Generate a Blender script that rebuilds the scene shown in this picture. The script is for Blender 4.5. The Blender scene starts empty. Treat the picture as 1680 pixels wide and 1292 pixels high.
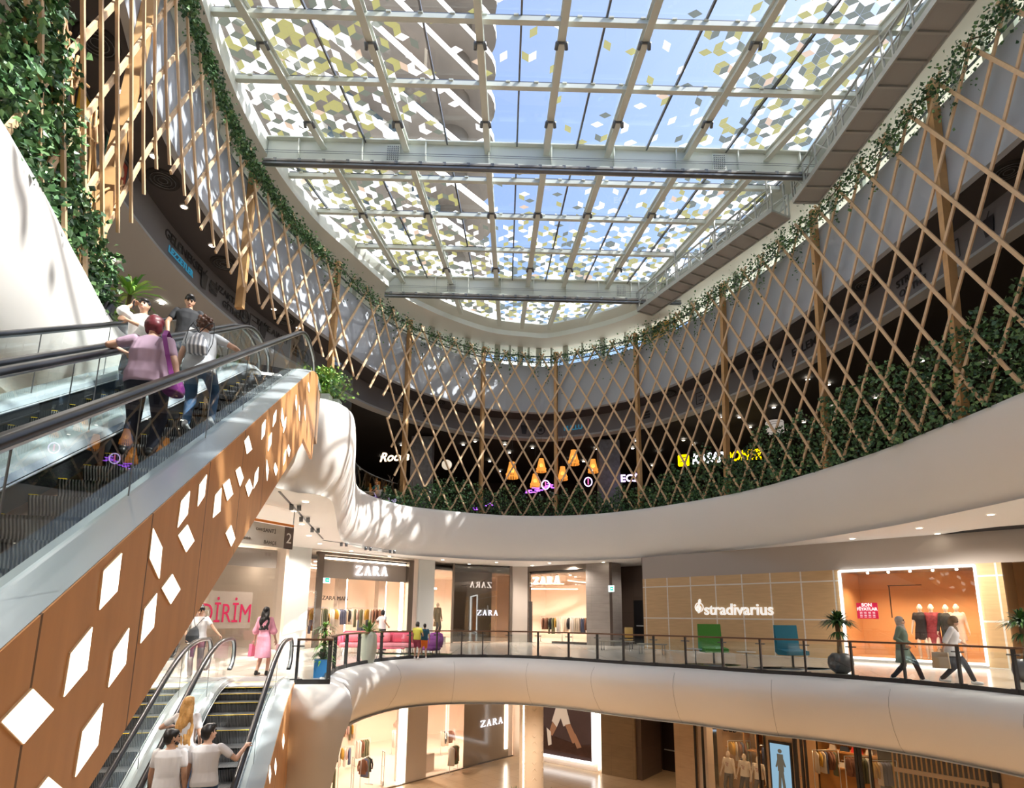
import bpy, bmesh, math, random
from mathutils import Vector, Matrix, noise
from mathutils.geometry import tessellate_polygon
C = bpy.context.scene
COL = C.collection
R = math.radians
rnd = random.Random(7)

# ---------------------------------------------------------------- camera
F, PX, PY, PITCH, ROLL, EYE = 965.0, 840.0, 825.0, R(10.9), R(0.6), 1.5
cd = bpy.data.cameras.new('camera'); cam = bpy.data.objects.new('camera', cd); COL.objects.link(cam)
cd.sensor_fit = 'HORIZONTAL'; cd.sensor_width = 36; cd.lens = F / 1680 * 36
cd.shift_y = (PY - 646) / 1680; cd.clip_start = 0.05; cd.clip_end = 400
fw = Vector((0, math.cos(PITCH), math.sin(PITCH))); up0 = Vector((0, -math.sin(PITCH), math.cos(PITCH))); rt0 = Vector((1, 0, 0))
rt = rt0 * math.cos(ROLL) + up0 * math.sin(ROLL); up = up0 * math.cos(ROLL) - rt0 * math.sin(ROLL)
cam.matrix_world = Matrix(((rt.x, up.x, -fw.x, 0), (rt.y, up.y, -fw.y, 0), (rt.z, up.z, -fw.z, EYE), (0, 0, 0, 1)))
C.camera = cam
EYEV = Vector((0, 0, EYE))
def ray(x, y):
    return fw + rt * ((x - PX) / F) + up * ((PY - y) / F)
def atz(x, y, z):
    r = ray(x, y); return EYEV + r * ((z - EYE) / r.z)
def aty(x, y, Y):
    r = ray(x, y); return EYEV + r * (Y / r.y)
def onplane(x, y, p0, n):
    r = ray(x, y); return EYEV + r * ((Vector(p0) - EYEV).dot(n) / r.dot(n))

# ---------------------------------------------------------------- light
w = bpy.data.worlds.new('sky'); C.world = w; w.use_nodes = True
nt = w.node_tree; nt.nodes.clear()
sky = nt.nodes.new('ShaderNodeTexSky'); sky.sky_type = 'NISHITA'; sky.sun_disc = False
sky.sun_elevation = R(57); sky.sun_rotation = R(100); sky.altitude = 100; sky.air_density = 1.0; sky.dust_density = 2.6; sky.ozone_density = 1.2
bg = nt.nodes.new('ShaderNodeBackground'); bg.inputs['Strength'].default_value = 0.205
ow = nt.nodes.new('ShaderNodeOutputWorld')
nt.links.new(sky.outputs[0], bg.inputs[0]); nt.links.new(bg.outputs[0], ow.inputs[0])
SUN = Vector((0.62, -0.14, 0.77)).normalized()
sd = bpy.data.lights.new('sun', 'SUN'); sd.energy = 7.0; sd.angle = R(0.6); sd.color = (1.0, 0.955, 0.88)
so = bpy.data.objects.new('sun', sd); COL.objects.link(so); so.rotation_euler = (-SUN).to_track_quat('-Z', 'Y').to_euler()
C.view_settings.view_transform = 'Standard'; C.view_settings.look = 'None'; C.view_settings.gamma = 1
C.view_settings.use_curve_mapping = False
C.view_settings.exposure = 0.75
C.cycles.max_bounces = 10; C.cycles.transparent_max_bounces = 24; C.cycles.diffuse_bounces = 5
C.cycles.caustics_reflective = False; C.cycles.caustics_refractive = False; C.cycles.sample_clamp_indirect = 6
def area(name, loc, sx, sy, power, col=(1, 0.9, 0.78), rot=(0, 0, 0), spread=160):
    d = bpy.data.lights.new(name, 'AREA'); d.shape = 'RECTANGLE'; d.size = sx; d.size_y = sy; d.energy = power; d.color = col; d.spread = R(spread)
    o = bpy.data.objects.new(name, d); COL.objects.link(o); o.location = loc; o.rotation_euler = rot
    return o

# ---------------------------------------------------------------- materials
MATS = {}
def mat(name, col, rough=0.6, metal=0.0, spec=0.5, emit=None, es=0.0, noise_amt=0.0, nscale=4.0, bump=0.0, bscale=30.0, trans=0.0, sub=None, alpha=None):
    if name in MATS: return MATS[name]
    m = bpy.data.materials.new(name); m.use_nodes = True; t = m.node_tree
    b = t.nodes['Principled BSDF']
    b.inputs['Base Color'].default_value = (*col, 1); b.inputs['Roughness'].default_value = rough
    b.inputs['Metallic'].default_value = metal; b.inputs['Specular IOR Level'].default_value = spec
    if emit: b.inputs['Emission Color'].default_value = (*emit, 1); b.inputs['Emission Strength'].default_value = es
    if trans: b.inputs['Transmission Weight'].default_value = trans
    if alpha is not None: b.inputs['Alpha'].default_value = alpha
    tc = t.nodes.new('ShaderNodeTexCoord')
    if noise_amt:
        n = t.nodes.new('ShaderNodeTexNoise'); n.inputs['Scale'].default_value = nscale; n.inputs['Detail'].default_value = 4
        t.links.new(tc.outputs['Object'], n.inputs['Vector'])
        mx = t.nodes.new('ShaderNodeMix'); mx.data_type = 'RGBA'
        mx.inputs['A'].default_value = (*[c * (1 - noise_amt) for c in col], 1); mx.inputs['B'].default_value = (*[min(1, c * (1 + noise_amt)) for c in col], 1)
        t.links.new(n.outputs['Fac'], mx.inputs['Factor']); t.links.new(mx.outputs['Result'], b.inputs['Base Color'])
    if bump:
        n2 = t.nodes.new('ShaderNodeTexNoise'); n2.inputs['Scale'].default_value = bscale
        t.links.new(tc.outputs['Object'], n2.inputs['Vector'])
        bp = t.nodes.new('ShaderNodeBump'); bp.inputs['Strength'].default_value = bump; bp.inputs['Distance'].default_value = 0.02
        t.links.new(n2.outputs['Fac'], bp.inputs['Height']); t.links.new(bp.outputs['Normal'], b.inputs['Normal'])
    MATS[name] = m; return m
def grid_mat(name, col, line, sx, sy, wdt=0.01, axes='XY', rough=0.5, vary=0.06, grain=None, spec=0.5, offs=(0, 0, 0), rotz=0):
    """bricks/tiles: cells sx by sy separated by thin joints, each cell slightly different"""
    if name in MATS: return MATS[name]
    m = bpy.data.materials.new(name); m.use_nodes = True; t = m.node_tree; b = t.nodes['Principled BSDF']
    b.inputs['Roughness'].default_value = rough; b.inputs['Specular IOR Level'].default_value = spec
    tc = t.nodes.new('ShaderNodeTexCoord'); mp = t.nodes.new('ShaderNodeMapping'); mp.inputs['Location'].default_value = offs
    mp.inputs['Rotation'].default_value = (0, 0, rotz)
    t.links.new(tc.outputs['Object'], mp.inputs['Vector'])
    sp = t.nodes.new('ShaderNodeSeparateXYZ'); t.links.new(mp.outputs[0], sp.inputs[0])
    cb = t.nodes.new('ShaderNodeCombineXYZ')
    t.links.new(sp.outputs[axes[0]], cb.inputs[0]); t.links.new(sp.outputs[axes[1]], cb.inputs[1])
    br = t.nodes.new('ShaderNodeTexBrick'); br.offset = 0; br.squash = 1
    br.inputs['Scale'].default_value = 1; br.inputs['Brick Width'].default_value = sx; br.inputs['Row Height'].default_value = sy
    br.inputs['Mortar Size'].default_value = wdt; br.inputs['Mortar Smooth'].default_value = 0
    br.inputs['Color1'].default_value = (*[c * (1 - vary) for c in col], 1); br.inputs['Color2'].default_value = (*[min(1, c * (1 + vary)) for c in col], 1)
    br.inputs['Mortar'].default_value = (*line, 1)
    t.links.new(cb.outputs[0], br.inputs['Vector'])
    out = br.outputs['Color']
    if grain:
        n = t.nodes.new('ShaderNodeTexNoise'); n.inputs['Scale'].default_value = 3; n.inputs['Detail'].default_value = 5
        mp2 = t.nodes.new('ShaderNodeMapping'); mp2.inputs['Scale'].default_value = grain
        t.links.new(tc.outputs['Object'], mp2.inputs['Vector']); t.links.new(mp2.outputs[0], n.inputs['Vector'])
        rp = t.nodes.new('ShaderNodeMapRange'); rp.inputs['To Min'].default_value = 0.8; rp.inputs['To Max'].default_value = 1.15
        t.links.new(n.outputs['Fac'], rp.inputs[0])
        mx = t.nodes.new('ShaderNodeVectorMath'); mx.operation = 'SCALE'
        t.links.new(out, mx.inputs[0]); t.links.new(rp.outputs[0], mx.inputs['Scale']); out = mx.outputs[0]
    t.links.new(out, b.inputs['Base Color'])
    MATS[name] = m; return m
def glass(name, tint=(0.93, 0.97, 0.96), refl=0.10, rough=0.0):
    if name in MATS: return MATS[name]
    m = bpy.data.materials.new(name); m.use_nodes = True; t = m.node_tree; t.nodes.clear()
    o = t.nodes.new('ShaderNodeOutputMaterial'); tr = t.nodes.new('ShaderNodeBsdfTransparent'); tr.inputs[0].default_value = (*tint, 1)
    g = t.nodes.new('ShaderNodeBsdfGlossy'); g.inputs['Roughness'].default_value = rough; g.inputs[0].default_value = (0.95, 1, 1, 1)
    lw = t.nodes.new('ShaderNodeLayerWeight'); lw.inputs['Blend'].default_value = 0.25
    mr = t.nodes.new('ShaderNodeMapRange'); mr.inputs['To Min'].default_value = refl; mr.inputs['To Max'].default_value = min(1, refl * 6)
    t.links.new(lw.outputs['Facing'], mr.inputs[0])
    mx = t.nodes.new('ShaderNodeMixShader'); t.links.new(mr.outputs[0], mx.inputs[0]); t.links.new(tr.outputs[0], mx.inputs[1]); t.links.new(g.outputs[0], mx.inputs[2])
    t.links.new(mx.outputs[0], o.inputs[0]); MATS[name] = m; return m
def film(name, col, tr=0.5, op=0.92):
    """coloured film on the roof glass: diffuse on both faces, lets some light through"""
    if name in MATS: return MATS[name]
    m = bpy.data.materials.new(name); m.use_nodes = True; t = m.node_tree; t.nodes.clear()
    o = t.nodes.new('ShaderNodeOutputMaterial'); d = t.nodes.new('ShaderNodeBsdfDiffuse'); d.inputs[0].default_value = (*col, 1)
    tl = t.nodes.new('ShaderNodeBsdfTranslucent'); tl.inputs[0].default_value = (*col, 1)
    a = t.nodes.new('ShaderNodeMixShader'); a.inputs[0].default_value = tr
    t.links.new(d.outputs[0], a.inputs[1]); t.links.new(tl.outputs[0], a.inputs[2])
    p = t.nodes.new('ShaderNodeBsdfTransparent'); a2 = t.nodes.new('ShaderNodeMixShader'); a2.inputs[0].default_value = op
    t.links.new(p.outputs[0], a2.inputs[1]); t.links.new(a.outputs[0], a2.inputs[2]); t.links.new(a2.outputs[0], o.inputs[0])
    MATS[name] = m; return m
def emis(name, col, s):
    if name in MATS: return MATS[name]
    m = bpy.data.materials.new(name); m.use_nodes = True; t = m.node_tree; t.nodes.clear()
    o = t.nodes.new('ShaderNodeOutputMaterial'); e = t.nodes.new('ShaderNodeEmission'); e.inputs[0].default_value = (*col, 1); e.inputs[1].default_value = s
    t.links.new(e.outputs[0], o.inputs[0]); MATS[name] = m; return m

WHITE = mat('white_plaster', (0.80, 0.78, 0.745), 0.55, spec=0.3, noise_amt=0.02, nscale=0.7)
CEIL = mat('ceiling_white', (0.80, 0.785, 0.76), 0.7)
PALE = mat('pale_green_steel', (0.60, 0.635, 0.58), 0.5, noise_amt=0.03, nscale=1)
BEIGE = mat('beige_soffit', (0.66, 0.60, 0.535), 0.7)
GREYF = mat('grey_fascia', (0.40, 0.44, 0.50), 0.6, noise_amt=0.04, nscale=0.8)
DARKC = mat('dark_ceiling', (0.055, 0.05, 0.052), 0.7)
BLACKC = mat('black_ceiling', (0.02, 0.018, 0.018), 0.8)
BAND = mat('sign_band_grey', (0.19, 0.19, 0.21), 0.6)
LGREY = mat('light_grey_soffit', (0.44, 0.465, 0.48), 0.6)
STEEL = mat('brushed_steel', (0.66, 0.71, 0.74), 0.28, metal=0.55)
STEELD = mat('dark_steel', (0.16, 0.17, 0.18), 0.35, metal=0.7)
BLACK = mat('black_rubber', (0.012, 0.013, 0.016), 0.32, spec=0.6)
RAILD = mat('dark_rail', (0.035, 0.037, 0.038), 0.4)
WOODL = mat('larch_slat', (0.68, 0.48, 0.29), 0.55, noise_amt=0.16, nscale=6)
WOODP = mat('post_wood', (0.52, 0.31, 0.13), 0.5, noise_amt=0.2, nscale=5)
GLASS = glass('clear_glass', (0.90, 0.955, 0.95), 0.05)
SHOPG = glass('shop_glass', (0.97, 0.97, 0.97), 0.04)
ROOFG = glass('roof_glass', (0.95, 0.97, 1.0), 0.02)

# ---------------------------------------------------------------- mesh helpers
class MB:
    def __init__(s): s.v = []; s.f = []; s.m = []; s.mats = []; s.smooth = []
    def mi(s, m):
        if m not in s.mats: s.mats.append(m)
        return s.mats.index(m)
    def poly(s, pts, m, smooth=False):
        b = len(s.v); s.v += [tuple(p) for p in pts]; s.f.append(tuple(range(b, b + len(pts)))); s.m.append(s.mi(m)); s.smooth.append(smooth)
    def faces(s, pts, fs, m, smooth=False):
        b = len(s.v); s.v += [tuple(p) for p in pts]; k = s.mi(m)
        for f in fs: s.f.append(tuple(b + i for i in f)); s.m.append(k); s.smooth.append(smooth)
    def box(s, c, size, m, rz=0.0):
        hx, hy, hz = [q / 2 for q in size]; cz, sz = math.cos(rz), math.sin(rz); pts = []
        for z in (-hz, hz):
            for x, y in ((-hx, -hy), (hx, -hy), (hx, hy), (-hx, hy)):
                pts.append((c[0] + x * cz - y * sz, c[1] + x * sz + y * cz, c[2] + z))
        s.faces(pts, [(3, 2, 1, 0), (4, 5, 6, 7), (0, 1, 5, 4), (1, 2, 6, 5), (2, 3, 7, 6), (3, 0, 4, 7)], m)
    def bar(s, a, b, wd, ht, m, upv=(0, 0, 1)):
        a, b = Vector(a), Vector(b); d = (b - a).normalized(); x = d.cross(Vector(upv))
        if x.length < 1e-4: x = Vector((1, 0, 0))
        x.normalize(); y = x.cross(d).normalized(); x *= wd / 2; y *= ht / 2
        pts = [q + x * i + y * j for q in (a, b) for i, j in ((-1, -1), (1, -1), (1, 1), (-1, 1))]
        s.faces(pts, [(0, 3, 2, 1), (4, 5, 6, 7), (0, 1, 5, 4), (1, 2, 6, 5), (2, 3, 7, 6), (3, 0, 4, 7)], m)
    def ribbon(s, pts, frames, wd, ht, m, smooth=False, cap=True):
        """rectangular bar along points; frames = list of (x, y) unit vectors"""
        P = []
        for p, (x, y) in zip(pts, frames):
            for i, j in ((-1, -1), (1, -1), (1, 1), (-1, 1)): P.append(Vector(p) + Vector(x) * (i * wd / 2) + Vector(y) * (j * ht / 2))
        n = len(pts); fs = []
        for k in range(n - 1):
            a = 4 * k
            for q in range(4): fs.append((a + q, a + (q + 1) % 4, a + 4 + (q + 1) % 4, a + 4 + q))
        if cap: fs += [(3, 2, 1, 0), tuple(4 * (n - 1) + q for q in range(4))]
        s.faces(P, fs, m, smooth)
    def tube(s, pts, r, m, n=8, cap=True):
        pts = [Vector(p) for p in pts]; rs = r if isinstance(r, (list, tuple)) else [r] * len(pts); P = []; x = None
        for i, p in enumerate(pts):
            d = (pts[min(i + 1, len(pts) - 1)] - pts[max(i - 1, 0)])
            d = d.normalized() if d.length > 1e-9 else Vector((0, 0, 1))
            if x is None: x = d.cross(Vector((0, 0, 1)) if abs(d.z) < 0.9 else Vector((1, 0, 0))).normalized()
            else: x = (x - d * x.dot(d)).normalized()
            y = d.cross(x)
            for k in range(n):
                a = 2 * math.pi * k / n; P.append(p + (x * math.cos(a) + y * math.sin(a)) * rs[i])
        fs = [(i * n + k, i * n + (k + 1) % n, (i + 1) * n + (k + 1) % n, (i + 1) * n + k) for i in range(len(pts) - 1) for k in range(n)]
        if cap: fs += [tuple(range(n))[::-1], tuple((len(pts) - 1) * n + k for k in range(n))]
        s.faces(P, fs, m, True)
    def lathe(s, prof, m, c=(0, 0, 0), n=20):
        P = [(c[0] + r * math.cos(2 * math.pi * k / n), c[1] + r * math.sin(2 * math.pi * k / n), c[2] + z) for r, z in prof for k in range(n)]
        fs = [(i * n + k, i * n + (k + 1) % n, (i + 1) * n + (k + 1) % n, (i + 1) * n + k) for i in range(len(prof) - 1) for k in range(n)]
        s.faces(P, fs, m, True)
    def prism(s, pts, vec, m):
        """closed polygon pts (3D) extruded by vec"""
        v = Vector(vec); A = [Vector(p) for p in pts]; B = [p + v for p in A]; n = len(A)
        s.faces(A + B, [tuple(range(n))[::-1], tuple(range(n, 2 * n))] + [(i, (i + 1) % n, n + (i + 1) % n, n + i) for i in range(n)], m)
    def ball(s, c, r, m, sc=(1, 1, 1), n=10):
        P = []; k = n
        for i in range(k + 1):
            th = math.pi * i / k
            for j in range(k * 2):
                ph = math.pi * j / k
                P.append((c[0] + r * sc[0] * math.sin(th) * math.cos(ph), c[1] + r * sc[1] * math.sin(th) * math.sin(ph), c[2] + r * sc[2] * math.cos(th)))
        w2 = 2 * k
        s.faces(P, [(i * w2 + j, i * w2 + (j + 1) % w2, (i + 1) * w2 + (j + 1) % w2, (i + 1) * w2 + j) for i in range(k) for j in range(w2)], m, True)
    def build(s, name, parent=None, loc=None):
        me = bpy.data.meshes.new(name); me.from_pydata(s.v, [], s.f)
        for m in s.mats: me.materials.append(m)
        me.polygons.foreach_set('material_index', s.m); me.polygons.foreach_set('use_smooth', s.smooth); me.update()
        o = bpy.data.objects.new(name, me); COL.objects.link(o)
        if parent: o.parent = parent
        if loc is not None: o.location = loc
        return o
def tag(o, label=None, cat=None, group=None, kind=None):
    for k, v in (('label', label), ('category', cat), ('group', group), ('kind', kind)):
        if v: o[k] = v
    return o
def empty(name, loc=(0, 0, 0), rz=0, label=None, cat=None, group=None):
    o = bpy.data.objects.new(name, None); COL.objects.link(o); o.location = loc; o.rotation_euler = (0, 0, rz); o.empty_display_size = 0.1
    return tag(o, label, cat, group)
def struct(mb, name): return tag(mb.build(name), kind='structure')
def copy_tree(o, parent=None):
    c = o.copy(); COL.objects.link(c); c.parent = parent
    for ch in list(o.children): copy_tree(ch, c)
    return c
def crom(P, n=6, closed=False):
    P = [Vector(p) for p in P]; N = len(P); out = []
    for i in range(N if closed else N - 1):
        if closed: a, b, c2, d = P[i - 1], P[i], P[(i + 1) % N], P[(i + 2) % N]
        else: a, b, c2, d = P[max(i - 1, 0)], P[i], P[i + 1], P[min(i + 2, N - 1)]
        for k in range(n):
            t = k / n; out.append(0.5 * ((2 * b) + (c2 - a) * t + (2 * a - 5 * b + 4 * c2 - d) * t * t + (3 * b - a - 3 * c2 + d) * t ** 3))
    if not closed: out.append(P[-1])
    return out
def normals2(P, closed=True):
    """left normals of a 2D path"""
    N = len(P); out = []
    for i in range(N):
        a = P[i - 1] if (closed or i) else P[i]; b = P[(i + 1) % N] if (closed or i < N - 1) else P[i]
        d = (b - a); d = d.normalized() if d.length > 1e-9 else Vector((1, 0)); out.append(Vector((-d.y, d.x)))
    return out
def offset(P, off, closed=True):
    nn = normals2(P, closed); return [p + n * (off(i) if callable(off) else off) for i, (p, n) in enumerate(zip(P, nn))]
def sweep(mb, P, prof, m, closed=True, smooth=True):
    """prof: list of (offset, z) or function(i)->list; left of travel is positive"""
    nn = normals2(P, closed); pts = []; K = None
    for i, (p, n) in enumerate(zip(P, nn)):
        pr = prof(i) if callable(prof) else prof; K = len(pr)
        for o, z in pr: pts.append((p.x + n.x * o, p.y + n.y * o, z))
    N = len(P); fs = []
    for i in range(N if closed else N - 1):
        j = (i + 1) % N
        for k in range(K - 1): fs.append((i * K + k, i * K + k + 1, j * K + k + 1, j * K + k))
    mb.faces(pts, fs, m, smooth)
def slab(mb, outer, holes, z, m):
    polys = [[Vector((p[0], p[1], 0)) for p in outer]] + [[Vector((p[0], p[1], 0)) for p in h] for h in holes]
    flat = [p for pl in polys for p in pl]
    mb.faces([(p.x, p.y, z) for p in flat], [tuple(t) for t in tessellate_polygon(polys)], m)
def text(body, loc, size, m, yaw=0.0, name='lettering', parent=None, depth=0.02, align='CENTER', tilt=R(90), shear=0.0, bold=0.0, sx=1.0):
    c = bpy.data.curves.new(name, 'FONT'); c.body = body; c.size = size; c.extrude = depth; c.align_x = align; c.shear = shear; c.offset = bold; c.resolution_u = 3
    c.materials.append(m); o = bpy.data.objects.new(name, c); COL.objects.link(o); o.location = loc; o.rotation_euler = (tilt, 0, yaw); o.scale = (sx, 1, 1)
    if parent: o.parent = parent
    TEXTS.append(o)
    return None
TEXTS = []; REM = []
def finish_meshes():
    """text becomes mesh, figures get their voxel skin, all in one evaluation"""
    bpy.context.view_layer.update(); dg = bpy.context.evaluated_depsgraph_get(); done = []
    for o in TEXTS: done.append(bpy.data.meshes.new_from_object(o.evaluated_get(dg)))
    got = [bpy.data.meshes.new_from_object(o.evaluated_get(dg)) for o, *_ in REM]
    for o, me in zip(TEXTS, done):
        nm = o.name.split('.')[0]; me.name = nm; par, loc, rot, sc_ = o.parent, o.location.copy(), o.rotation_euler.copy(), o.scale.copy(); bpy.data.objects.remove(o)
        r_ = bpy.data.objects.new(nm, me); COL.objects.link(r_); r_.parent = par; r_.location = loc; r_.rotation_euler = rot; r_.scale = sc_
    for (o, m, fold, seed), me in zip(REM, got):
        o.modifiers.clear(); o.data = me; me.name = o.name.split('.')[0]
        if not len(me.materials): me.materials.append(m)
        if fold:
            n3 = len(me.vertices) * 3; co = [0.0] * n3; no = [0.0] * n3; me.vertices.foreach_get('co', co); me.vertices.foreach_get('normal', no)
            for i in range(0, n3, 3):
                x, y, z = co[i:i + 3]; q = fold * (noise.noise(Vector((x * 7 + seed, y * 7, z * 3.2))) + .45 * noise.noise(Vector((x * 16, y * 16 + seed, z * 9))))
                co[i] += no[i] * q; co[i + 1] += no[i + 1] * q; co[i + 2] += no[i + 2] * q
            me.vertices.foreach_set('co', co); me.update()
        me.polygons.foreach_set('use_smooth', [True] * len(me.polygons))

# ---------------------------------------------------------------- plan curves (metres)
Z1, Z2, Z3 = -7.0, 0.0, 6.9
V2 = lambda l: [Vector(p) for p in l]
RINGC = V2([(-5.9, 5.8), (-6.5, 7.1), (-7.5, 9.6), (-8.35, 12), (-8.95, 15.2), (-9.1, 18.2), (-8.7, 21.5), (-7.85, 24.1), (-5.78, 29.0), (-2.2, 32.2), (0.6, 33.1), (2.8, 33.0),
            (6.9, 30.4), (9.8, 25.6), (11.5, 20.4), (12.2, 14.9), (12.4, 11.8), (12.2, 8), (10.6, 2.5), (7, -1.5), (2, -3), (-2.4, -1.2), (-4.8, 2.8)])
RING = crom(RINGC, 8, True)           # clockwise seen from above: left of travel is OUTSIDE of the void
def L3seg():
    a = crom(V2([(12.1, 6), (12.3, 9.5), (12.3, 13.3), (12.2, 15.9), (11.76, 19.6), (9.73, 25.5), (5.16, 30.6), (0.34, 31.9), (-4.4, 29.93), (-6.1, 27.9), (-6.75, 25.2), (-6.1, 21.8), (-5.2, 18.4), (-4.55, 15.8), (-4.5, 14.95)]), 6) + V2([(-4.62, 14.55), (-4.85, 14.32), (-5.15, 14.25), (-5.35, 13.9), (-5.4, 12.75)])
    d = crom(V2([(-7.55, 12.1), (-7.76, 10.66), (-6.94, 8.4), (-6.3, 6.87), (-5.92, 5.85), (-4.9, 3.2), (-2.4, 0.2), (2, -1.6), (7, -0.4), (10.6, 2.7)]), 5)
    return a + d
L3 = L3seg()                          # counter-clockwise: left of travel is INSIDE the void
def L2seg():
    a = crom(V2([(10.6, 9.6), (10.75, 11), (10.43, 12.55), (10.05, 13.53), (9.47, 14.54), (8.73, 15.41), (7.91, 16.24), (6.98, 16.85), (6.16, 17.6), (5.38, 18.35), (4.26, 19.15), (3.25, 19.98),
                (2.07, 21.05), (0.28, 22.0), (-1.71, 22.05), (-2.97, 21.55), (-3.86, 20.5), (-4.44, 18.7), (-4.62, 16.6)]), 4)
    b = V2([(-4.3, 14.6), (-3.85, 13.25), (-4.68, 13.1), (-4.75, 13.6), (-7.9, 12.9), (-8.1, 11.6), (-5.4, 0.6), (-1.3, 0.35), (1.0, 0.35)])
    c2 = crom(V2([(3, 0.5), (6.5, 1.6), (9.2, 4.4)]), 4)
    return a + b + c2
L2 = L2seg()                          # counter-clockwise: left is inside the void
OUT = [(-30, -14), (34, -14), (34, 52), (-30, 52)]
OUT2 = [(-30, -14), (30, -14), (30, 50), (-30, 50)]

# ---------------------------------------------------------------- floors and ceilings
TILE2 = grid_mat('pale_floor_tiles', (0.60, 0.55, 0.49), (0.42, 0.38, 0.34), 1.2, 1.2, 0.006, 'XY', 0.16, 0.03)
TILE1 = grid_mat('tan_floor_tiles', (0.50, 0.385, 0.26), (0.33, 0.25, 0.17), 1.0, 1.0, 0.008, 'XY', 0.22, 0.05, rotz=R(-40))
FLOOR3 = grid_mat('upper_floor_boards', (0.28, 0.2, 0.14), (0.1, 0.07, 0.05), 0.2, 2.4, 0.006, 'XY', 0.4, 0.1)
m = MB(); slab(m, OUT2, [], Z1, TILE1); o = struct(m, 'floor')
m = MB(); slab(m, OUT2, [L2], Z2, TILE2); slab(m, OUT2, [L2], Z2 - 1.6, CEIL); struct(m, 'floor')
m = MB(); slab(m, OUT2, [L3], Z3, FLOOR3); slab(m, OUT2, [offset(L3, -0.35)], 4.5, CEIL); struct(m, 'ceiling')
# level 2 fascia (bright rounded shoulder, concave lower face) with panel joints
def f2(i):
    x, y = L2[i]; k = max(0, min(1, (17.5 - y) / 3)) if x < -2 else 0
    dz = -0.75 * k
    return [(-0.25, 0.02), (0.0, 0.02), (0.30, -0.10), (0.46, -0.28), (0.52, -0.48), (0.48, -0.70), (0.34, -1.05), (0.10, -1.40 + dz), (-0.2, -1.62 + dz), (-0.6, -1.66 + dz)]
m = MB(); sweep(m, L2, f2, WHITE); struct(m, 'trim_1')
def f3(i):
    x, y = L3[i]; lump = 1 if (x < -3.9 and 12.3 < y < 19) else 0
    e = 0.12
    return [(-0.6, Z3 + 0.06), (-0.12, Z3 + 0.06), (e * 0.7, Z3), (e, Z3 - 0.14), (e, Z3 - 0.45), (e * 0.6, Z3 - 1.1), (-0.1, Z3 - 1.75), (-0.35, Z3 - 2.15), (-0.6, 4.5)]
m = MB(); sweep(m, L3, f3, WHITE); struct(m, 'trim_2')

# upper storey: grey fascia, dark ceiling, sign band, soffits
m = MB(); sweep(m, RING, [(0.35, 16.45), (0.30, 16.3), (0.30, 13.5), (0.45, 13.45)], GREYF, smooth=False); struct(m, 'trim_3')
m = MB(); slab(m, OUT, [offset(RING, 0.4)], 13.5, DARKC); struct(m, 'ceiling')
m = MB(); slab(m, OUT, [offset(RING, 0.34)], 16.44, PALE); struct(m, 'trim_4')
def soff(i):
    x, y = RING[i]
    k = max(0, min(1, (24 - y) / 6)) if x < 0 else 0
    wv = 0.35 + 6.5 * k
    return [(1.75, 13.5), (1.75, 12.42)], wv
m = MB(); sweep(m, RING, lambda i: soff(i)[0], BAND, smooth=False); struct(m, 'trim_5')
m = MB(); sweep(m, RING, lambda i: [(1.75, 12.42), (1.72, 12.30), (1.75 + soff(i)[1], 12.25), (1.8 + soff(i)[1], 12.25)], LGREY, smooth=False); struct(m, 'trim_6')
m = MB(); sweep(m, RING, lambda i: [(1.75 + soff(i)[1], 12.26), (1.75 + soff(i)[1], 12.30), (14, 11.9)], BLACKC, smooth=False); struct(m, 'ceiling')
# outer shell
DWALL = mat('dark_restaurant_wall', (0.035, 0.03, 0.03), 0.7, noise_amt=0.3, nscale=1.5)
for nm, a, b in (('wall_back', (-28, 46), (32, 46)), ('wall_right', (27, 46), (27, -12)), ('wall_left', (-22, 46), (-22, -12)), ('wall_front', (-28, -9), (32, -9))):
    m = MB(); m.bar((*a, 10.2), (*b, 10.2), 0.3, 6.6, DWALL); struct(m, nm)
LWALL = mat('plain_wall', (0.6, 0.55, 0.5), 0.7)
for nm, a, b in (('wall_back', (-28, 48), (29, 48)), ('wall_right', (28.5, 48), (28.5, -12)), ('wall_left', (-24, 48), (-24, -12)), ('wall_front', (-28, -10), (29, -10))):
    m = MB(); m.bar((*a, -1.2), (*b, -1.2), 0.3, 11.4, LWALL); struct(m, nm)
# drum above the ring: soffit, curb, clerestory
def curb(i):   # the roof opening is a little smaller than the ring except on the left
    x, y = RING[i]; k = max(0, min(1, (x + 8.2) / 3)); return .02 - .34 * k, -.78 * k
m = MB(); sweep(m, RING, lambda i: [(2.6, 18.02), (curb(i)[0], 18.0)], BEIGE, smooth=False); struct(m, 'trim_7')
m = MB(); sweep(m, RING, lambda i: [(curb(i)[0], 18.0), (curb(i)[0], 18.3), (curb(i)[1], 18.62), (curb(i)[1], 18.75), (2.6, 18.75)], PALE, smooth=False); struct(m, 'trim_8')
SKYL = offset(RING, lambda i: curb(i)[1])

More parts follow.
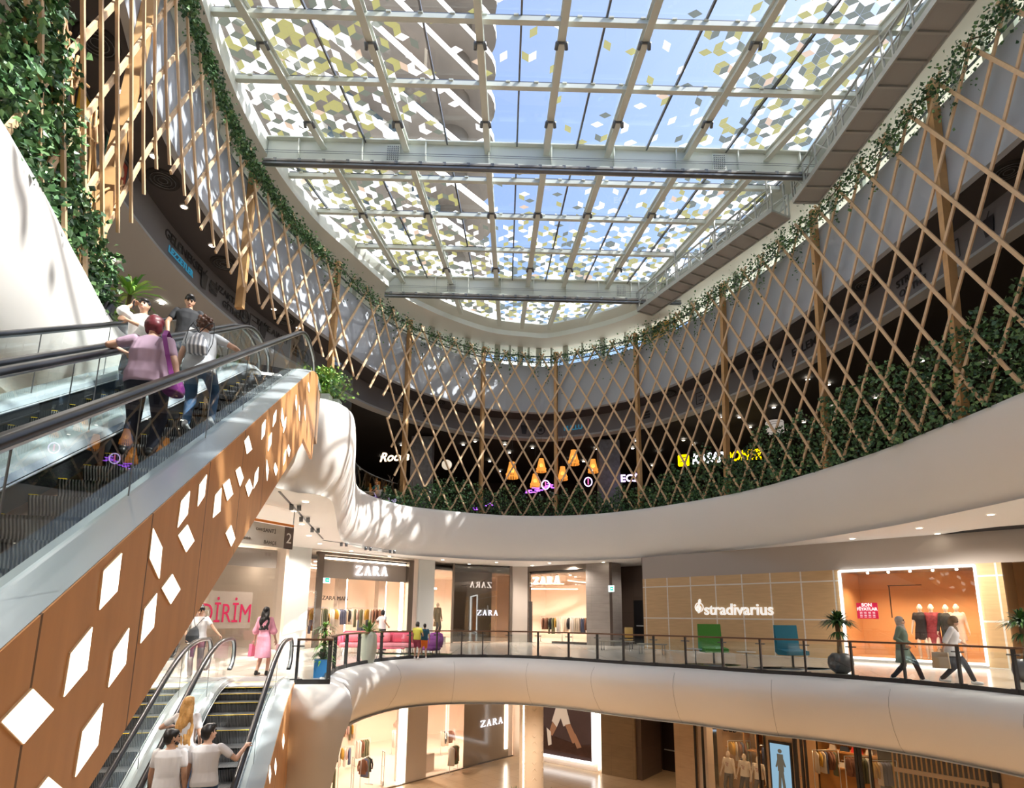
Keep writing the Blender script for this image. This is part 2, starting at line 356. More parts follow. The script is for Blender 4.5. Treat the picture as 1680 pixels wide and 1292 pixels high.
# ---------------------------------------------------------------- skylight
ZR = 18.62
def line2(x0, sl, z, ya=60, yb=480):
    a = atz(x0 + sl * ya, ya, z); b = atz(x0 + sl * yb, yb, z); return Vector((a.x, a.y)), Vector((b.x, b.y))
def clip_line(a, b, poly):
    """the part of the infinite line ab inside poly"""
    d = b - a; ts = []
    for i in range(len(poly)):
        p, q = poly[i], poly[(i + 1) % len(poly)]; e = q - p; det = d.x * (-e.y) + e.x * d.y
        if abs(det) < 1e-9: continue
        r_ = p - a; t = (r_.x * (-e.y) + e.x * r_.y) / det; u = (d.x * r_.y - d.y * r_.x) / det
        if 0 <= u <= 1: ts.append(t)
    if len(ts) < 2: return None
    return a + d * min(ts), a + d * max(ts)
def clip_poly(sub, quad):
    cx = sum((Vector(q) for q in quad), Vector((0, 0))) / len(quad); out = list(sub)
    for i in range(len(quad)):
        a, b = quad[i], quad[(i + 1) % len(quad)]; n = Vector((-(b - a).y, (b - a).x))
        if (cx - a).dot(n) < 0: n = -n
        inp, out = out, []
        for j in range(len(inp)):
            p, q = inp[j - 1], inp[j]; dp, dq = (p - a).dot(n), (q - a).dot(n)
            if (dp >= 0) != (dq >= 0): out.append(p + (q - p) * (dp / (dp - dq)))
            if dq >= 0: out.append(q)
        if len(out) < 3: return []
    return out
RFL = [(150, 0.93), (389, .59), (585, .334), (783, .068), (931, -.139), (1081, -.334), (1283, -.61), (1498, -.92), (1730, -1.25)]
RAFT = [line2(x0, sl, ZR - .3) for x0, sl in RFL]
def plx(y840, z):   # a cross beam that passes (840, y840) and drops 0.028 to the right
    a = atz(400, y840 - 12.3, z); b = atz(1300, y840 + 12.9, z); return Vector((a.x, a.y)), Vector((b.x, b.y))
PURL = [plx(y, ZR - .2) for y in (-170, -110, -40, 36, 144, 300, 358, 413, 492)]
GIRD = [plx(240, ZR), plx(459, ZR)]
sk = empty('skylight', (1.8, 18, ZR), 0, 'oval glass roof on pale green steel beams, covered with white, olive and grey diamonds', 'skylight')
def sp(mb, name): o = mb.build(name); o.parent = sk; o.matrix_parent_inverse = Matrix.Translation((-1.8, -18, -ZR)); return o
for a, b in RAFT:
    c_ = clip_line(a, b, SKYL)
    if c_:
        m = MB(); p, q = c_
        m.bar((p.x, p.y, ZR - .05), (q.x, q.y, ZR - .05), .22, .04, PALE); m.bar((p.x, p.y, ZR - .36), (q.x, q.y, ZR - .36), .22, .04, PALE)
        m.bar((p.x, p.y, ZR - .2), (q.x, q.y, ZR - .2), .05, .30, PALE); sp(m, 'rafter')
for a, b in PURL:
    c_ = clip_line(a, b, SKYL)
    if c_:
        m = MB(); p, q = c_; m.bar((p.x, p.y, ZR - .14), (q.x, q.y, ZR - .14), .16, .16, PALE); m.bar((p.x, p.y, ZR - .02), (q.x, q.y, ZR - .02), .1, .06, STEELD)
        n_ = int((q - p).length / .9)
        for k in range(n_):
            e = p + (q - p) * ((k + .5) / n_); m.box((e.x, e.y - .1, ZR - .06), (.14, .05, .05), PALE)
        sp(m, 'purlin')
for gi, (a, b) in enumerate(GIRD):
    p, q = clip_line(a, b, RING); m = MB()
    m.bar((p.x, p.y, ZR - .02), (q.x, q.y, ZR - .02), .40, .05, PALE); m.bar((p.x, p.y, ZR - .95), (q.x, q.y, ZR - .95), .42, .06, PALE)
    m.bar((p.x, p.y, ZR - .48), (q.x, q.y, ZR - .48), .06, .9, PALE)
    for k in range(9):
        e = p + (q - p) * ((k + .5) / 9); m.box((e.x, e.y, ZR - .5), (.04, .36, .88), PALE)
    for fx in (.22, .80):
        e = p + (q - p) * fx
        m.box((e.x, e.y - .05, ZR - .48), (.5, .05, .7), PALE)
        for i in range(6):
            for j in range(7): m.box((e.x - .19 + .075 * i, e.y - .085, ZR - .76 + .09 * j), (.03, .03, .03), STEELD)
    sp(m, 'main_girder')
    m = MB(); off_ = Vector((0, -.30))
    for dz, wd in ((-1.12, .10), (-1.27, .16)):
        m.bar((p.x, p.y + off_.y, ZR + dz), (q.x, q.y + off_.y, ZR + dz), wd, .07, STEELD if dz < -1.2 else mat('rail_grey', (.22, .21, .20), .5))
    for k in range(24):
        e = p + (q - p) * ((k + .5) / 24); m.box((e.x, e.y - .2, ZR - 1.1), (.12, .3, .12), STEELD)
    for dz in (-.62, -.7): m.bar((p.x, p.y - .22, ZR + dz), (q.x, q.y - .22, ZR + dz), .012, .012, STEELD)
    sp(m, 'travel_rail')
# small spotlights hung on the rafters
for (x0, sl) in RFL[1:7]:
    for yy in (70, 200, 350, 440):
        a = atz(x0 + sl * yy, yy, ZR - .4); m = MB()
        m.bar((a.x - .16, a.y, ZR - .40), (a.x + .16, a.y, ZR - .40), .04, .08, STEELD)
        for sx_ in (-.13, .13): m.tube([(a.x + sx_, a.y - .06, ZR - .45), (a.x + sx_ * 1.2, a.y + .12, ZR - .52)], .055, STEELD, 8)
        sp(m, 'roof_spotlight')
FW_ = film('white_film', (.90, .91, .92), .55, .95); FO = film('olive_film', (.30, .29, .115), .45, .95); FD = film('dark_green_film', (.15, .17, .14), .35, .93); FT = film('tan_film', (.45, .34, .25), .5, .92)
rows = sorted(PURL + GIRD + [plx(545, ZR)] + [(Vector((-9, yy_)), Vector((9, yy_ + .3))) for yy_ in (-2.5, .2, 2.9, 5.4, 7.8)], key=lambda l: l[0].y)
def extend(l, k=4): d = (l[1] - l[0]); return l[0] - d * k, l[1] + d * k
cells = []
mull = MB()
RR = sorted(RAFT, key=lambda l: l[0].x)
for ri in range(len(rows) - 1):
    (a0, a1), (b0, b1) = rows[ri], rows[ri + 1]
    def X(l, r_):
        p, q = l; e, g = r_; d1 = q - p; d2 = g - e; det = d1.x * (-d2.y) + d2.x * d1.y; w_ = e - p
        return p + d1 * ((w_.x * (-d2.y) + d2.x * w_.y) / det)
    for ci in range(len(RR) - 1):
        q4 = [X(rows[ri], RR[ci]), X(rows[ri], RR[ci + 1]), X(rows[ri + 1], RR[ci + 1]), X(rows[ri + 1], RR[ci])]
        pl = clip_poly(SKYL, q4)
        if len(pl) >= 3: cells.append((q4, pl, MB()))
        mid = clip_line((q4[0] + q4[1]) / 2, (q4[3] + q4[2]) / 2, SKYL)
        e, g = (q4[0] + q4[1]) / 2, (q4[3] + q4[2]) / 2
        if mid and (mid[0].y - .2 < e.y and g.y < mid[1].y + .2): mull = MB(); mull.bar((e.x, e.y, ZR), (g.x, g.y, ZR), .06, .1, STEELD); sp(mull, 'glazing_bar')
for q4, pl, mb in cells: mb.poly([(p.x, p.y, ZR + .06) for p in pl], ROOFG)
def inside(pt, q4):
    s_ = None
    for i in range(4):
        a, b = q4[i], q4[(i + 1) % 4]; cr_ = (b.x - a.x) * (pt.y - a.y) - (b.y - a.y) * (pt.x - a.x)
        if s_ is None: s_ = cr_ > 0
        elif (cr_ > 0) != s_: return False
    return True
def inpoly(pt, P):
    c_ = False
    for i in range(len(P)):
        a, b = P[i - 1], P[i]
        if (a.y > pt.y) != (b.y > pt.y) and pt.x < (b.x - a.x) * (pt.y - a.y) / (b.y - a.y) + a.x: c_ = not c_
    return c_
ea = .262; h3 = ea * math.sqrt(3) / 2; RIN = offset(SKYL, -.10); rr = random.Random(11)
def dens(x, y):
    # clear strip right of the middle near the viewer, closing towards the far end
    dx = abs(x - 2.7 - (y - 14) * .03)
    t_ = (dx - 5.2) / 4.6 if x < 2.7 else (dx - 2.3) / 5
    t_ = max(t_, 0) + max(0, (y - 21.5) / 8)
    return max(.05, min(.88, t_))
hy = 0; y = -3.0
while y < 34:
    x = -9.6 + (h3 if hy % 2 else 0)
    while x < 13:
        cpt = Vector((x, y)); U = lambda px_, py_: Vector((x + px_, y + py_))
        rh = [[U(0, 0), U(h3, ea / 2), U(0, ea), U(-h3, ea / 2)], [U(0, 0), U(-h3, ea / 2), U(-h3, -ea / 2), U(0, -ea)], [U(0, 0), U(0, -ea), U(h3, -ea / 2), U(h3, ea / 2)]]
        for k, q in enumerate(rh):
            cc = (q[0] + q[2]) / 2; dn = dens(cc.x, cc.y)
            if rr.random() < dn and inpoly(cc, RIN):
                for q4, pl, mb in cells:
                    if inside(cc, q4):
                        g = rr.random(); mm = FW_ if g < (.44, .42, .40)[k] else FO if g < (.64, .74, .68)[k] else FD if g < .975 else FT
                        zt = ZR + .05
                        mb.poly([(cc.x + (p.x - cc.x) * .985, cc.y + (p.y - cc.y) * .985, zt) for p in q], mm); break
        x += 2 * h3
    y += 1.5 * ea; hy += 1
for q4, pl, mb in cells: sp(mb, 'glass_panel')

# curb: pale drum posts and clerestory glazing
nR = len(RING)
m = MB(); cl = offset(RING, 1.15)
sweep(m, cl, [(0, 16.5), (0, 17.95)], GLASS, smooth=False); o = struct(m, 'window_1')
m = MB()
for i in range(0, nR, 2):
    p = cl[i]; q = offset(RING, .95)[i]; d = (RING[(i + 1) % nR] - RING[i - 1]); m.box((p.x, p.y, 17.2), (.34 if i % 4 == 0 else .12, .16, 1.6), PALE, math.atan2(d.y, d.x))
struct(m, 'trim_9')
m = MB()
for zz in (16.95, 17.35): sweep(m, offset(RING, .95), [(.03, zz), (-.03, zz + .02), (-.03, zz + .05), (.03, zz + .05)], STEELD, smooth=False)
struct(m, 'trim_10')
# white parapet buildings seen through the clerestory, orange banner
m = MB(); m.box((-14, 52, 19), (36, 3, 11), WHITE); m.box((26, 44, 20), (14, 4, 10), WHITE); tag(m.build('neighbouring_building'), 'low white building seen through the strip of windows under the roof', 'building')

# tower beyond the glass
tw = empty('tower_building', (-12, 30, 20), 0, 'tall tower with curved balcony slabs seen through the left half of the glass roof', 'building')
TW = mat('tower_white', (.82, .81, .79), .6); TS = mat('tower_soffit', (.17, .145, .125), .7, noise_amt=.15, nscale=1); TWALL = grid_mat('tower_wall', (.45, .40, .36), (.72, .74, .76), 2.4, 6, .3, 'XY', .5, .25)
TG = mat('tower_window', (.12, .18, .24), .1, spec=.8)
dr = Vector((-.653, -.757)); nb = Vector((-.757, .653)); E0 = Vector((-2.3, 38.2))
def tpath(off, back):
    P = []
    for k in range(0, 13):   # rounded end
        a = math.pi * (k / 12); rad = 2.6 - off * .6
        c0 = E0 + nb * 2.6 - dr * 0
        P.append(c0 - nb * (rad * math.cos(a)) * 1 - dr * (rad * math.sin(a)))
    P = P[::-1]
    P = [E0 + nb * 14 + dr * (2.6 - off)] + [E0 + nb * 5.2 + dr * 0] + P[1:-1] + [E0 + nb * off] + [E0 + nb * off + dr * 34] + [E0 + nb * 14 + dr * 34]
    return P
def tpart(mb, nm): o = mb.build(nm); o.parent = tw; o.matrix_parent_inverse = Matrix.Translation((12, -30, -20)); return o
for k in range(12):
    z = 20.6 + 3.4 * k; P = tpath(0, 0)
    m = MB(); slab(m, P, [], z, TS); slab(m, P, [], z + .3, TW)
    n_ = len(P)
    for i in range(1, n_ - 1):
        p, q = P[i], P[(i + 1) % n_]; m.faces([(p.x, p.y, z - .02), (q.x, q.y, z - .02), (q.x, q.y, z + .55), (p.x, p.y, z + .55)], [(0, 1, 2, 3)], TW)
    tpart(m, 'balcony_slab')
m = MB(); a = E0 + nb * 2.6 + dr * 1.0; b = a + dr * 32
zb = 20.6
for k in range(12):
    z = zb + 3.4 * k + .3; L = 0; s_ = 1.0
    while s_ < 32:
        wd = 1.7; p = E0 + nb * 2.2 + dr * s_; q = p + dr * wd
        m.faces([(p.x, p.y, z), (q.x, q.y, z), (q.x, q.y, z + 3.1), (p.x, p.y, z + 3.1)], [(0, 1, 2, 3)], TG if int(s_ * 3 + k) % 3 else TW); s_ += wd
        p = q; q = p + dr * .5; m.faces([(p.x, p.y, z), (q.x, q.y, z), (q.x, q.y, z + 3.1), (p.x, p.y, z + 3.1)], [(0, 1, 2, 3)], TW); s_ += .5
    c0 = E0 + nb * 2.6 + dr * 1.0
    m.lathe([(1.3, z), (1.3, z + 3.1)], TS, (c0.x, c0.y, 0), 16)
tpart(m, 'facade_wall')

# ---------------------------------------------------------------- maintenance gantries
GM = mat('galvanised_steel', (.42, .43, .41), .45, metal=.4); GU = mat('gantry_deck', (.34, .34, .33), .5)
def gantry(A, B, wd, label, zt):
    A, B = Vector(A), Vector(B); d = (B - A).normalized(); sdv = Vector((-d.y, d.x, 0)).normalized(); L = (B - A).length
    g = empty('maintenance_gantry', A, 0, label, 'gantry', 'gantries under the skylight'); inv = Matrix.Translation(-A)
    def pt(mb, nm): o = mb.build(nm); o.parent = g; o.matrix_parent_inverse = inv
    m = MB(); m.bar(A, B, wd, .05, GU)
    for s_ in (-1, 1): m.bar(A + sdv * s_ * wd / 2, B + sdv * s_ * wd / 2, .06, .2, GM)
    n_ = int(L / .75)
    for k in range(n_ + 1):
        c0 = A + d * (L * k / n_) - Vector((0, 0, .06)); m.bar(c0 - sdv * wd / 2, c0 + sdv * wd / 2, .07, .07, GM)
    pt(m, 'walkway_deck')
    for s_ in (-1, 1):
        m = MB(); o_ = sdv * s_ * wd / 2; H_ = Vector((0, 0, 1.0))
        m.bar(A + o_ + H_, B + o_ + H_, .06, .06, GM); m.bar(A + o_ + H_ * .5, B + o_ + H_ * .5, .04, .04, GM)
        for k in range(n_ + 1):
            c0 = A + d * (L * k / n_) + o_; m.bar(c0, c0 + H_, .05, .05, GM, d)
            if k < n_:
                c1 = A + d * (L * (k + 1) / n_) + o_; u, v = (c0, c1 + H_) if k % 2 else (c0 + H_, c1); m.bar(u, v, .035, .035, GM)
        pt(m, 'truss_railing')
    m = MB()
    for k in (0.02, .35, .65, .98):
        c0 = A + d * (L * k)
        for s_ in (-1, 1): m.bar(c0 + sdv * s_ * wd / 2, (c0 + sdv * s_ * wd / 2).to_3d().xy.to_3d() + Vector((0, 0, zt)), .06, .06, GM, d)
    pt(m, 'hangers')
a = atz(1610, -60, 17.0); b = atz(1322, 330, 17.0)
gantry(a, b, .95, 'longer grey steel maintenance gantry running to the top right corner under the skylight', ZR)
a = atz(1281, 350, 17.0); b = atz(1058, 512, 17.0)
gantry(a, b, .95, 'shorter grey steel maintenance gantry ending at the far end of the skylight', ZR)

# ---------------------------------------------------------------- timber lattice
RF = RING   # lattice follows the ring
cum = [0.0]
for i in range(1, nR + 1): cum.append(cum[-1] + (RF[i % nR] - RF[i - 1]).length)
def onring(l, off=0.0):
    l = max(0.0, min(cum[-1] - 1e-4, l)); 
    import bisect
    i = bisect.bisect_right(cum, l) - 1; t_ = (l - cum[i]) / max(1e-9, cum[i + 1] - cum[i]); p, q = RF[i % nR], RF[(i + 1) % nR]
    d = (q - p).normalized(); n_ = Vector((-d.y, d.x)); return p + (q - p) * t_ + n_ * off, d, n_
def ulen(u): i = u * 8; k = int(i); return cum[k] + (cum[k + 1] - cum[k]) * (i - k)
L_A, L_B, L_C, L_R = ulen(2.0), ulen(3.1), ulen(7.75), ulen(17.3)
def zlow(l):
    if l < L_A: return 7.0
    if l < L_B: return 7.0 + 5.2 * (l - L_A) / (L_B - L_A)
    if l < L_C: return 12.15
    if l < L_C + 1.2: return 12.15 - 5.2 * (l - L_C) / 1.2
    return 7.0
lat = empty('lattice_screen', (1.8, 18, 7), 0, 'curved screen of crossed larch slats hanging round the whole upper gallery', 'lattice')
def lp(mb, nm, kind=None):
    o = mb.build(nm); o.parent = lat; o.matrix_parent_inverse = Matrix.Translation((-1.8, -18, -7))
    if kind: o['kind'] = kind
    return o
SL = .56; step_l = 1.10; slats = []
for fam in (1, -1):
    l0 = -8.0
    while l0 < L_R + 8:
        pts, fr = [], []
        z = 7.0
        while z <= 17.25:
            l = l0 + fam * SL * (z - 12)
            if 0 < l < L_R and z >= zlow(l) - .12:
                p, d, n_ = onring(l, .03 * fam); dirv = Vector((d.x * fam * SL, d.y * fam * SL, 1)).normalized(); nn3 = Vector((n_.x, n_.y, 0)); x_ = dirv.cross(nn3).normalized()
                pts.append(Vector((p.x, p.y, z))); fr.append((x_, nn3))
            elif pts: break
            z += .35
        if len(pts) > 2:
            near = min((p - EYEV).length for p in pts); slats.append((near, pts, fr))
        l0 += step_l
slats.sort(key=lambda s_: s_[0])
rest = MB()
for k, (dd, pts, fr) in enumerate(slats):
    m = MB() if k < 88 else rest
    m.ribbon(pts, fr, .095, .05, WOODL)
    if k < 88: lp(m, 'slat')
lp(rest, 'far_slats', 'stuff')
def post(ls, zs, wd):
    pts, fr = [], []
    for k in range(15):
        t_ = k / 14; z = zs[0] + (zs[1] - zs[0]) * t_; l = ls[0] + (ls[1] - ls[0]) * t_ ** .8
        p, d, n_ = onring(l, .16); pts.append(Vector((p.x, p.y, z))); fr.append((Vector((d.x, d.y, 0)), Vector((n_.x, n_.y, 0))))
    m = MB(); m.ribbon(pts, fr, wd, .26, WOODP); lp(m, 'post')
def nearl(pt):
    best = min(range(0, 2000), key=lambda k: (onring(cum[-1] * k / 2000)[0] - Vector((pt.x, pt.y))).length); return cum[-1] * best / 2000
post((ulen(1.95), ulen(2.62)), (6.9, 17.2), .20)
for (x, y), zl in (((420, 300), 11.6), ((558, 455), 11.9), ((668, 550), 6.9), ((787, 597), 6.9), ((913, 600), 6.9), ((1045, 570), 6.9), ((1182, 490), 6.9), ((1330, 375), 6.9), ((1522, 175), 6.9), ((1750, -130), 6.9)):
    l = nearl(atz(x, y, 16.4)); post((l - (.5 if zl < 7 and x > 1150 else 0), l), (zl, 17.2), .17)

la_, lb_ = nearl(atz(1028, 548, 17.0)), nearl(atz(1078, 530, 17.0)); m = MB(); OB = mat('orange_banner', (.85, .42, .05), .6)
for k in range(4):
    p, d, n_ = onring(la_ + (lb_ - la_) * k / 4, 1.28); q, _, _ = onring(la_ + (lb_ - la_) * (k + 1) / 4, 1.28); m.bar((p.x, p.y, 17.2), (q.x, q.y, 17.2), .02, 1.3, OB)
tag(m.build('banner'), 'orange panel in the strip of windows under the far right of the roof', 'banner')
# ---------------------------------------------------------------- greenery
LG = [mat('ivy_dark', (.035, .095, .04), .38), mat('ivy_mid', (.08, .19, .07), .38), mat('ivy_light', (.17, .32, .12), .38)]
def leaf(mb, c, s_, r_, mats=LG, wts=(.5, .35, .15)):
    a, b = r_.uniform(0, 6.28), r_.uniform(-1.2, 1.2); u = Vector((math.cos(a) * math.cos(b), math.sin(a) * math.cos(b), math.sin(b)))
    v = u.cross(Vector((r_.uniform(-1, 1), r_.uniform(-1, 1), r_.uniform(-1, 1)))); 
    if v.length < .1: return
    v.normalize(); w_ = u.cross(v) * (s_ * .15); g = r_.random(); mm = mats[0] if g < wts[0] else mats[1] if g < wts[0] + wts[1] else mats[2]
    mb.faces([c - u * s_ * .5, c - u * s_ * .1 + v * s_ * .45 + w_, c + u * s_ * .55, c - u * s_ * .1 - v * s_ * .45 + w_], [(0, 1, 2), (0, 2, 3)], mm)
# hedge along the edge of the food court
r_ = random.Random(3)
stemM = mat('vine_stem', (.09, .06, .035), .8)
lh0, lh1 = ulen(7.85), ulen(17.2)
def hedge(la, lb, label, nper):
    m = MB(); 
    n_ = int((lb - la) * nper)
    for k in range(n_):
        l = r_.uniform(la, lb); g = (l - lh0) / (lh1 - lh0)
        H_ = 1.5 + 1.4 * max(0, g - .35) * 1.6 + 1.1 * noise.noise(Vector((l * .55, 1.7, 0))) + .8 * noise.noise(Vector((l * 2.1, 4.7, 0)))
        t_ = r_.random(); z = 6.9 + H_ * t_ ** 1.15; p, d, n2 = onring(l, r_.uniform(-.26, .5) * (1 - .45 * t_))
        leaf(m, Vector((p.x, p.y, z)), r_.uniform(.08, .17), r_)
    for k in range(int((lb - la) * 3)):
        l = r_.uniform(la, lb); z = 6.9; p, d, n2 = onring(l, .2); P = []
        for q in range(6): P.append((p.x + r_.uniform(-.12, .12), p.y + r_.uniform(-.12, .12), z)); z += .3
        m.tube(P, .012, stemM, 4)
    o = m.build('ivy_hedge'); tag(o, label, 'hedge', None, 'stuff')
    return o
hedge(lh0, (lh0 * 2 + lh1) / 3, 'dark green ivy hedge along the food court edge left of the lit yellow sign', 420)
hedge((lh0 * 2 + lh1) / 3, (lh0 + lh1 * 2) / 3, 'dark green ivy hedge along the food court edge below the lit yellow sign', 430)
hedge((lh0 + lh1 * 2) / 3, lh1, 'tall dark green ivy hedge climbing the lattice at the far right', 520)
# vine on the top ring
def garland(la, lb, label, per, wid, hang, wts=(.45, .35, .2)):
    m = MB(); n_ = int((lb - la) * per); P = []
    l = la
    while l < lb:
        p, d, n2 = onring(l, -.05 + r_.uniform(-.1, .1)); P.append((p.x, p.y, 16.75 + r_.uniform(-.2, .2))); l += .5
    m.tube(P, .02, stemM, 4)
    for k in range(n_):
        l = r_.uniform(la, lb); c0 = .5 + .5 * noise.noise(Vector((l * 1.1, .3, 9)))
        if r_.random() > .35 + c0 * .8: continue
        dz = r_.gauss(0, wid) - (abs(r_.gauss(0, hang)) if noise.noise(Vector((l * 2.6, 5, 5))) > .15 else 0); p, d, n2 = onring(l, r_.gauss(-.08, .09))
        leaf(m, Vector((p.x, p.y, 16.75 + dz)), r_.uniform(.06, .13), r_, wts=wts)
    tag(m.build('climbing_vine'), label, 'vine', None, 'stuff')
garland(ulen(2.3), ulen(6.6), 'sunlit green vine hanging along the left rim of the lattice below the roof', 620, .17, .3, (.25, .4, .35))
garland(ulen(6.6), ulen(11.5), 'thin vine along the far rim of the lattice below the roof', 200, .22, .7)
garland(ulen(11.5), ulen(17), 'loose vine with trailing tendrils along the right rim of the lattice', 330, .28, .6)
# big vine on the near left lattice and gallery edge
m = MB()
for k in range(15000):
    u = r_.uniform(.0, 2.35) ; l = ulen(u); t_ = r_.random()
    zt = 8.2 + 2.9 * max(0, (1.6 - u) / 1.6) + 1.0 * noise.noise(Vector((u * 5, 2, 2)))
    z = 6.8 + (zt - 6.8) * t_; 
    if noise.noise(Vector((u * 6, z * 1.6, 1))) < -.16: continue
    p, d, n2 = onring(l, r_.gauss(.12, .13)); leaf(m, Vector((p.x, p.y, z)), r_.uniform(.07, .14), r_, wts=(.35, .4, .25))
for k in range(22):
    u = r_.uniform(.1, 2.2); l = ulen(u); z = 6.9; P = []
    for q in range(8): p, d, n2 = onring(l + q * r_.uniform(-.05, .12), .1); P.append((p.x, p.y, z)); z += .45
    m.tube(P, .025, WOODP, 5)
tag(m.build('climbing_vine'), 'thick green vine covering the lattice in the upper left corner', 'vine', None, 'stuff')

# ---------------------------------------------------------------- projection (for measuring positions on the plan curves)
def proj(p):
    q = Vector(p) - EYEV; d = q.dot(fw); return PX + F * q.dot(rt) / d, PY - F * q.dot(up) / d
# ---------------------------------------------------------------- escalators
TH = R(29.31); TT = math.tan(TH)
EH = Vector((-.222, .975, 0)); ER = Vector((.975, .222, 0))
def EP(a, t, z): return ER * a + EH * t + Vector((0, 0, z))
def eplane(x, y, a):
    p = onplane(x, y, ER * a, ER); return p.dot(EH), p.z
class Esc:
    def __init__(s, zb, rise, t0, sh=0.0): s.zb, s.rise, s.t0, s.sh = zb, rise, t0, sh; s.t1 = t0 + rise / TT
    def NS(s, t): return s.N(t - s.sh)   # the steps run a little lower than the deck line
    def N(s, t, r=1.0):
        def knee(u): return 0 if u < -r else u if u > r else (u + r) ** 2 / (4 * r)
        return s.zb + (knee(t - s.t0) - knee(t - s.t1)) * TT
STEPM = None
def step_material():
    m = bpy.data.materials.new('ribbed_step'); m.use_nodes = True; t = m.node_tree; b = t.nodes['Principled BSDF']
    tc = t.nodes.new('ShaderNodeTexCoord'); wv = t.nodes.new('ShaderNodeTexWave'); wv.wave_type = 'BANDS'; wv.bands_direction = 'X'; wv.inputs['Scale'].default_value = 12.5
    t.links.new(tc.outputs['Object'], wv.inputs['Vector'])
    cr_ = t.nodes.new('ShaderNodeValToRGB'); cr_.color_ramp.elements[0].color = (.05, .055, .06, 1); cr_.color_ramp.elements[1].color = (.36, .37, .38, 1)
    cr_.color_ramp.elements[0].position = .25; cr_.color_ramp.elements[1].position = .75
    t.links.new(wv.outputs['Fac'], cr_.inputs[0]); t.links.new(cr_.outputs[0], b.inputs['Base Color'])
    bp = t.nodes.new('ShaderNodeBump'); bp.inputs['Strength'].default_value = .6; bp.inputs['Distance'].default_value = .01
    t.links.new(wv.outputs['Fac'], bp.inputs['Height']); t.links.new(bp.outputs[0], b.inputs['Normal'])
    b.inputs['Roughness'].default_value = .4; b.inputs['Metallic'].default_value = .5
    return m
STEPM = step_material(); YEL = mat('yellow_edge', (.85, .62, .02), .5)
DARKSK = mat('dark_skirt', (.03, .032, .036), .35, metal=.5); DECKM = mat('deck_panel', (.58, .66, .70), .2, metal=.45)
WOODC = grid_mat('cladding_wood', (.60, .30, .12), (.14, .07, .03), 1.25, 30, .010, 'YZ', .42, .04, grain=(2.5, 2.5, .35), spec=.35)
LAMPW = emis('warm_white_panel', (1.0, .87, .72), 1.7)
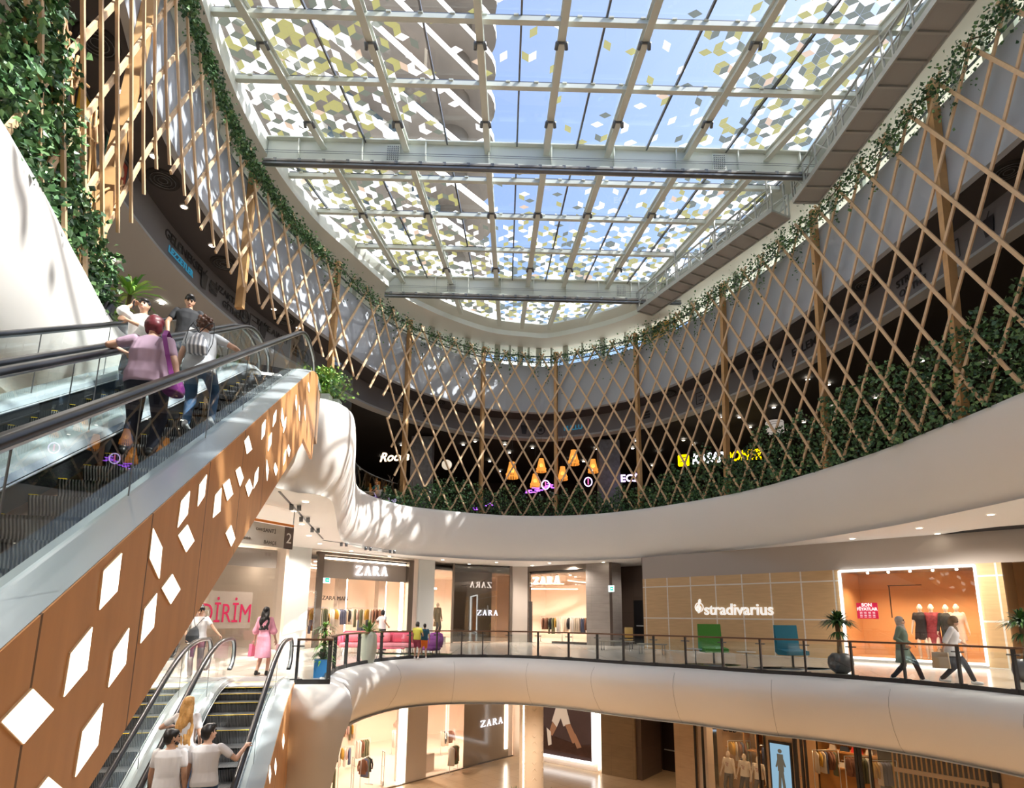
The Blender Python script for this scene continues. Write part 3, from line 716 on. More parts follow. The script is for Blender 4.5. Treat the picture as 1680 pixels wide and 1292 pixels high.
def escalator(es, aR, aL, label, rnd_ext=(.9, 1.5), yellow=False):
    """aR, aL: lateral positions of the two glass balustrades"""
    org = EP((aR + aL) / 2, es.t0, es.zb); e = empty('escalator', org, math.atan2(ER.y, ER.x), label, 'escalator')
    Mi = e.matrix_basis.inverted() if False else (Matrix.Translation(org) @ Matrix.Rotation(math.atan2(ER.y, ER.x), 4, 'Z')).inverted()
    def pt(mb, nm, **k):
        mb.v = [tuple(Mi @ Vector(v)) for v in mb.v]; o = mb.build(nm, e); 
        return o
    ts = [es.t0 - rnd_ext[0] + i * ((es.t1 + rnd_ext[1]) - (es.t0 - rnd_ext[0])) / 60 for i in range(61)]
    HR = .95
    for a, s_ in ((aR, 1), (aL, -1)):
        # handrail with newel loops
        P = []; r = .34; tA, tB = ts[0], ts[-1]
        for k in range(7): g = -math.pi / 2 - math.pi * k / 6 * 1; P.append((tA + .0 + r * math.cos(g) * 1, es.N(tA) + HR - r + r * math.sin(g)))
        P = [(tA - r * math.sin(math.pi * k / 7), es.N(tA) + HR - r - r * math.cos(math.pi * k / 7)) for k in range(8)]
        P += [(t, es.N(t) + HR) for t in ts[1:-1]]
        P += [(tB + r * math.sin(math.pi * k / 7), es.N(tB) + HR - r + r * math.cos(math.pi * k / 7)) for k in range(8)]
        m = MB(); pts = [EP(a, t, z) for t, z in P]; fr = []
        for i in range(len(pts)):
            d = (pts[min(i + 1, len(pts) - 1)] - pts[max(i - 1, 0)]).normalized(); fr.append((ER, ER.cross(d)))
        m.ribbon(pts, fr, .085, .045, BLACK, True); pt(m, 'handrail')
        m = MB(); m.ribbon([p - f_[1] * -.0 - Vector((0, 0, 0)) + f_[1] * (-.035) for p, f_ in zip(pts, fr)], fr, .04, .03, STEEL, True); pt(m, 'handrail_track')
        # glass panels
        n_ = 9
        for k in range(n_):
            i0, i1 = round(1 + 58 * k / n_), round(1 + 58 * (k + 1) / n_); seg = ts[i0:i1 + 1]; g_ = .008
            up_ = [EP(a, t, es.N(t) + HR - .04) for t in seg]; lo = [EP(a, t, es.N(t) + .1) for t in seg]
            up_[0] += EH * g_; lo[0] += EH * g_; m = MB(); nv = len(seg)
            m.faces(lo + up_, [(i, i + 1, nv + i + 1, nv + i) for i in range(nv - 1)], GLASS); 
            m.bar(lo[0], up_[0], .014, .006, STEELD, ER)
            pt(m, 'glass_panel')
        for tE, sg in ((tA, -1), (tB, 1)):   # rounded glass at the ends
            m = MB()
            z0 = es.N(tE) + HR - r; cpt = [EP(a, tE + sg * (r - .03) * math.sin(math.pi * k / 8), z0 + (r - .03) * math.cos(math.pi * k / 8)) for k in range(9)]
            base = [EP(a, tE, es.N(tE) + .1), EP(a, tE + sg * .2, es.N(tE) + .1)]
            m.poly([base[0]] + cpt[:5] + cpt[5:8] + [base[1]] if sg > 0 else [base[1]] + cpt[:8][::-1] + [base[0]], GLASS)
            pt(m, 'newel_glass')
        # decks either side of the glass, skirt
        m = MB(); P2 = [(EP(a, t, es.N(t))) for t in ts]; V = []
        prof = [(.26, -.02), (.26, .09), (.02, .11), (-.02, .11), (-.10, .09), (-.13, .03), (-.13, -.22)]
        for p in P2:
            for o_, z in prof: V.append(p + ER * (o_ * s_) + Vector((0, 0, z)))
        K = len(prof); m.faces(V, [(i * K + k, i * K + k + 1, (i + 1) * K + k + 1, (i + 1) * K + k) for i in range(len(P2) - 1) for k in range(K - 2)], DECKM)
        m.faces(V, [(i * K + k, i * K + k + 1, (i + 1) * K + k + 1, (i + 1) * K + k) for i in range(len(P2) - 1) for k in (K - 2,)], DARKSK)
        pt(m, 'deck')
        m = MB(); m.tube([EP(a - .15 * s_, t, es.N(t) + .02) for t in ts], .012, STEEL, 5); pt(m, 'skirt_brush')
    # steps
    wS = (aR - aL) - .28; mid = (aR + aL) / 2; runl = .40; n_ = int((es.t1 - es.t0 + 2.2) / runl)
    protos = {}
    for k in range(n_):
        t = es.t0 - 1.0 + runl * k; z = es.NS(t); loc = Mi @ EP(mid, t, z); yl = yellow and k > n_ - 6
        if yl not in protos:
            m = MB(); h_ = wS / 2; D = runl
            for pr in ([(0, 0), (D, 0), (D, -.03), (0, -.03)], [(0, 0), (0, -.03), (.03, -.12), (.05, -.26), (.09, -.26), (.06, -.03)]):
                pp = [Vector((-h_, y_, z_)) for y_, z_ in pr]; m.prism(pp, (2 * h_, 0, 0), STEPM)
            if yl: m.box((0, .015, .003), (wS, .03, .008), YEL)
            elif not yellow: m.box((-h_ + .03, .02, .003), (.06, .04, .008), YEL)
            protos[yl] = m.build('step', e, loc)
        else:
            c = protos[yl].copy(); COL.objects.link(c); c.parent = e; c.location = loc
    for tc_, sg in ((es.t1 + 1.15, 1), (es.t0 - 1.0, -1)):
        m = MB(); z = es.N(tc_); q = [EP(mid + wS / 2, tc_, z + .005), EP(mid - wS / 2, tc_, z + .005), EP(mid - wS / 2, tc_ + sg * 1.3, z + .005), EP(mid + wS / 2, tc_ + sg * 1.3, z + .005)]
        m.prism(q, (0, 0, .012), STEEL); m.prism([EP(mid + wS / 2, tc_, z + .016), EP(mid - wS / 2, tc_, z + .016), EP(mid - wS / 2, tc_ + sg * .08, z + .016), EP(mid + wS / 2, tc_ + sg * .08, z + .016)], (0, 0, .006), YEL)
        pt(m, 'comb_plate')
    # truss under the steps
    m = MB(); V = []
    for t in ts:
        z = es.N(t); 
        for o_, dz in ((aR + .24, -.02), (aR + .24, -1.3), (aL - .24, -1.3), (aL - .24, -.02)): V.append(EP(o_, t, z + dz))
    m.faces(V, [(i * 4 + k, i * 4 + k + 1, (i + 1) * 4 + k + 1, (i + 1) * 4 + k) for i in range(len(ts) - 1) for k in range(3)], mat('truss_cover', (.32, .2, .12), .6)); pt(m, 'truss')
    return e, pt
EA = Esc(0.0, 6.9, .84, .27); EB = Esc(-7.0, 7.0, .79)
eA, ptA = escalator(EA, -1.84, -2.93, 'near escalator going up with two women standing on it, orange wood cladding on its side')
eA2, ptA2 = escalator(EA, -3.15, -4.27, 'left escalator beside the near one, two men coming down at its top')
eB, ptB = escalator(EB, -1.86, -3.12, 'lower escalator on the right with three young people riding up', yellow=True)
eB2, ptB2 = escalator(EB, -3.62, -4.88, 'lower escalator on the left, empty grey steps below the wood cladding', yellow=True)
# wood cladding of the near escalator: outline measured on its plane
def cladding(es, a, pix_end, diamonds, pt, thick=.06, tA=None):
    tE = pix_end[0][0]; T = [es.t0 - .9 + i * (tE - es.t0 + .9) / 50 for i in range(51)]
    top = [(t, es.N(t) + .085) for t in T]; bot = [(t, es.N(t) - 1.36) for t in T if t < pix_end[1][0]]
    m = MB(); n_ = min(len(top), len(bot)); tb = pix_end[1][0]
    bot = [(t, (es.zb + (t - es.t0) * TT if t > es.t0 + 1 else es.N(t)) - 1.36) for t in T if t < tb - .02] + list(pix_end[1:])
    poly_ = top + list(pix_end[:1])[::-1] + bot[::-1]
    flat = [Vector((t, z, 0)) for t, z in poly_]; tri = tessellate_polygon([flat])
    for off_ in (0, -thick):
        m.faces([EP(a + off_, t, z) for t, z in poly_], [tuple(f) for f in tri], WOODC)
    k_ = len(poly_); m.faces([EP(a + o_, t, z) for o_ in (0, -thick) for t, z in poly_], [(i, (i + 1) % k_, k_ + (i + 1) % k_, k_ + i) for i in range(k_)], WOODC)
    o = pt(m, 'wood_cladding')
    for q in diamonds:
        pp = [onplane(x, y, ER * (a + .004), ER) for x, y in q]; d_ = MB(); d_.prism(pp, ER * .010, LAMPW); pt(d_, 'lit_diamond')
        fr_ = MB(); c_ = sum(pp, Vector()) / 4
        for i in range(4): fr_.bar(pp[i], pp[(i + 1) % 4], .012, .012, mat('diamond_rim', (.6, .4, .22), .5), ER)
        pt(fr_, 'diamond_rim')
c3 = lambda q: [(x * .3653, 820 + y * .3653) for x, y in q]; c2_ = lambda q: [(x / 3, 400 + y / 3) for x, y in q]; c8 = lambda q: [(200 + x * .257, 960 + y * .257) for x, y in q]
DA = [c3(q) for q in ([(140, 848), (233, 940), (98, 1094), (0, 995)], [(457, 912), (432, 1100), (332, 1242), (365, 1040)], [(408, 570), (383, 762), (280, 883), (312, 690)], [(574, 574), (558, 735), (481, 840), (505, 680)],
    [(541, 238), (520, 408), (441, 492), (461, 318)], [(683, 126), (723, 212), (710, 352), (668, 260)], [(700, 418), (685, 570), (626, 642), (645, 490)], [(770, 332), (805, 400), (762, 466), (723, 395)],
    [(838, 110), (868, 182), (832, 233), (797, 158)], [(1035, 112), (1053, 172), (1035, 208), (1011, 148)], [(210, 1243), (285, 1305), (200, 1420), (130, 1345)])]
DA += [[(310, 805), (306, 843), (290, 865), (296, 822)], [(338, 778), (334, 813), (323, 830), (326, 795)], [(362, 800), (360, 838), (348, 849), (352, 812)]]
DA += [c2_(q) for q in ([(1125, 1155), (1143, 1230), (1115, 1262), (1095, 1185)], [(1178, 1095), (1195, 1150), (1178, 1192), (1157, 1115)], [(1225, 1155), (1240, 1200), (1220, 1243), (1205, 1190)], [(1270, 1097), (1265, 1165), (1245, 1203), (1252, 1130)],
    [(1220, 943), (1237, 1010), (1212, 1033), (1200, 970)], [(1305, 863), (1300, 935), (1284, 962), (1287, 890)], [(1358, 815), (1355, 870), (1340, 900), (1343, 845)], [(1335, 927), (1332, 985), (1316, 1020), (1320, 955)],
    [(1386, 805), (1394, 850), (1390, 900), (1381, 860)], [(1407, 850), (1403, 900), (1392, 930), (1395, 880)], [(1310, 1060), (1320, 1110), (1312, 1165), (1307, 1110)], [(1352, 1075), (1365, 1110), (1355, 1140), (1345, 1105)],
    [(1407, 1010), (1402, 1065), (1392, 1090), (1396, 1040)], [(1418, 985), (1427, 1015), (1420, 1047), (1411, 1012)], [(1455, 740), (1460, 780), (1457, 820), (1451, 785)], [(1470, 790), (1475, 830), (1472, 870), (1468, 830)],
    [(1500, 790), (1503, 830), (1500, 870), (1496, 830)], [(1517, 680), (1522, 705), (1520, 730), (1514, 700)])]
aC = -1.57
p1_ = eplane(521, 640, aC); p2_ = eplane(512, 753, aC); p3_ = eplane(497, 718, aC)
cladding(EA, aC, [(p1_[0] - .02, p1_[1]), p3_, p2_], DA, ptA)
DB = [c8(q) for q in ([(1030, 945), (1036, 990), (1026, 1045), (1021, 1000)], [(978, 1100), (985, 1150), (978, 1210), (971, 1160)], [(942, 1145), (950, 1200), (941, 1265), (934, 1210)])]
q1_ = eplane(486, 1110, aC); q2_ = eplane(480, 1235, aC)
cladding(EB, aC - .02, [(q1_[0], 0.05), (q1_[0] - 2.4, EB.N(q1_[0] - 2.4) - 1.36), (q1_[0], -1.9)], DB, ptB)
# a third escalator whose end shows behind the cladding
EC = Esc(0.0, 6.9, 0)
m = MB(); nw = empty('escalator', (-9.6, 17.2, 0), R(12), 'far escalator end of which only the rounded newel shows behind the wood cladding', 'escalator')
P = [(0.0 - .34 * math.sin(math.pi * k / 8), .62 + .34 * math.cos(math.pi * k / 8)) for k in range(9)]
m.ribbon([(0, -y_, z_) for y_, z_ in [(2.0, .96), (1, .96)] + P], [((1, 0, 0), (0, 0, 1))] * 11, .085, .05, BLACK, True); m.build('handrail', nw)
m = MB(); m.box((0, -1, .08), (.4, 2.4, .3), DECKM); m.build('deck', nw)
m = MB(); m.box((0, -.95, .58), (.012, 2.1, .72), GLASS); m.build('newel_glass', nw)

# ---------------------------------------------------------------- level 2 glass railing
rp = offset(L2, -.10)
i0 = min(range(len(L2)), key=lambda i: abs(L2[i].x - 10.75) + abs(L2[i].y - 11)); i1 = min(range(len(L2)), key=lambda i: (L2[i] - Vector((-4.68, 13.1))).length)
path = rp[i0:i1 + 1][::-1]     # from the corner by the escalator to the far right
pc = [0.0]
for a, b in zip(path, path[1:]): pc.append(pc[-1] + (b - a).length)
def onpath(l):
    l = max(0, min(pc[-1] - 1e-4, l)); i = max(k for k in range(len(pc)) if pc[k] <= l); i = min(i, len(path) - 2); t_ = (l - pc[i]) / (pc[i + 1] - pc[i]); return path[i].lerp(path[i + 1], t_), (path[i + 1] - path[i]).normalized()
rg = empty('glass_railing', (path[8].x, path[8].y, 0), 0, 'curved glass railing with dark posts and brown handrail around the middle floor opening', 'railing'); rinv = Matrix.Translation((-path[8].x, -path[8].y, 0))
def rpt(mb, nm): o = mb.build(nm); o.parent = rg; o.matrix_parent_inverse = rinv; return o
HRW = mat('handrail_wood', (.16, .085, .05), .35)
m = MB(); fr = []; 
for i in range(len(path)):
    d = (path[min(i + 1, len(path) - 1)] - path[max(0, i - 1)]).normalized(); fr.append((Vector((-d.y, d.x, 0)), Vector((0, 0, 1))))
m.ribbon([(p.x, p.y, .96) for p in path], fr, .11, .045, HRW); rpt(m, 'handrail')
m = MB(); m.ribbon([(p.x, p.y, .04) for p in path], fr, .07, .16, RAILD); rpt(m, 'base_strip')
want = [547, 566, 587, 624, 671, 715, 756, 791, 834, 882, 933, 980, 1023, 1073, 1126, 1186, 1250, 1322, 1400, 1486, 1578, 1671, 1775]
ls = [.02, .84]
k = 0; l = 1.6; 
while l < pc[-1]:
    p, d = onpath(l); x = proj((p.x, p.y, 0))[0]
    if k < len(want) and x >= want[k] and (l > 3.0 or want[k] < 600): ls.append(l); k += 1
    l += .02
    if k < len(want) and l > 3.4 and x > want[k] + 30: k += 1
ls = [l for i, l in enumerate(ls) if i == 0 or l - ls[i - 1] > .3]
for l in ls:
    p, d = onpath(l); a_ = math.atan2(d.y, d.x); m = MB(); m.box((p.x, p.y, .48), (.045, .09, .94), RAILD, a_)
    for zz in (.12, .82): m.box((p.x, p.y, zz), (.26, .03, .03), STEELD, a_)
    rpt(m, 'post')
for la, lb in zip(ls, ls[1:]):
    m = MB(); K = max(2, int((lb - la) / .35)); lo = [onpath(la + .05 + (lb - la - .1) * k / K)[0] for k in range(K + 1)]
    m.faces([(p.x, p.y, z) for z in (.1, .86) for p in lo], [(k, k + 1, K + 2 + k, K + 1 + k) for k in range(K)], GLASS); rpt(m, 'glass_panel')
# upper gallery glass railing at the left end of the hedge
pth = [L3[i] for i in range(len(L3)) if L3[i].x < -5.3 and 19 < L3[i].y < 28.8]
if len(pth) > 2:
    g3 = empty('glass_railing', (pth[0].x, pth[0].y, Z3), 0, 'short glass railing of the upper gallery left of the ivy hedge', 'railing'); pth = offset(pth, -.3, False)
    m = MB(); n_ = len(pth); m.faces([(p.x - pth[0].x, p.y - pth[0].y, z) for z in (.05, 1.0) for p in pth], [(k, k + 1, n_ + k + 1, n_ + k) for k in range(n_ - 1)], GLASS); m.build('glass_panel', g3)
    m = MB(); m.tube([(p.x - pth[0].x, p.y - pth[0].y, 1.03) for p in pth], .025, RAILD, 6); m.build('handrail', g3)

# ---------------------------------------------------------------- shop fronts
class Fac:
    def __init__(s, P, Q): s.P, s.Q = Vector((*P, 0)), Vector((*Q, 0)); s.d = (s.Q - s.P).normalized(); s.n = Vector((-s.d.y, s.d.x, 0)); s.yaw = math.atan2(s.d.y, s.d.x)   # n points away from the viewer
    def at(s, x, z=0.0, back=0.0, y=1011):
        r = ray(x, y); t = (s.P - EYEV).dot(s.n) / r.dot(s.n); p = EYEV + r * t; return Vector((p.x, p.y, z)) + s.n * back
    def pix(s, x, y, back=0.0):
        p = onplane(x, y, s.P + s.n * back, s.n); return p
    def box(s, m, xa, xb, z0, z1, th, mt, back=0.0):
        a, b = s.at(xa), s.at(xb); a, b = a + s.n * (back + th / 2), b + s.n * (back + th / 2)
        m.bar((a.x, a.y, (z0 + z1) / 2), (b.x, b.y, (z0 + z1) / 2), th, z1 - z0, mt)
FA = Fac((-9.9, 26.6), (-3.0, 34.3)); FB = Fac((-3.0, 34.3), (.3, 36.0)); FC = Fac((1.0, 36.1), (4.2, 33.5)); FD = Fac((6.7, 29.6), (15.6, 20.0))
FC1 = Fac((.6, 38.6), (5.2, 35.0)); FA1 = Fac((-9.9, 27.2), (.4, 39.2)); FD1 = Fac((7.4, 31.6), (16.3, 22.2))
CT = 4.5
STONE = grid_mat('grey_stone_cladding', (.30, .27, .25), (.2, .18, .165), 1.5, .45, .004, 'XZ', .5, .06, grain=(.6, .6, 2.5))
STONED = grid_mat('dark_stone', (.105, .075, .06), (.06, .045, .04), 1.2, .9, .005, 'XZ', .45, .08)
STONET = grid_mat('tan_stone_cladding', (.47, .345, .23), (.38, .27, .18), 1.4, .7, .004, 'XZ', .4, .05, grain=(.6, .6, 2.5))
STONEB = grid_mat('brown_stone_cladding', (.27, .20, .125), (.2, .14, .09), 1.3, .6, .004, 'XZ', .45, .05, grain=(.6, .6, 2.5))
COLW = mat('pale_column', (.60, .63, .62), .45); ZHEAD = mat('taupe_header', (.34, .30, .265), .4, spec=.5); TAUPE = mat('taupe_panel', (.50, .44, .385), .3)
BRONZE = mat('bronze_frame', (.20, .165, .135), .35, metal=.6); PEACH = mat('peach_plaster', (.80, .68, .58), .6); PEACHF = mat('peach_floor', (.74, .63, .54), .3)
STRIP = emis('cove_light', (1.0, .86, .68), 7.0); WLET = emis('white_lit_letters', (1, .97, 1), 3.0); DOTL = emis('downlight', (1.0, .90, .74), 14.0)
SHOPD = mat('shop_dark_shelf', (.05, .04, .035), .6)
def spot(loc, pw, col=(1, .85, .68), size=2.6, rad=.08, d=(0, 0, -1), blend=.6):
    l = bpy.data.lights.new('ceiling_spot', 'SPOT'); l.energy = pw; l.color = col; l.spot_size = size; l.shadow_soft_size = rad; l.spot_blend = blend
    o = bpy.data.objects.new('ceiling_spot', l); COL.objects.link(o); o.location = loc; o.rotation_euler = Vector(d).to_track_quat('-Z', 'Y').to_euler(); return o
# room shells
W_ = MB()
shell = [(-17, 31), (-8.8, 39.6), (-3.2, 44.2), (2.6, 44.4), (8.2, 39.6)]
for a, b in zip(shell, shell[1:]): W_.bar((*a, 2.0), (*b, 2.0), .2, 5.2, PEACH)
for a, b in (((-17, 31), (-9.9, 26.0)), ((8.2, 39.6), (5.0, 33.6))): W_.bar((*a, 2.0), (*b, 2.0), .15, 5.2, PEACH)
struct(W_, 'wall_zone_of_the_upper_shop' if False else 'wall_back')
m = MB(); slab(m, [(-17, 31), (-9.9, 26.7), (-3.1, 34.4), (.3, 36.1), (1, 36.2), (4.2, 33.6), (8.2, 39.6), (2.6, 44.4), (-3.2, 44.2), (-8.8, 39.6)], [], 4.05, PEACH)
slab(m, [(-17, 31), (-9.9, 26.7), (-3.1, 34.4), (.3, 36.1), (1, 36.2), (4.2, 33.6), (8.2, 39.6), (2.6, 44.4), (-3.2, 44.2), (-8.8, 39.6)], [], .012, PEACHF); struct(m, 'ceiling')
sh1 = [(-17, 31), (-9.9, 26.9), (.3, 39.1), (5.2, 35.2), (9, 40), (3, 47), (-4, 47), (-12, 40)]
m = MB(); slab(m, sh1, [], -2.35, PEACH); slab(m, sh1, [], Z1 + .012, PEACHF)
for a, b in zip(sh1[4:], sh1[5:]): m.bar((*a, -4.5), (*b, -4.5), .2, 5, PEACH)
m.bar((5.3, 35.3, -4.5), (9, 40, -4.5), .2, 5, PEACH); m.bar((-17, 31, -4.5), (-12, 40, -4.5), .2, 5, PEACH); struct(m, 'ceiling')

def front(name, label, F, parts, cat='shop front'):
    e = empty(name, (F.P.x, F.P.y, 0), 0, label, cat); inv = Matrix.Translation((-F.P.x, -F.P.y, 0))
    for nm, specs in parts:
        m = MB()
        for sp_ in specs: F.box(m, *sp_)
        o = m.build(nm, e); o.matrix_parent_inverse = inv
    return e, inv
# letters Z A R A with thick and thin strokes and serifs
def zara(F, x0, x1, zc, h, parent, inv, mt, mirror=False, back=-.06, z1=None):
    a, b = F.at(x0), F.at(x1); L = (b - a).length; d = (b - a) / L; adv = L / 4; n_ = F.n; Z = Vector((0, 0, 1)); dz = 0 if z1 is None else (z1 - zc)
    for k, ch in enumerate('ARAZ' if mirror else 'ZARA'):
        m = MB(); wd = adv * .74; o0 = a + d * (adv * k + adv * .12) + n_ * back + Z * (zc + dz * k / 3.0)
        def S(x1_, z1_, x2_, z2_, t_):
            if mirror: x1_, x2_ = 1 - x1_, 1 - x2_
            m.bar(o0 + d * (x1_ * wd) + Z * (z1_ * h), o0 + d * (x2_ * wd) + Z * (z2_ * h), .05, t_ * h, mt, n_) if abs(x1_ - x2_) > .02 and False else m.bar(o0 + d * (x1_ * wd) + Z * (z1_ * h), o0 + d * (x2_ * wd) + Z * (z2_ * h), t_ * h, .05, mt, n_)
        if ch == 'Z': S(.02, .96, .95, .96, .07); S(.0, .04, .98, .04, .07); S(.9, .95, .1, .05, .17); S(.03, .96, .03, .78, .06); S(.96, .04, .96, .24, .06)
        if ch == 'A': S(.5, 1, .12, .03, .07); S(.48, 1, .86, .03, .17); S(.24, .36, .72, .36, .06); S(0, .02, .26, .02, .05); S(.68, .02, 1.04, .02, .05)
        if ch == 'R': S(.2, .97, .2, .03, .16); S(.05, .97, .6, .97, .06); S(.6, .97, .8, .76, .13); S(.8, .76, .58, .52, .13); S(.2, .5, .6, .5, .06); S(.5, .5, .9, .03, .16); S(.05, .02, .38, .02, .05); S(.84, .02, 1.04, .02, .05)
        o = m.build('sign_letter', parent); o.matrix_parent_inverse = inv
# upper left shop
eZ, iZ = front('storefront', 'wide glazed shop front with a large lit sign and bronze frame behind the pink sofa', FA,
    [('column', [(463, 501, 0, CT, .5, COLW, -.15)]), ('column', [(683, 709, 0, CT, .5, COLW, -.1)]),
     ('glass_panel', [(330, 460, .05, 4.2, .02, SHOPG)]), ('glass_panel', [(502, 518, .05, 4.2, .02, SHOPG)]), ('glass_panel', [(712, 742, .05, 4.2, .02, SHOPG)]),
     ('door_frame', [(516, 526, 0, 4.4, .12, BRONZE), (668, 676, 0, 4.4, .25, BRONZE), (516, 676, 4.28, 4.42, .25, BRONZE), (676, 683, 0, CT, .1, PEACH)]),
     ('header_panel', [(526, 668, 3.22, 4.1, .05, ZHEAD, .25)]), ('header_panel', [(330, 460, 3.5, 4.3, .05, ZHEAD, .25)]),
     ('cove_light', [(526, 668, 4.12, 4.2, .05, STRIP, .3), (661, 666, .1, 4.0, .05, STRIP, .3), (452, 457, .1, 4.2, .05, STRIP, .3), (340, 452, 4.15, 4.22, .04, STRIP, .3)])])
zara(FA, 581, 637, 3.44, .46, eZ, iZ, WLET, z1=3.50, back=.16)
eB_, iB_ = front('storefront', 'smoked glass corner window with two small lit signs left of the second shop entrance', FB,
    [('glass_panel', [(744, 836, .05, 4.4, .03, glass('smoked_glass', (.50, .46, .42), .12))]), ('backing_panel', [(748, 812, .05, 4.3, .05, TAUPE, .5)]), ('frame', [(741, 744, 0, CT, .1, BRONZE), (836, 840, 0, CT, .12, BRONZE)]),
     ('cove_light', [(715, 745, 3.1, 3.2, .04, STRIP, 3.0)])])
zara(FB, 770, 808, 3.15, .34, eB_, iB_, WLET, True, back=.1); zara(FB, 781, 817, 1.55, .3, eB_, iB_, mat('pale_letters', (.75, .75, .85), .4, emit=(.8, .8, 1), es=.6), back=-.05)
m = MB(); Fac((.3, 36.0), (1.0, 36.1)).box(m, 838, 866, 0, CT, .3, TAUPE); struct(m, 'wall_back')
eC, iC = front('storefront', 'open shop entrance with lit sign and clothes racks next to the grey stone pillar', FC,
    [('header_panel', [(866, 962, 3.3, 4.15, .05, glass('header_glass', (.9, .85, .8), .1), 0)]), ('frame', [(864, 868, 0, 4.4, .2, BRONZE), (864, 963, 4.2, CT, .3, BRONZE)]),
     ('display_base', [(905, 962, 0, .12, .4, SHOPD)]), ('rack_panel', [(866, 872, 0, 2.4, .1, SHOPD)])])
zara(FC, 874, 920, 3.42, .42, eC, iC, WLET)
m = MB(); FC.box(m, 962, 1003, 0, CT, 1.2, STONE); struct(m, 'wall_back')
m = MB(); a = FC.at(1003); FR = Fac((a.x, a.y), (a.x + .9, a.y + 1.6)); FR2 = Fac((6.2, 36.0), (8.6, 33.4))
m.bar((a.x, a.y, CT / 2), (a.x + .35, a.y + 4.5, CT / 2), .15, CT, STONED); FR2.box(m, 1008, 1075, 0, CT, .2, STONED); b = FD.at(1056); m.bar((b.x + .1, b.y + .1, CT / 2), (b.x + 2.2, b.y + 5, CT / 2), .2, CT, STONED)
struct(m, 'wall_right')
m = MB(); FR2.box(m, 1041, 1063, 0, 2.5, .06, mat('black_door', (.01, .01, .012), .4), -.06); FR2.box(m, 1046, 1060, 1.02, 1.08, .06, STEEL, -.14); struct(m, 'door_1')
def exitsign(loc, yaw, label, w_=.34, h_=.34):
    e = empty('exit_sign', loc, yaw, label, 'exit sign'); m = MB(); m.box((0, 0, 0), (w_, .03, h_), emis('exit_pale', (.75, .95, .92), 1.6)); m.build('panel', e)
    m = MB(); G = emis('exit_green', (.02, .45, .30), 1.2); m.box((w_ * .12, -.02, 0), (w_ * .55, .012, h_ * .62), G); m.build('pictogram', e)
    m = MB(); m.bar((0, -.03, .0), (w_ * .28, -.03, 0), .04, .012, emis('exit_white', (1, 1, 1), 1.5), (0, 1, 0)); m.build('arrow', e)
p = FC.at(1004, 3.0, -.08, 963); exitsign((p.x, p.y, 3.05), FC.yaw, 'small green and white exit sign on the edge of the grey stone pillar, middle floor')
p = FA.at(546, 3.0, .8); exitsign((p.x, p.y, 3.15), FA.yaw, 'small green exit sign hanging inside the glazed shop front left of its large lit sign', .4, .3)
# right: tiled timber wall with big window
TILEW = grid_mat('timber_tiles', (.60, .40, .205), (.72, .69, .62), 1.25, 1.5, .028, 'XZ', .4, .05, grain=(.5, .5, 4))
HEADG = mat('grey_plaster_header', (.40, .355, .315), .6)
def facobj(F, name, specs, kind='structure'):
    """a wall whose own x axis runs along the facade so its joints lie right"""
    m = MB(); 
    for xa, xb, z0, z1, th, mt, back in specs:
        a, b = (F.at(xa) - F.P).dot(F.d), (F.at(xb) - F.P).dot(F.d); m.box(((a + b) / 2, back + th / 2, (z0 + z1) / 2), (b - a, th, z1 - z0), mt)
    o = m.build(name); o.location = F.P; o.rotation_euler = (0, 0, F.yaw); o['kind'] = kind; return o
facobj(FD, 'wall_right', [(1056, 1384, 0, 3.42, .25, TILEW, 0), (1612, 1655, 0, 3.42, .25, TILEW, 0)])
facobj(FD, 'wall_right', [(1056, 1900, 3.42, CT, .25, HEADG, .02), (1384, 1612, 3.30, 3.45, .2, HEADG, .05), (1384, 1612, 0, .12, .25, HEADG, .0)])
for xx in (1700, 1900): pass
facobj(FD, 'wall_right', [(1730, 1950, 0, 3.42, .25, TILEW, 0)])
eW = empty('shop_window', FD.at(1384), FD.yaw, 'large shop window with glowing white frame, orange inside with four dressed mannequins', 'shop window')
W0 = FD.at(1384); WL = (FD.at(1610) - W0).length
FRM = emis('lit_frame', (1, .98, .95), 2.0); ORG = mat('orange_plaster', (.62, .34, .15), .6)
m = MB(); 
for c_, s_ in (((0, -.03, 1.72), (.07, .12, 3.3)), ((WL, -.03, 1.72), (.07, .12, 3.3)), ((WL / 2, -.03, 3.36), (WL, .12, .07)), ((WL / 2, -.03, .12), (WL, .12, .07))): m.box(c_, s_, FRM)
m.build('frame', eW); m = MB(); m.box((WL / 2, .02, 1.72), (WL, .015, 3.2), SHOPG); m.build('glass_pane', eW)
m = MB(); m.box((WL / 2, 3.0, 1.9), (WL + 2, .1, 4), ORG); m.box((-.3, 1.6, 1.9), (.1, 3, 4), ORG); m.box((WL + .6, 1.6, 1.9), (.1, 3, 4), ORG); m.box((WL / 2, 1.6, .06), (WL + 1, 3, .12), ORG); m.box((WL / 2, 1.6, 3.45), (WL + 1, 3, .1), mat('window_ceiling', (.3, .27, .23), .6)); m.build('display_box', eW)
m = MB()
for k in range(5): m.ball((WL * (.15 + .17 * k), 1.2, 3.34), .05, DOTL, n=5)
m.build('display_lamps', eW)
m = MB(); m.box((WL * .33, .9, 2.2), (.03, .03, 1.2), BLACK); m.box((WL * .45, .9, 2.8), (WL * .26, .03, .03), BLACK); m.build('black_frame', eW)
for fx in (.2, .6, .9):
    q = W0 + FD.d * (WL * fx) + FD.n * 1.2; spot((q.x, q.y, 3.3), 160, (1, .72, .45), 2.4)
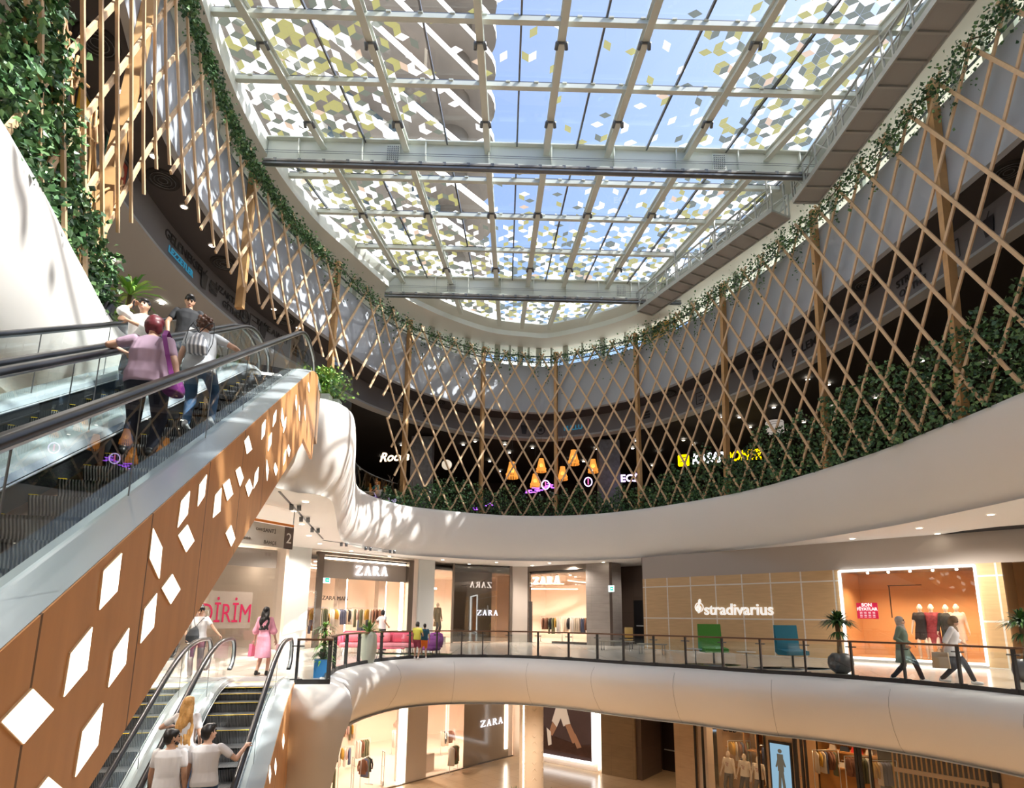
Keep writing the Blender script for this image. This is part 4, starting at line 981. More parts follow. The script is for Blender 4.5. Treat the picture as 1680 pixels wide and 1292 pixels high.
PO = empty('sale_poster', FD.at(1405), FD.yaw, 'red sale poster with white lettering inside the glowing shop window', 'poster'); RED = mat('poster_red', (.62, .01, .06), .5, emit=(.62, .01, .06), es=.35); TXW = mat('poster_white', (.85, .8, .8), .6, emit=(1, .9, .9), es=.5)
PW = (FD.at(1440) - FD.at(1405)).length
m = MB(); m.box((PW / 2, .12, 1.85), (PW, .02, PW * .82), RED); m.build('sheet', PO)
text('SON', (PW * .5, .10, 1.85 + PW * .22), PW * .24, TXW, 0, 'lettering', PO, .004, bold=.008); text('FİYATLAR', (PW * .5, .10, 1.85 + PW * .02), PW * .21, TXW, 0, 'lettering', PO, .004, bold=.008)
m = MB()
for k in range(4):
    for j in range(4): m.box((PW * (.2 + .2 * k), .105, 1.85 - PW * (.08 + .08 * j)), (PW * .12, .004, PW * .03), TXW)
m.build('small_print', PO)
# stradivarius lettering with clef
sg = empty('shop_sign', FD.at(1143, 2.0), FD.yaw, 'white raised lettering with a clef on the timber tiled wall', 'sign'); SW = (FD.at(1268) - FD.at(1143)).length
LET = mat('white_letters', (.85, .83, .8), .4, emit=(1, .97, .92), es=.35)
tx = text('stradivarius', (SW * .12, -.07, -.32), SW * .195, LET, 0, 'lettering', sg, .03, 'LEFT', bold=.012)
m = MB(); r0 = SW * .05
cl_ = [(.0, -.75), (-.12, -.85), (-.2, -.7), (-.05, -.6), (.05, -.8), (.05, .3), (.0, 1.0), (.2, 1.25), (.3, .9), (.05, .5), (-.35, .15), (-.4, -.3), (0, -.5), (.35, -.2), (.15, .15), (-.15, 0), (-.05, -.2)]
cpth = crom([(x * SW * .08 + r0, -.06, z * SW * .08) for x, z in cl_], 4); m.tube([tuple(q) for q in cpth], SW * .0095, LET, 6)
m.tube([(r0 + SW * .058 * math.cos(k / 16 * 6.284), -.05, SW * .058 * math.sin(k / 16 * 6.284)) for k in range(17)], SW * .007, LET, 6); m.build('clef', sg)
# hanging directory sign
hp = aty(478, 901, 17.0); hq = aty(380, 878, 15.2)
ds = empty('directory_sign', hp, math.atan2((hp - hq).y, (hp - hq).x), 'hanging directory sign with an orange stripe and the floor number 2', 'sign'); HL = (hp - hq).length; hh = .62
GS = mat('sign_grey', (.52, .50, .47), .5); 
m = MB(); m.box((-HL / 2, 0, hh / 2), (HL, .06, hh), GS); m.build('panel', ds); m = MB(); m.box((-.16, -.005, hh / 2), (.32, .07, hh), mat('sign_brown', (.14, .11, .10), .5)); m.build('number_panel', ds)
m = MB(); m.box((-HL / 2, -.002, hh + .06), (HL, .065, .06), mat('sign_orange', (.75, .25, .04), .5)); m.build('orange_stripe', ds)
m = MB(); 
for a_, b_ in (((0, 0, 0), (0, 0, hh + .55)), ((-HL, 0, hh + .55), (0, 0, hh + .55))): m.bar(a_, b_, .02, .02, STEELD, (0, 1, 0))
m.bar((-.55, 0, hh + .55), (-.55, 0, 4.5 - hp.z), .02, .02, STEELD, (0, 1, 0)); m.build('hanger', ds)
text('2', (-.16, -.045, .16), .42, mat('sign_text_white', (.85, .85, .85), .5), 0, 'number', ds, .003)
DT = mat('sign_text_dark', (.06, .055, .05), .6)
for tx_, x_, z_, s_ in (('YÖNLER', -1.75, .42, .13), ('CAFE', -1.2, .4, .10), ('SANTİ', -.85, .38, .15), ('BAHÇE', -.8, .06, .14), ('oooo', -1.6, .12, .13)): text(tx_, (x_, -.034, z_), s_, DT, 0, 'lettering', ds, .002)
# red sale word on the glass at the left
wp = aty(412, 1018, 19.5); wq = aty(330, 1012, 18.3)
# the word stands on the shop glass
q0, q1 = FA.at(332), FA.at(411); LW = (q1 - q0).length
iw = empty('window_lettering', q1 + Vector((0, 0, 1.1)) - FA.n * .05, FA.yaw, 'large magenta sale word on the shop glass behind the escalator top', 'sign'); MAG = mat('magenta_letters', (.42, .0, .06), .5)
text('DİRİM', (0, -.02, .05), LW * .56, MAG, 0, 'lettering', iw, .01, 'RIGHT', bold=.0, sx=.64)
m = MB(); m.box((-LW * .45, .02, .55), (LW * .9, .006, 1.5), mat('frosted_band', (.8, .72, .68), .5, alpha=.10)); m.build('frosted_band', iw)

# ---------------------------------------------------------------- lower floor fronts
eL, iL = front('storefront', 'ground floor storefront with square pillar and small lit sign left of the round column', FA1,
    [('pillar', [(674, 706, Z1, -1.6, .9, TAUPE, -.1)]), ('door_frame', [(668, 675, Z1, -1.6, .2, STRIP, .1), (470, 476, Z1, -1.6, .15, BRONZE)]),
     ('glass_panel', [(708, 766, Z1, -1.6, .02, SHOPG)]), ('smoked_panel', [(766, 836, Z1, -1.6, .04, mat('taupe_glossy', (.30, .24, .18), .12))]), ('cove_light', [(830, 834, Z1 + .5, -1.8, .03, STRIP, -.05), (836, 842, Z1, -1.8, .2, PEACH, -.02)]),
     ('floor_edge', [(470, 842, Z1, Z1 + .05, .12, BRONZE, -.1)])])
zara(FA1, 790, 827, -4.95, .36, eL, iL, mat('pale_letters2', (.8, .8, .85), .4, emit=(.9, .9, 1), es=1.0))
m = MB(); m.lathe([(.52, Z1), (.52, -1.6)], mat('column_white', (.66, .58, .50), .5), (.95, 27.0, 0), 32); c_ = tag(m.build('round_column'), 'round white column with raised diamond ornament on the ground floor', 'column')
m = MB(); CW = MATS['column_white']
for k in range(14):
    for q_ in range(3):
        a_ = R(-90 + (q_ - 1) * 50 + 12); z_ = -6.7 + k * .36; cx_, cy_ = .95 + .525 * math.cos(a_), 27 + .525 * math.sin(a_); tg = Vector((-math.sin(a_), math.cos(a_), 0))
        c0 = Vector((cx_, cy_, z_))
        for s_ in (-1, 1): m.bar(c0 + tg * .1 * s_ , c0 + Vector((0, 0, .1 if k % 3 else -.1)), .02, .02, CW, (cx_, cy_ - 27, 0))
m.build('ornament', c_); m = MB(); m.box((.60, 26.62, -4.3), (.05, .05, 5.4), STRIP); m.build('light_strip', c_)
lb = empty('lightbox_poster', FC1.at(888), FC1.yaw, 'big framed lightbox poster of crossed legs in white trousers on the ground floor', 'poster'); LB = (FC1.at(972) - FC1.at(888)).length
m = MB(); DKP = mat('poster_dark', (.035, .02, .022), .4, emit=(.10, .05, .04), es=.25, noise_amt=.5, nscale=1.5); m.box((LB / 2, -.1, -3.9), (LB, .1, 5.2), DKP); m.build('picture', lb)
m = MB(); 
for c0, s_ in (((0, -.12, -3.9), (.12, .16, 5.4)), ((LB, -.12, -3.9), (.12, .16, 5.4)), ((LB / 2, -.12, -6.56), (LB, .16, .14))): m.box(c0, s_, emis('poster_frame', (1, .97, .95), 2.4))
m.build('frame', lb)
CRM = mat('poster_cream', (.62, .52, .42), .6, emit=(.6, .5, .4), es=.35); SKN = mat('poster_skin', (.35, .17, .09), .6, emit=(.3, .15, .08), es=.3)
m = MB(); yq = -.16
for pts, mt in (([(.42, -1.6), (.62, -1.6), (.66, -3.0), (.30, -3.2), (.28, -2.4)], CRM), ([(.28, -2.7), (.60, -2.6), (.68, -3.4), (.42, -4.9), (.30, -4.6), (.44, -3.5)], CRM), ([(.30, -2.9), (.60, -3.3), (.74, -4.6), (.58, -4.8), (.44, -3.8)], CRM), ([(.32, -4.6), (.42, -4.9), (.28, -5.6), (.2, -5.5)], SKN), ([(.62, -4.7), (.74, -4.6), (.9, -5.4), (.8, -5.7)], SKN), ([(.02, -4.9), (.3, -5.4), (.9, -5.7), (1.22, -5.6), (1.22, -6.3), (.02, -6.2)], mat('poster_couch', (.10, .05, .045), .6, noise_amt=.5, nscale=3)), ([(.66, -1.5), (.86, -1.6), (.92, -2.6), (.70, -3.1)], mat('poster_jacket', (.22, .15, .08), .6, noise_amt=.4, nscale=4)), ([(.36, -1.4), (.46, -1.4), (.42, -2.5), (.34, -2.5)], CRM), ([(.18, -5.0), (.28, -5.2), (.30, -5.9), (.22, -6.0)], CRM), ([(.78, -5.2), (.86, -5.1), (1.0, -5.8), (.9, -5.9)], SKN)):
    m.prism([(x * LB * .8, yq, z) for x, z in pts], (0, .02, 0), mt); yq -= .004
m.build('printed_figure', lb)
m = MB(); FC1.box(m, 842, 986, Z1, -1.6, .2, PEACH, .05); struct(m, 'wall_back'); 
q = FC1.at(978); m = MB(); m.box((q.x, q.y - .12, -4.2), (.06, .06, 5.3), STRIP); tag(m.build('wall_light'), 'vertical warm light strip right of the large lightbox poster', 'light')
facobj(FC1, 'wall_back', [(985, 1038, Z1, -1.6, .8, STONEB, -.15)]); facobj(FC1, 'wall_back', [(1036, 1046, Z1, -1.6, 2.5, STONED, .0)])
FE1 = Fac((7.2, 37.5), (9.6, 35.2)); facobj(FE1, 'wall_back', [(1035, 1120, Z1, -1.6, .2, STONED, 0)]); facobj(FE1, 'door_2', [(1080, 1110, Z1, -4.2, .08, mat('dark_brown_door', (.03, .018, .015), .4), -.08)]); facobj(FE1, 'trim_11', [(1084, 1104, -5.9, -5.84, .06, STEEL, -.16)])
p = FC1.at(1049, -3.2, -.3); exitsign((p.x, p.y, -3.1), FC1.yaw, 'green exit sign at the dark corridor on the ground floor, nearer the brown pillar'); p = FE1.at(1098, -3.2, -.2); exitsign((p.x, p.y, -3.35), FE1.yaw, 'green exit sign over the dark brown door on the ground floor', .26, .34)
facobj(FD1, 'wall_right', [(1098, 1130, Z1, -1.6, .6, STONET, 0), (1241, 1286, Z1, -1.6, .4, STONET, 0), (1604, 1900, Z1, -1.6, .4, STONET, 0)])
BLKF = mat('black_frame_metal', (.012, .012, .013), .4); OAK = mat('oak_shelf', (.50, .25, .08), .5, noise_amt=.15, nscale=5); CARD = mat('shop_back_wall', (.55, .36, .20), .6)
sw = empty('shop_window', FD1.at(1131), FD1.yaw, 'ground floor window with three mannequins in white tees under palm leaves', 'shop window'); X_ = lambda x: (FD1.at(x) - FD1.at(1131)).length * (1 if x >= 1131 else -1)
m = MB()
for x in (1131, 1143, 1230, 1241): m.box((X_(x), 0, -4.3), (.07, .12, 5.4), BLKF)
m.build('frame', sw); m = MB(); m.box(((X_(1143) + X_(1230)) / 2, .03, -4.3), (X_(1230) - X_(1143), .015, 5.4), SHOPG); m.build('glass_pane', sw)
m = MB(); m.box(((X_(1143) + X_(1241)) / 2, 3.2, -4.3), (X_(1241) + 1.5, .1, 5.4), CARD); m.box((.2, .6, -4.3), (.5, .6, 5.4), PEACH); m.build('back_wall', sw)
m = MB()
for k, z_ in enumerate((-3.0, -3.9, -4.8, -5.7)): m.box((X_(1195), 2.6, z_), (X_(1241), .6, .06), OAK)
for x in (.3, .5, .7, .9): m.box((X_(1143) + X_(1241) * x * .9, 2.6, -4.6), (.06, .6, 3.6), OAK)
m.build('shelving', sw)
LIMEL = [mat('palm_green', (.20, .28, .03), .5), mat('palm_yellow', (.42, .42, .06), .5), mat('palm_dark', (.07, .12, .02), .5)]
m = MB(); rp_ = random.Random(5)
for x in (1134, 1150, 1165, 1185, 1205, 1222, 1236):
    c0 = Vector((X_(x), -.05, -1.75))
    for k in range(26):
        a_ = rp_.uniform(-2.7, -.45); L_ = rp_.uniform(.4, 1.0); e_ = c0 + Vector((math.cos(a_) * L_, -rp_.uniform(0, .3), math.sin(a_) * L_ * .9)); s2 = (e_ - c0).cross(Vector((0, 1, 0))).normalized() * .035
        m.faces([c0, (c0 + e_) / 2 + s2, e_, (c0 + e_) / 2 - s2], [(0, 1, 2, 3)], LIMEL[k % 3])
m.build('palm_leaves', sw)
text('club', (X_(1186), .0, -3.62), .42, BLKF, 0, 'lettering', sw, .01, shear=.3, bold=.01)
# screen on the wall
sc_ = empty('display_screen', FD1.at(1248), FD1.yaw, 'upright blue advertising screen on the tan wall between two ground floor shops', 'screen'); SWD = (FD1.at(1283) - FD1.at(1248)).length
m = MB(); m.box((SWD / 2, -.06, -5.0), (SWD, .1, 2.6), BLKF); m.build('casing', sc_); m = MB(); m.box((SWD / 2, -.115, -5.0), (SWD * .86, .01, 2.4), emis('screen_blue', (.28, .46, .60), .6)); m.build('display', sc_)
m = MB(); 
for a_, b_, w2 in (((.5, -4.2), (.5, -4.9), .26), ((.47, -4.8), (.38, -5.9), .12), ((.54, -4.8), (.64, -5.9), .12), ((.46, -4.25), (.30, -4.75), .07), ((.56, -4.25), (.70, -4.7), .07)): m.bar((a_[0] * SWD, -.125, a_[1]), (b_[0] * SWD, -.125, b_[1]), w2, .006, emis('screen_figure', (.12, .10, .07), .6), (0, 1, 0))
m.ball((.5 * SWD, -.125, -4.08), .09, MATS['screen_figure'], (1, .1, 1), 6); m.build('figure_on_screen', sc_)
# open shop with oak shelves
so_ = empty('storefront', FD1.at(1288), FD1.yaw, 'ground floor shop entrance with oak shelves of bags and shoes', 'shop front'); Y_ = lambda x: (FD1.at(x) - FD1.at(1288)).length
m = MB()
for x, w_ in ((1288, .12), (1298, .08), (1304, .06), (1383, .1), (1388, .06)): m.box((Y_(x), 0, -4.3), (w_, .15, 5.4), BLKF)
m.build('frame', so_); m = MB(); m.box((Y_(1293), .05, -4.3), (Y_(1298), .02, 5.4), SHOPG); m.build('glass_pane', so_)
m = MB(); m.box((Y_(1345), 3.6, -4.3), (Y_(1388) + 1.2, .1, 5.4), OAK); m.build('back_wall', so_)
for k, z_ in enumerate((-2.2, -2.9, -3.6, -4.3, -5.0)):
    m = MB(); m.box((Y_(1345), 3.2, z_), (Y_(1385), .7, .07), OAK); m.build('shelf', so_)
bc = [(.04, .02, .02), (.45, .4, .33), (.02, .03, .05), (.5, .03, .03), (.6, .55, .5)]
hb0 = None
for k, z_ in enumerate((-2.2, -2.9, -3.6, -4.3, -5.0)):
    for j in range(4):
        mt = mat('bag_%d' % ((k * 2 + j) % 5), bc[(k * 2 + j) % 5], .5); m = MB(); w_ = .14 + .05 * ((j + k) % 3)
        m.faces([(-w_, -.06, 0), (w_, -.06, 0), (w_, .06, 0), (-w_, .06, 0), (-w_ * .8, -.04, .2), (w_ * .8, -.04, .2), (w_ * .8, .04, .2), (-w_ * .8, .04, .2)], [(3, 2, 1, 0), (4, 5, 6, 7), (0, 1, 5, 4), (1, 2, 6, 5), (2, 3, 7, 6), (3, 0, 4, 7)], mt)
        hb = m.build('handbag'); mm_ = MB(); mm_.tube([(-w_ * .5, 0, .19), (-w_ * .4, 0, .3), (w_ * .4, 0, .3), (w_ * .5, 0, .19)], .012, mt, 5); mm_.build('handle', hb)
        q = FD1.at(1288) + FD1.d * (Y_(1388) * (.16 + .2 * j + .03 * (k % 2))) + FD1.n * 3.0; hb.location = (q.x, q.y, z_ + .036); hb.rotation_euler = (0, 0, FD1.yaw)
        tag(hb, 'small handbag on an oak shelf of the ground floor shop', 'handbag', 'handbags on the oak shelves')
# slatted window
sl_ = empty('shop_window', FD1.at(1390), FD1.yaw, 'ground floor window lined with vertical golden wooden slats and dark script lettering', 'shop window'); T_ = lambda x: (FD1.at(x) - FD1.at(1390)).length
m = MB()
for x in (1390, 1405, 1588, 1604): m.box((T_(x), 0, -4.3), (.07, .12, 5.4), BLKF)
m.build('frame', sl_); m = MB(); m.box((T_(1500), .04, -4.3), (T_(1600), .015, 5.4), SHOPG); m.build('glass_pane', sl_)
m = MB(); m.box((T_(1500), 1.6, -4.3), (T_(1610), .1, 5.4), mat('dark_green_wall', (.05, .035, .02), .7)); m.build('back_wall', sl_)
GOLD = mat('golden_slats', (.52, .29, .08), .5); m = MB(); x_ = T_(1430)
while x_ < T_(1585): m.box((x_, .8, -4.3), (.05, .05, 5.4), GOLD); x_ += .16
m.build('slat_screen', sl_)
m = MB(); m.box((T_(1510), .72, -4.2), (T_(1590) * .8, .06, .16), mat('slat_rail', (.6, .45, .3), .5)); m.build('cross_rail', sl_)
text('Oliva', (T_(1495), -.0, -5.35), .62, BLKF, 0, 'lettering', sl_, .01, shear=.3, bold=.012)
for x in (1160, 1210, 1330, 1370, 1440, 1520, 1570):
    q = FD1.at(x, 0, 1.6); spot((q.x, q.y, -1.8), 130, (1, .66, .36), 2.2)

# ---------------------------------------------------------------- real lamps of the shops and ceilings
for (x, y, z, p_) in ((-11, 33, 4.0, 420), (-6.5, 36, 4.0, 520), (-3, 40, 4.0, 520), (2, 40.5, 4.0, 520), (4.5, 37, 4.0, 360), (-8.5, 30.5, 4.0, 260), (-1, 38, 4.0, 300)): spot((x, y, z), p_, (1, .82, .68), 2.7)
for (x, y, p_) in ((-10, 31, 520), (-6, 35, 620), (-2.5, 40, 620), (-8, 38, 620), (2, 42, 520), (-1.2, 41, 400), (3.5, 39, 250)): spot((x, y, -2.4), p_, (1, .80, .64), 2.7)
# fittings at the back of the big upper shop
sf_ = empty('shop_fitting', FA.at(598, 0, 6.6), FA.yaw, 'lit white wall niches and columns at the back of the big middle floor shop', 'shop fitting')
for k in range(5): m = MB(); m.box((-6 + 2.9 * k, 0, 1.9), (.55, .4, 3.8), TAUPE); m.build('column', sf_); m = MB(); m.box((-5.65 + 2.9 * k, -.1, 1.9), (.06, .1, 3.7), STRIP); m.build('light_strip', sf_)
text('ZARA MAN', (2.2, -.3, 2.35), .34, BLACK, 0, 'lettering', sf_, .01)
m = MB(); m.box((-3.2, -.6, 1.5), (2.4, .5, 3.0), SHOPD); m.build('dark_shelving', sf_)
for k, (x, bk) in enumerate(((533, 1.2), (545, 2.4), (560, 3.6), (575, 1.8), (590, 2.8), (606, 4.2), (618, 2.2), (632, 3.4), (645, 1.6), (655, 4.6), (350, 2), (380, 3), (420, 2), (445, 3.4), (505, 2.0), (722, 2.4), (735, 4.0))):
    q = FA.at(x, 4.045, bk); m = MB(); m.lathe([(.001, -.02), (.07, -.02), (.07, 0)], DOTL, (0, 0, 0), 8); o = m.build('ceiling_light'); o.location = q; tag(o, 'small bright spotlight in the ceiling inside the big middle floor shop', 'ceiling light', 'spotlights in the shop ceiling')
for k, (x, bk) in enumerate(((880, 2.2), (893, 3.4), (905, 2.0), (920, 4.4), (935, 2.6), (950, 3.6))):
    q = FC.at(x, 4.045, bk); m = MB(); m.lathe([(.001, -.02), (.07, -.02), (.07, 0)], DOTL, (0, 0, 0), 8); o = m.build('ceiling_light'); o.location = q; tag(o, 'small bright spotlight in the ceiling of the entrance by the stone pillar', 'ceiling light', 'spotlights of the second entrance')
# cove strips inside the shops
def strip(a, b, label):
    m = MB(); m.bar(a, b, .16, .04, STRIP); tag(m.build('ceiling_strip_light'), label, 'ceiling light', None)
ca, cb = FA.at(500, 3.9, 2.6), FA.at(640, 3.9, 4.2); strip(ca, cb, 'long warm light strip on the shop ceiling behind the large lit sign')
ca, cb = FA.at(340, 3.9, 1.6), FA.at(455, 3.9, 1.8); strip(ca, cb, 'warm light strip on the shop ceiling left of the pale column')
strip((.6, 38.5, 3.6), (3.4, 38.2, 3.6), 'nearer warm light strip above the open entrance by the stone pillar'); strip((.7, 41.5, 3.4), (4.6, 41, 3.4), 'farther warm light strip above the open entrance by the stone pillar')
# downlights
dl0 = None
def downlight(x, y, z, label, group, r=.09):
    global dl0
    if dl0 is None:
        m = MB(); m.lathe([(0.001, -.012), (r, -.012), (r, 0)], DOTL, n=10); dl0 = m.build('ceiling_light'); o = dl0
        m2 = MB(); m2.lathe([(r, -.02), (r + .03, -.02), (r + .03, 0)], WHITE, n=10); m2.build('rim', o)
    else: o = copy_tree(dl0)
    o.location = (x, y, z); tag(o, label, 'ceiling light', group); return o
lab2 = 'small round downlight in the white ceiling of the middle floor'
for off_, stp in ((-1.5, 2.6), (-3.2, 3.7)):
    Pq = offset(L3, off_); acc = 0
    for i in range(1, len(Pq)):
        acc += (Pq[i] - Pq[i - 1]).length
        if acc > stp and Pq[i].y > 7 and (Pq[i].x > -9): 
            acc = 0; downlight(Pq[i].x, Pq[i].y, 4.498, lab2, 'downlights in the middle floor ceiling')
Pq = offset(L3, -2.2); acc = 0
for i in range(1, len(Pq)):
    acc += (Pq[i] - Pq[i - 1]).length
    if acc > 4.2: acc = 0; spot((Pq[i].x, Pq[i].y, 4.4), 420, (1, .90, .80), 2.75)
Pq = offset(L2, -2.4); acc = 0
for i in range(1, len(Pq)):
    acc += (Pq[i] - Pq[i - 1]).length
    if acc > 4.6: acc = 0; spot((Pq[i].x, Pq[i].y, -1.8), 420, (1, .76, .54), 2.75)
lab3 = 'small round downlight in the dark ceiling of the upper floor'; rq = random.Random(21)
Pq = offset(RING, 1); 
for k in range(70):
    u = rq.uniform(7.4, 17.5); p, d, n2 = onring(ulen(u), rq.uniform(2.6, 9.5)); downlight(p.x, p.y, 12.25 - .36 * ((p - onring(ulen(u))[0]).length - 2.1) / 12 - .03, lab3, 'downlights in the dark upper ceiling', .09)
for u in (1.2, 1.8, 2.4, 3.0, 3.6, 4.2, 4.8, 5.4, 6.0, 6.6):
    p, d, n2 = onring(ulen(u), .95); downlight(p.x, p.y, 13.498, 'round downlight in the dark ceiling strip behind the left lattice', 'downlights behind the left lattice')
for u in (3.3, 3.9, 4.5, 5.2): 
    p, d, n2 = onring(ulen(u), 3.4); downlight(p.x, p.y, 12.24, 'round downlight in the light grey ceiling above the two men', 'downlights in the light grey ceiling')

# ---------------------------------------------------------------- people
def v3(*a): return Vector(a)
SKIN = mat('skin_light', (.62, .38, .27), .5); SKIN2 = mat('skin_tan', (.50, .29, .19), .5); MANQ = mat('mannequin_cream', (.80, .68, .55), .4)
HAIRS = {}
def hairm(n, c):
    return mat('hair_' + n, c, .45, noise_amt=.35, nscale=35)
H_BLACK = hairm('black', (.012, .010, .010)); H_MAROON = hairm('maroon', (.12, .012, .02)); H_BROWN = hairm('brown', (.085, .035, .018)); H_BLOND = hairm('blond', (.62, .34, .11))
def capsule(mb, a, b, ra, rb, m=None, n=12, flat=1.0):
    a, b = Vector(a), Vector(b); d = b - a; L = max(d.length, 1e-5); d /= L; P = []; Rr = []
    for k in range(5): g = math.pi / 2 * (k / 4); P.append(a - d * ra * math.cos(g)); Rr.append(max(ra * math.sin(g), ra * .05))
    for k in range(5): g = math.pi / 2 * (k / 4); P.append(b + d * rb * math.sin(g)); Rr.append(max(rb * math.cos(g), rb * .05))
    mb.tube(P, Rr, m, n)
def loft(mb, secs, m=None, n=20, yaw=0.0):
    """secs: (centre, rx, ry)"""
    P = []; cz, sz = math.cos(yaw), math.sin(yaw)
    for c, rx, ry in secs:
        for k in range(n):
            a = 2 * math.pi * k / n; ca, sa = math.cos(a), math.sin(a); ca = math.copysign(abs(ca) ** .85, ca); sa = math.copysign(abs(sa) ** .85, sa)
            x, y = rx * ca, ry * sa; P.append((c[0] + x * cz - y * sz, c[1] + x * sz + y * cz, c[2]))
    K = len(secs); fs = [(i * n + k, i * n + (k + 1) % n, (i + 1) * n + (k + 1) % n, (i + 1) * n + k) for i in range(K - 1) for k in range(n)] + [tuple(range(n))[::-1], tuple((K - 1) * n + k for k in range(n))]
    mb.faces(P, fs, m, True)
def remeshed(mb, name, parent, vox, m, smooth=3, fold=0.0, seed=0):
    mb.m = [0] * len(mb.f); mb.mats = [m]
    o = mb.build(name, parent); md = o.modifiers.new('r', 'REMESH'); md.mode = 'VOXEL'; md.voxel_size = vox; md.use_smooth_shade = True
    sm = o.modifiers.new('s', 'SMOOTH'); sm.iterations = smooth; sm.factor = .6
    REM.append((o, m, fold, seed)); return o
def ik(a, c, l1, l2, pole):
    a, c = Vector(a), Vector(c); d = c - a; L = min(d.length, (l1 + l2) * .995); dn = d.normalized(); x = (l1 * l1 - l2 * l2 + L * L) / (2 * L); h_ = math.sqrt(max(0, l1 * l1 - x * x))
    p = Vector(pole); p = (p - dn * p.dot(dn)); p = p.normalized() if p.length > 1e-4 else Vector((0, 1, 0)); return a + dn * x + p * h_, a + dn * L
def hand(mb, w, d, side, palm_n, curl=.5, s=1.0):
    """w wrist, d direction to fingers, palm_n palm normal, side +1 right hand"""
    d = Vector(d).normalized(); pn = Vector(palm_n); pn = (pn - d * pn.dot(d)).normalized(); ac = d.cross(pn).normalized() * side
    capsule(mb, w, w + d * .04 * s, .024 * s, .026 * s); 
    for k, (o_, L_) in enumerate(((-.030, .066), (-.010, .075), (.010, .072), (.029, .058))):
        b0 = w + d * .03 * s + ac * o_ * .6 * s; k0 = w + d * .090 * s + ac * o_ * s * 1.05; capsule(mb, b0, k0, .014 * s, .0125 * s, n=8)
        c_ = curl; q1 = k0 + (d * math.cos(c_) + pn * math.sin(c_)) * L_ * .5 * s; q2 = q1 + (d * math.cos(c_ * 2.1) + pn * math.sin(c_ * 2.1)) * L_ * .5 * s
        capsule(mb, k0, q1, .0105 * s, .0095 * s, n=8); capsule(mb, q1, q2, .0095 * s, .008 * s, n=8)
    t0 = w + d * .025 * s - ac * .022 * s; t1 = t0 + (d * .55 - ac * .75 + pn * .25).normalized() * .042 * s; t2 = t1 + (d * .8 - ac * .3 + pn * .45).normalized() * .034 * s
    capsule(mb, t0, t1, .014 * s, .0115 * s, n=8); capsule(mb, t1, t2, .011 * s, .009 * s, n=8)
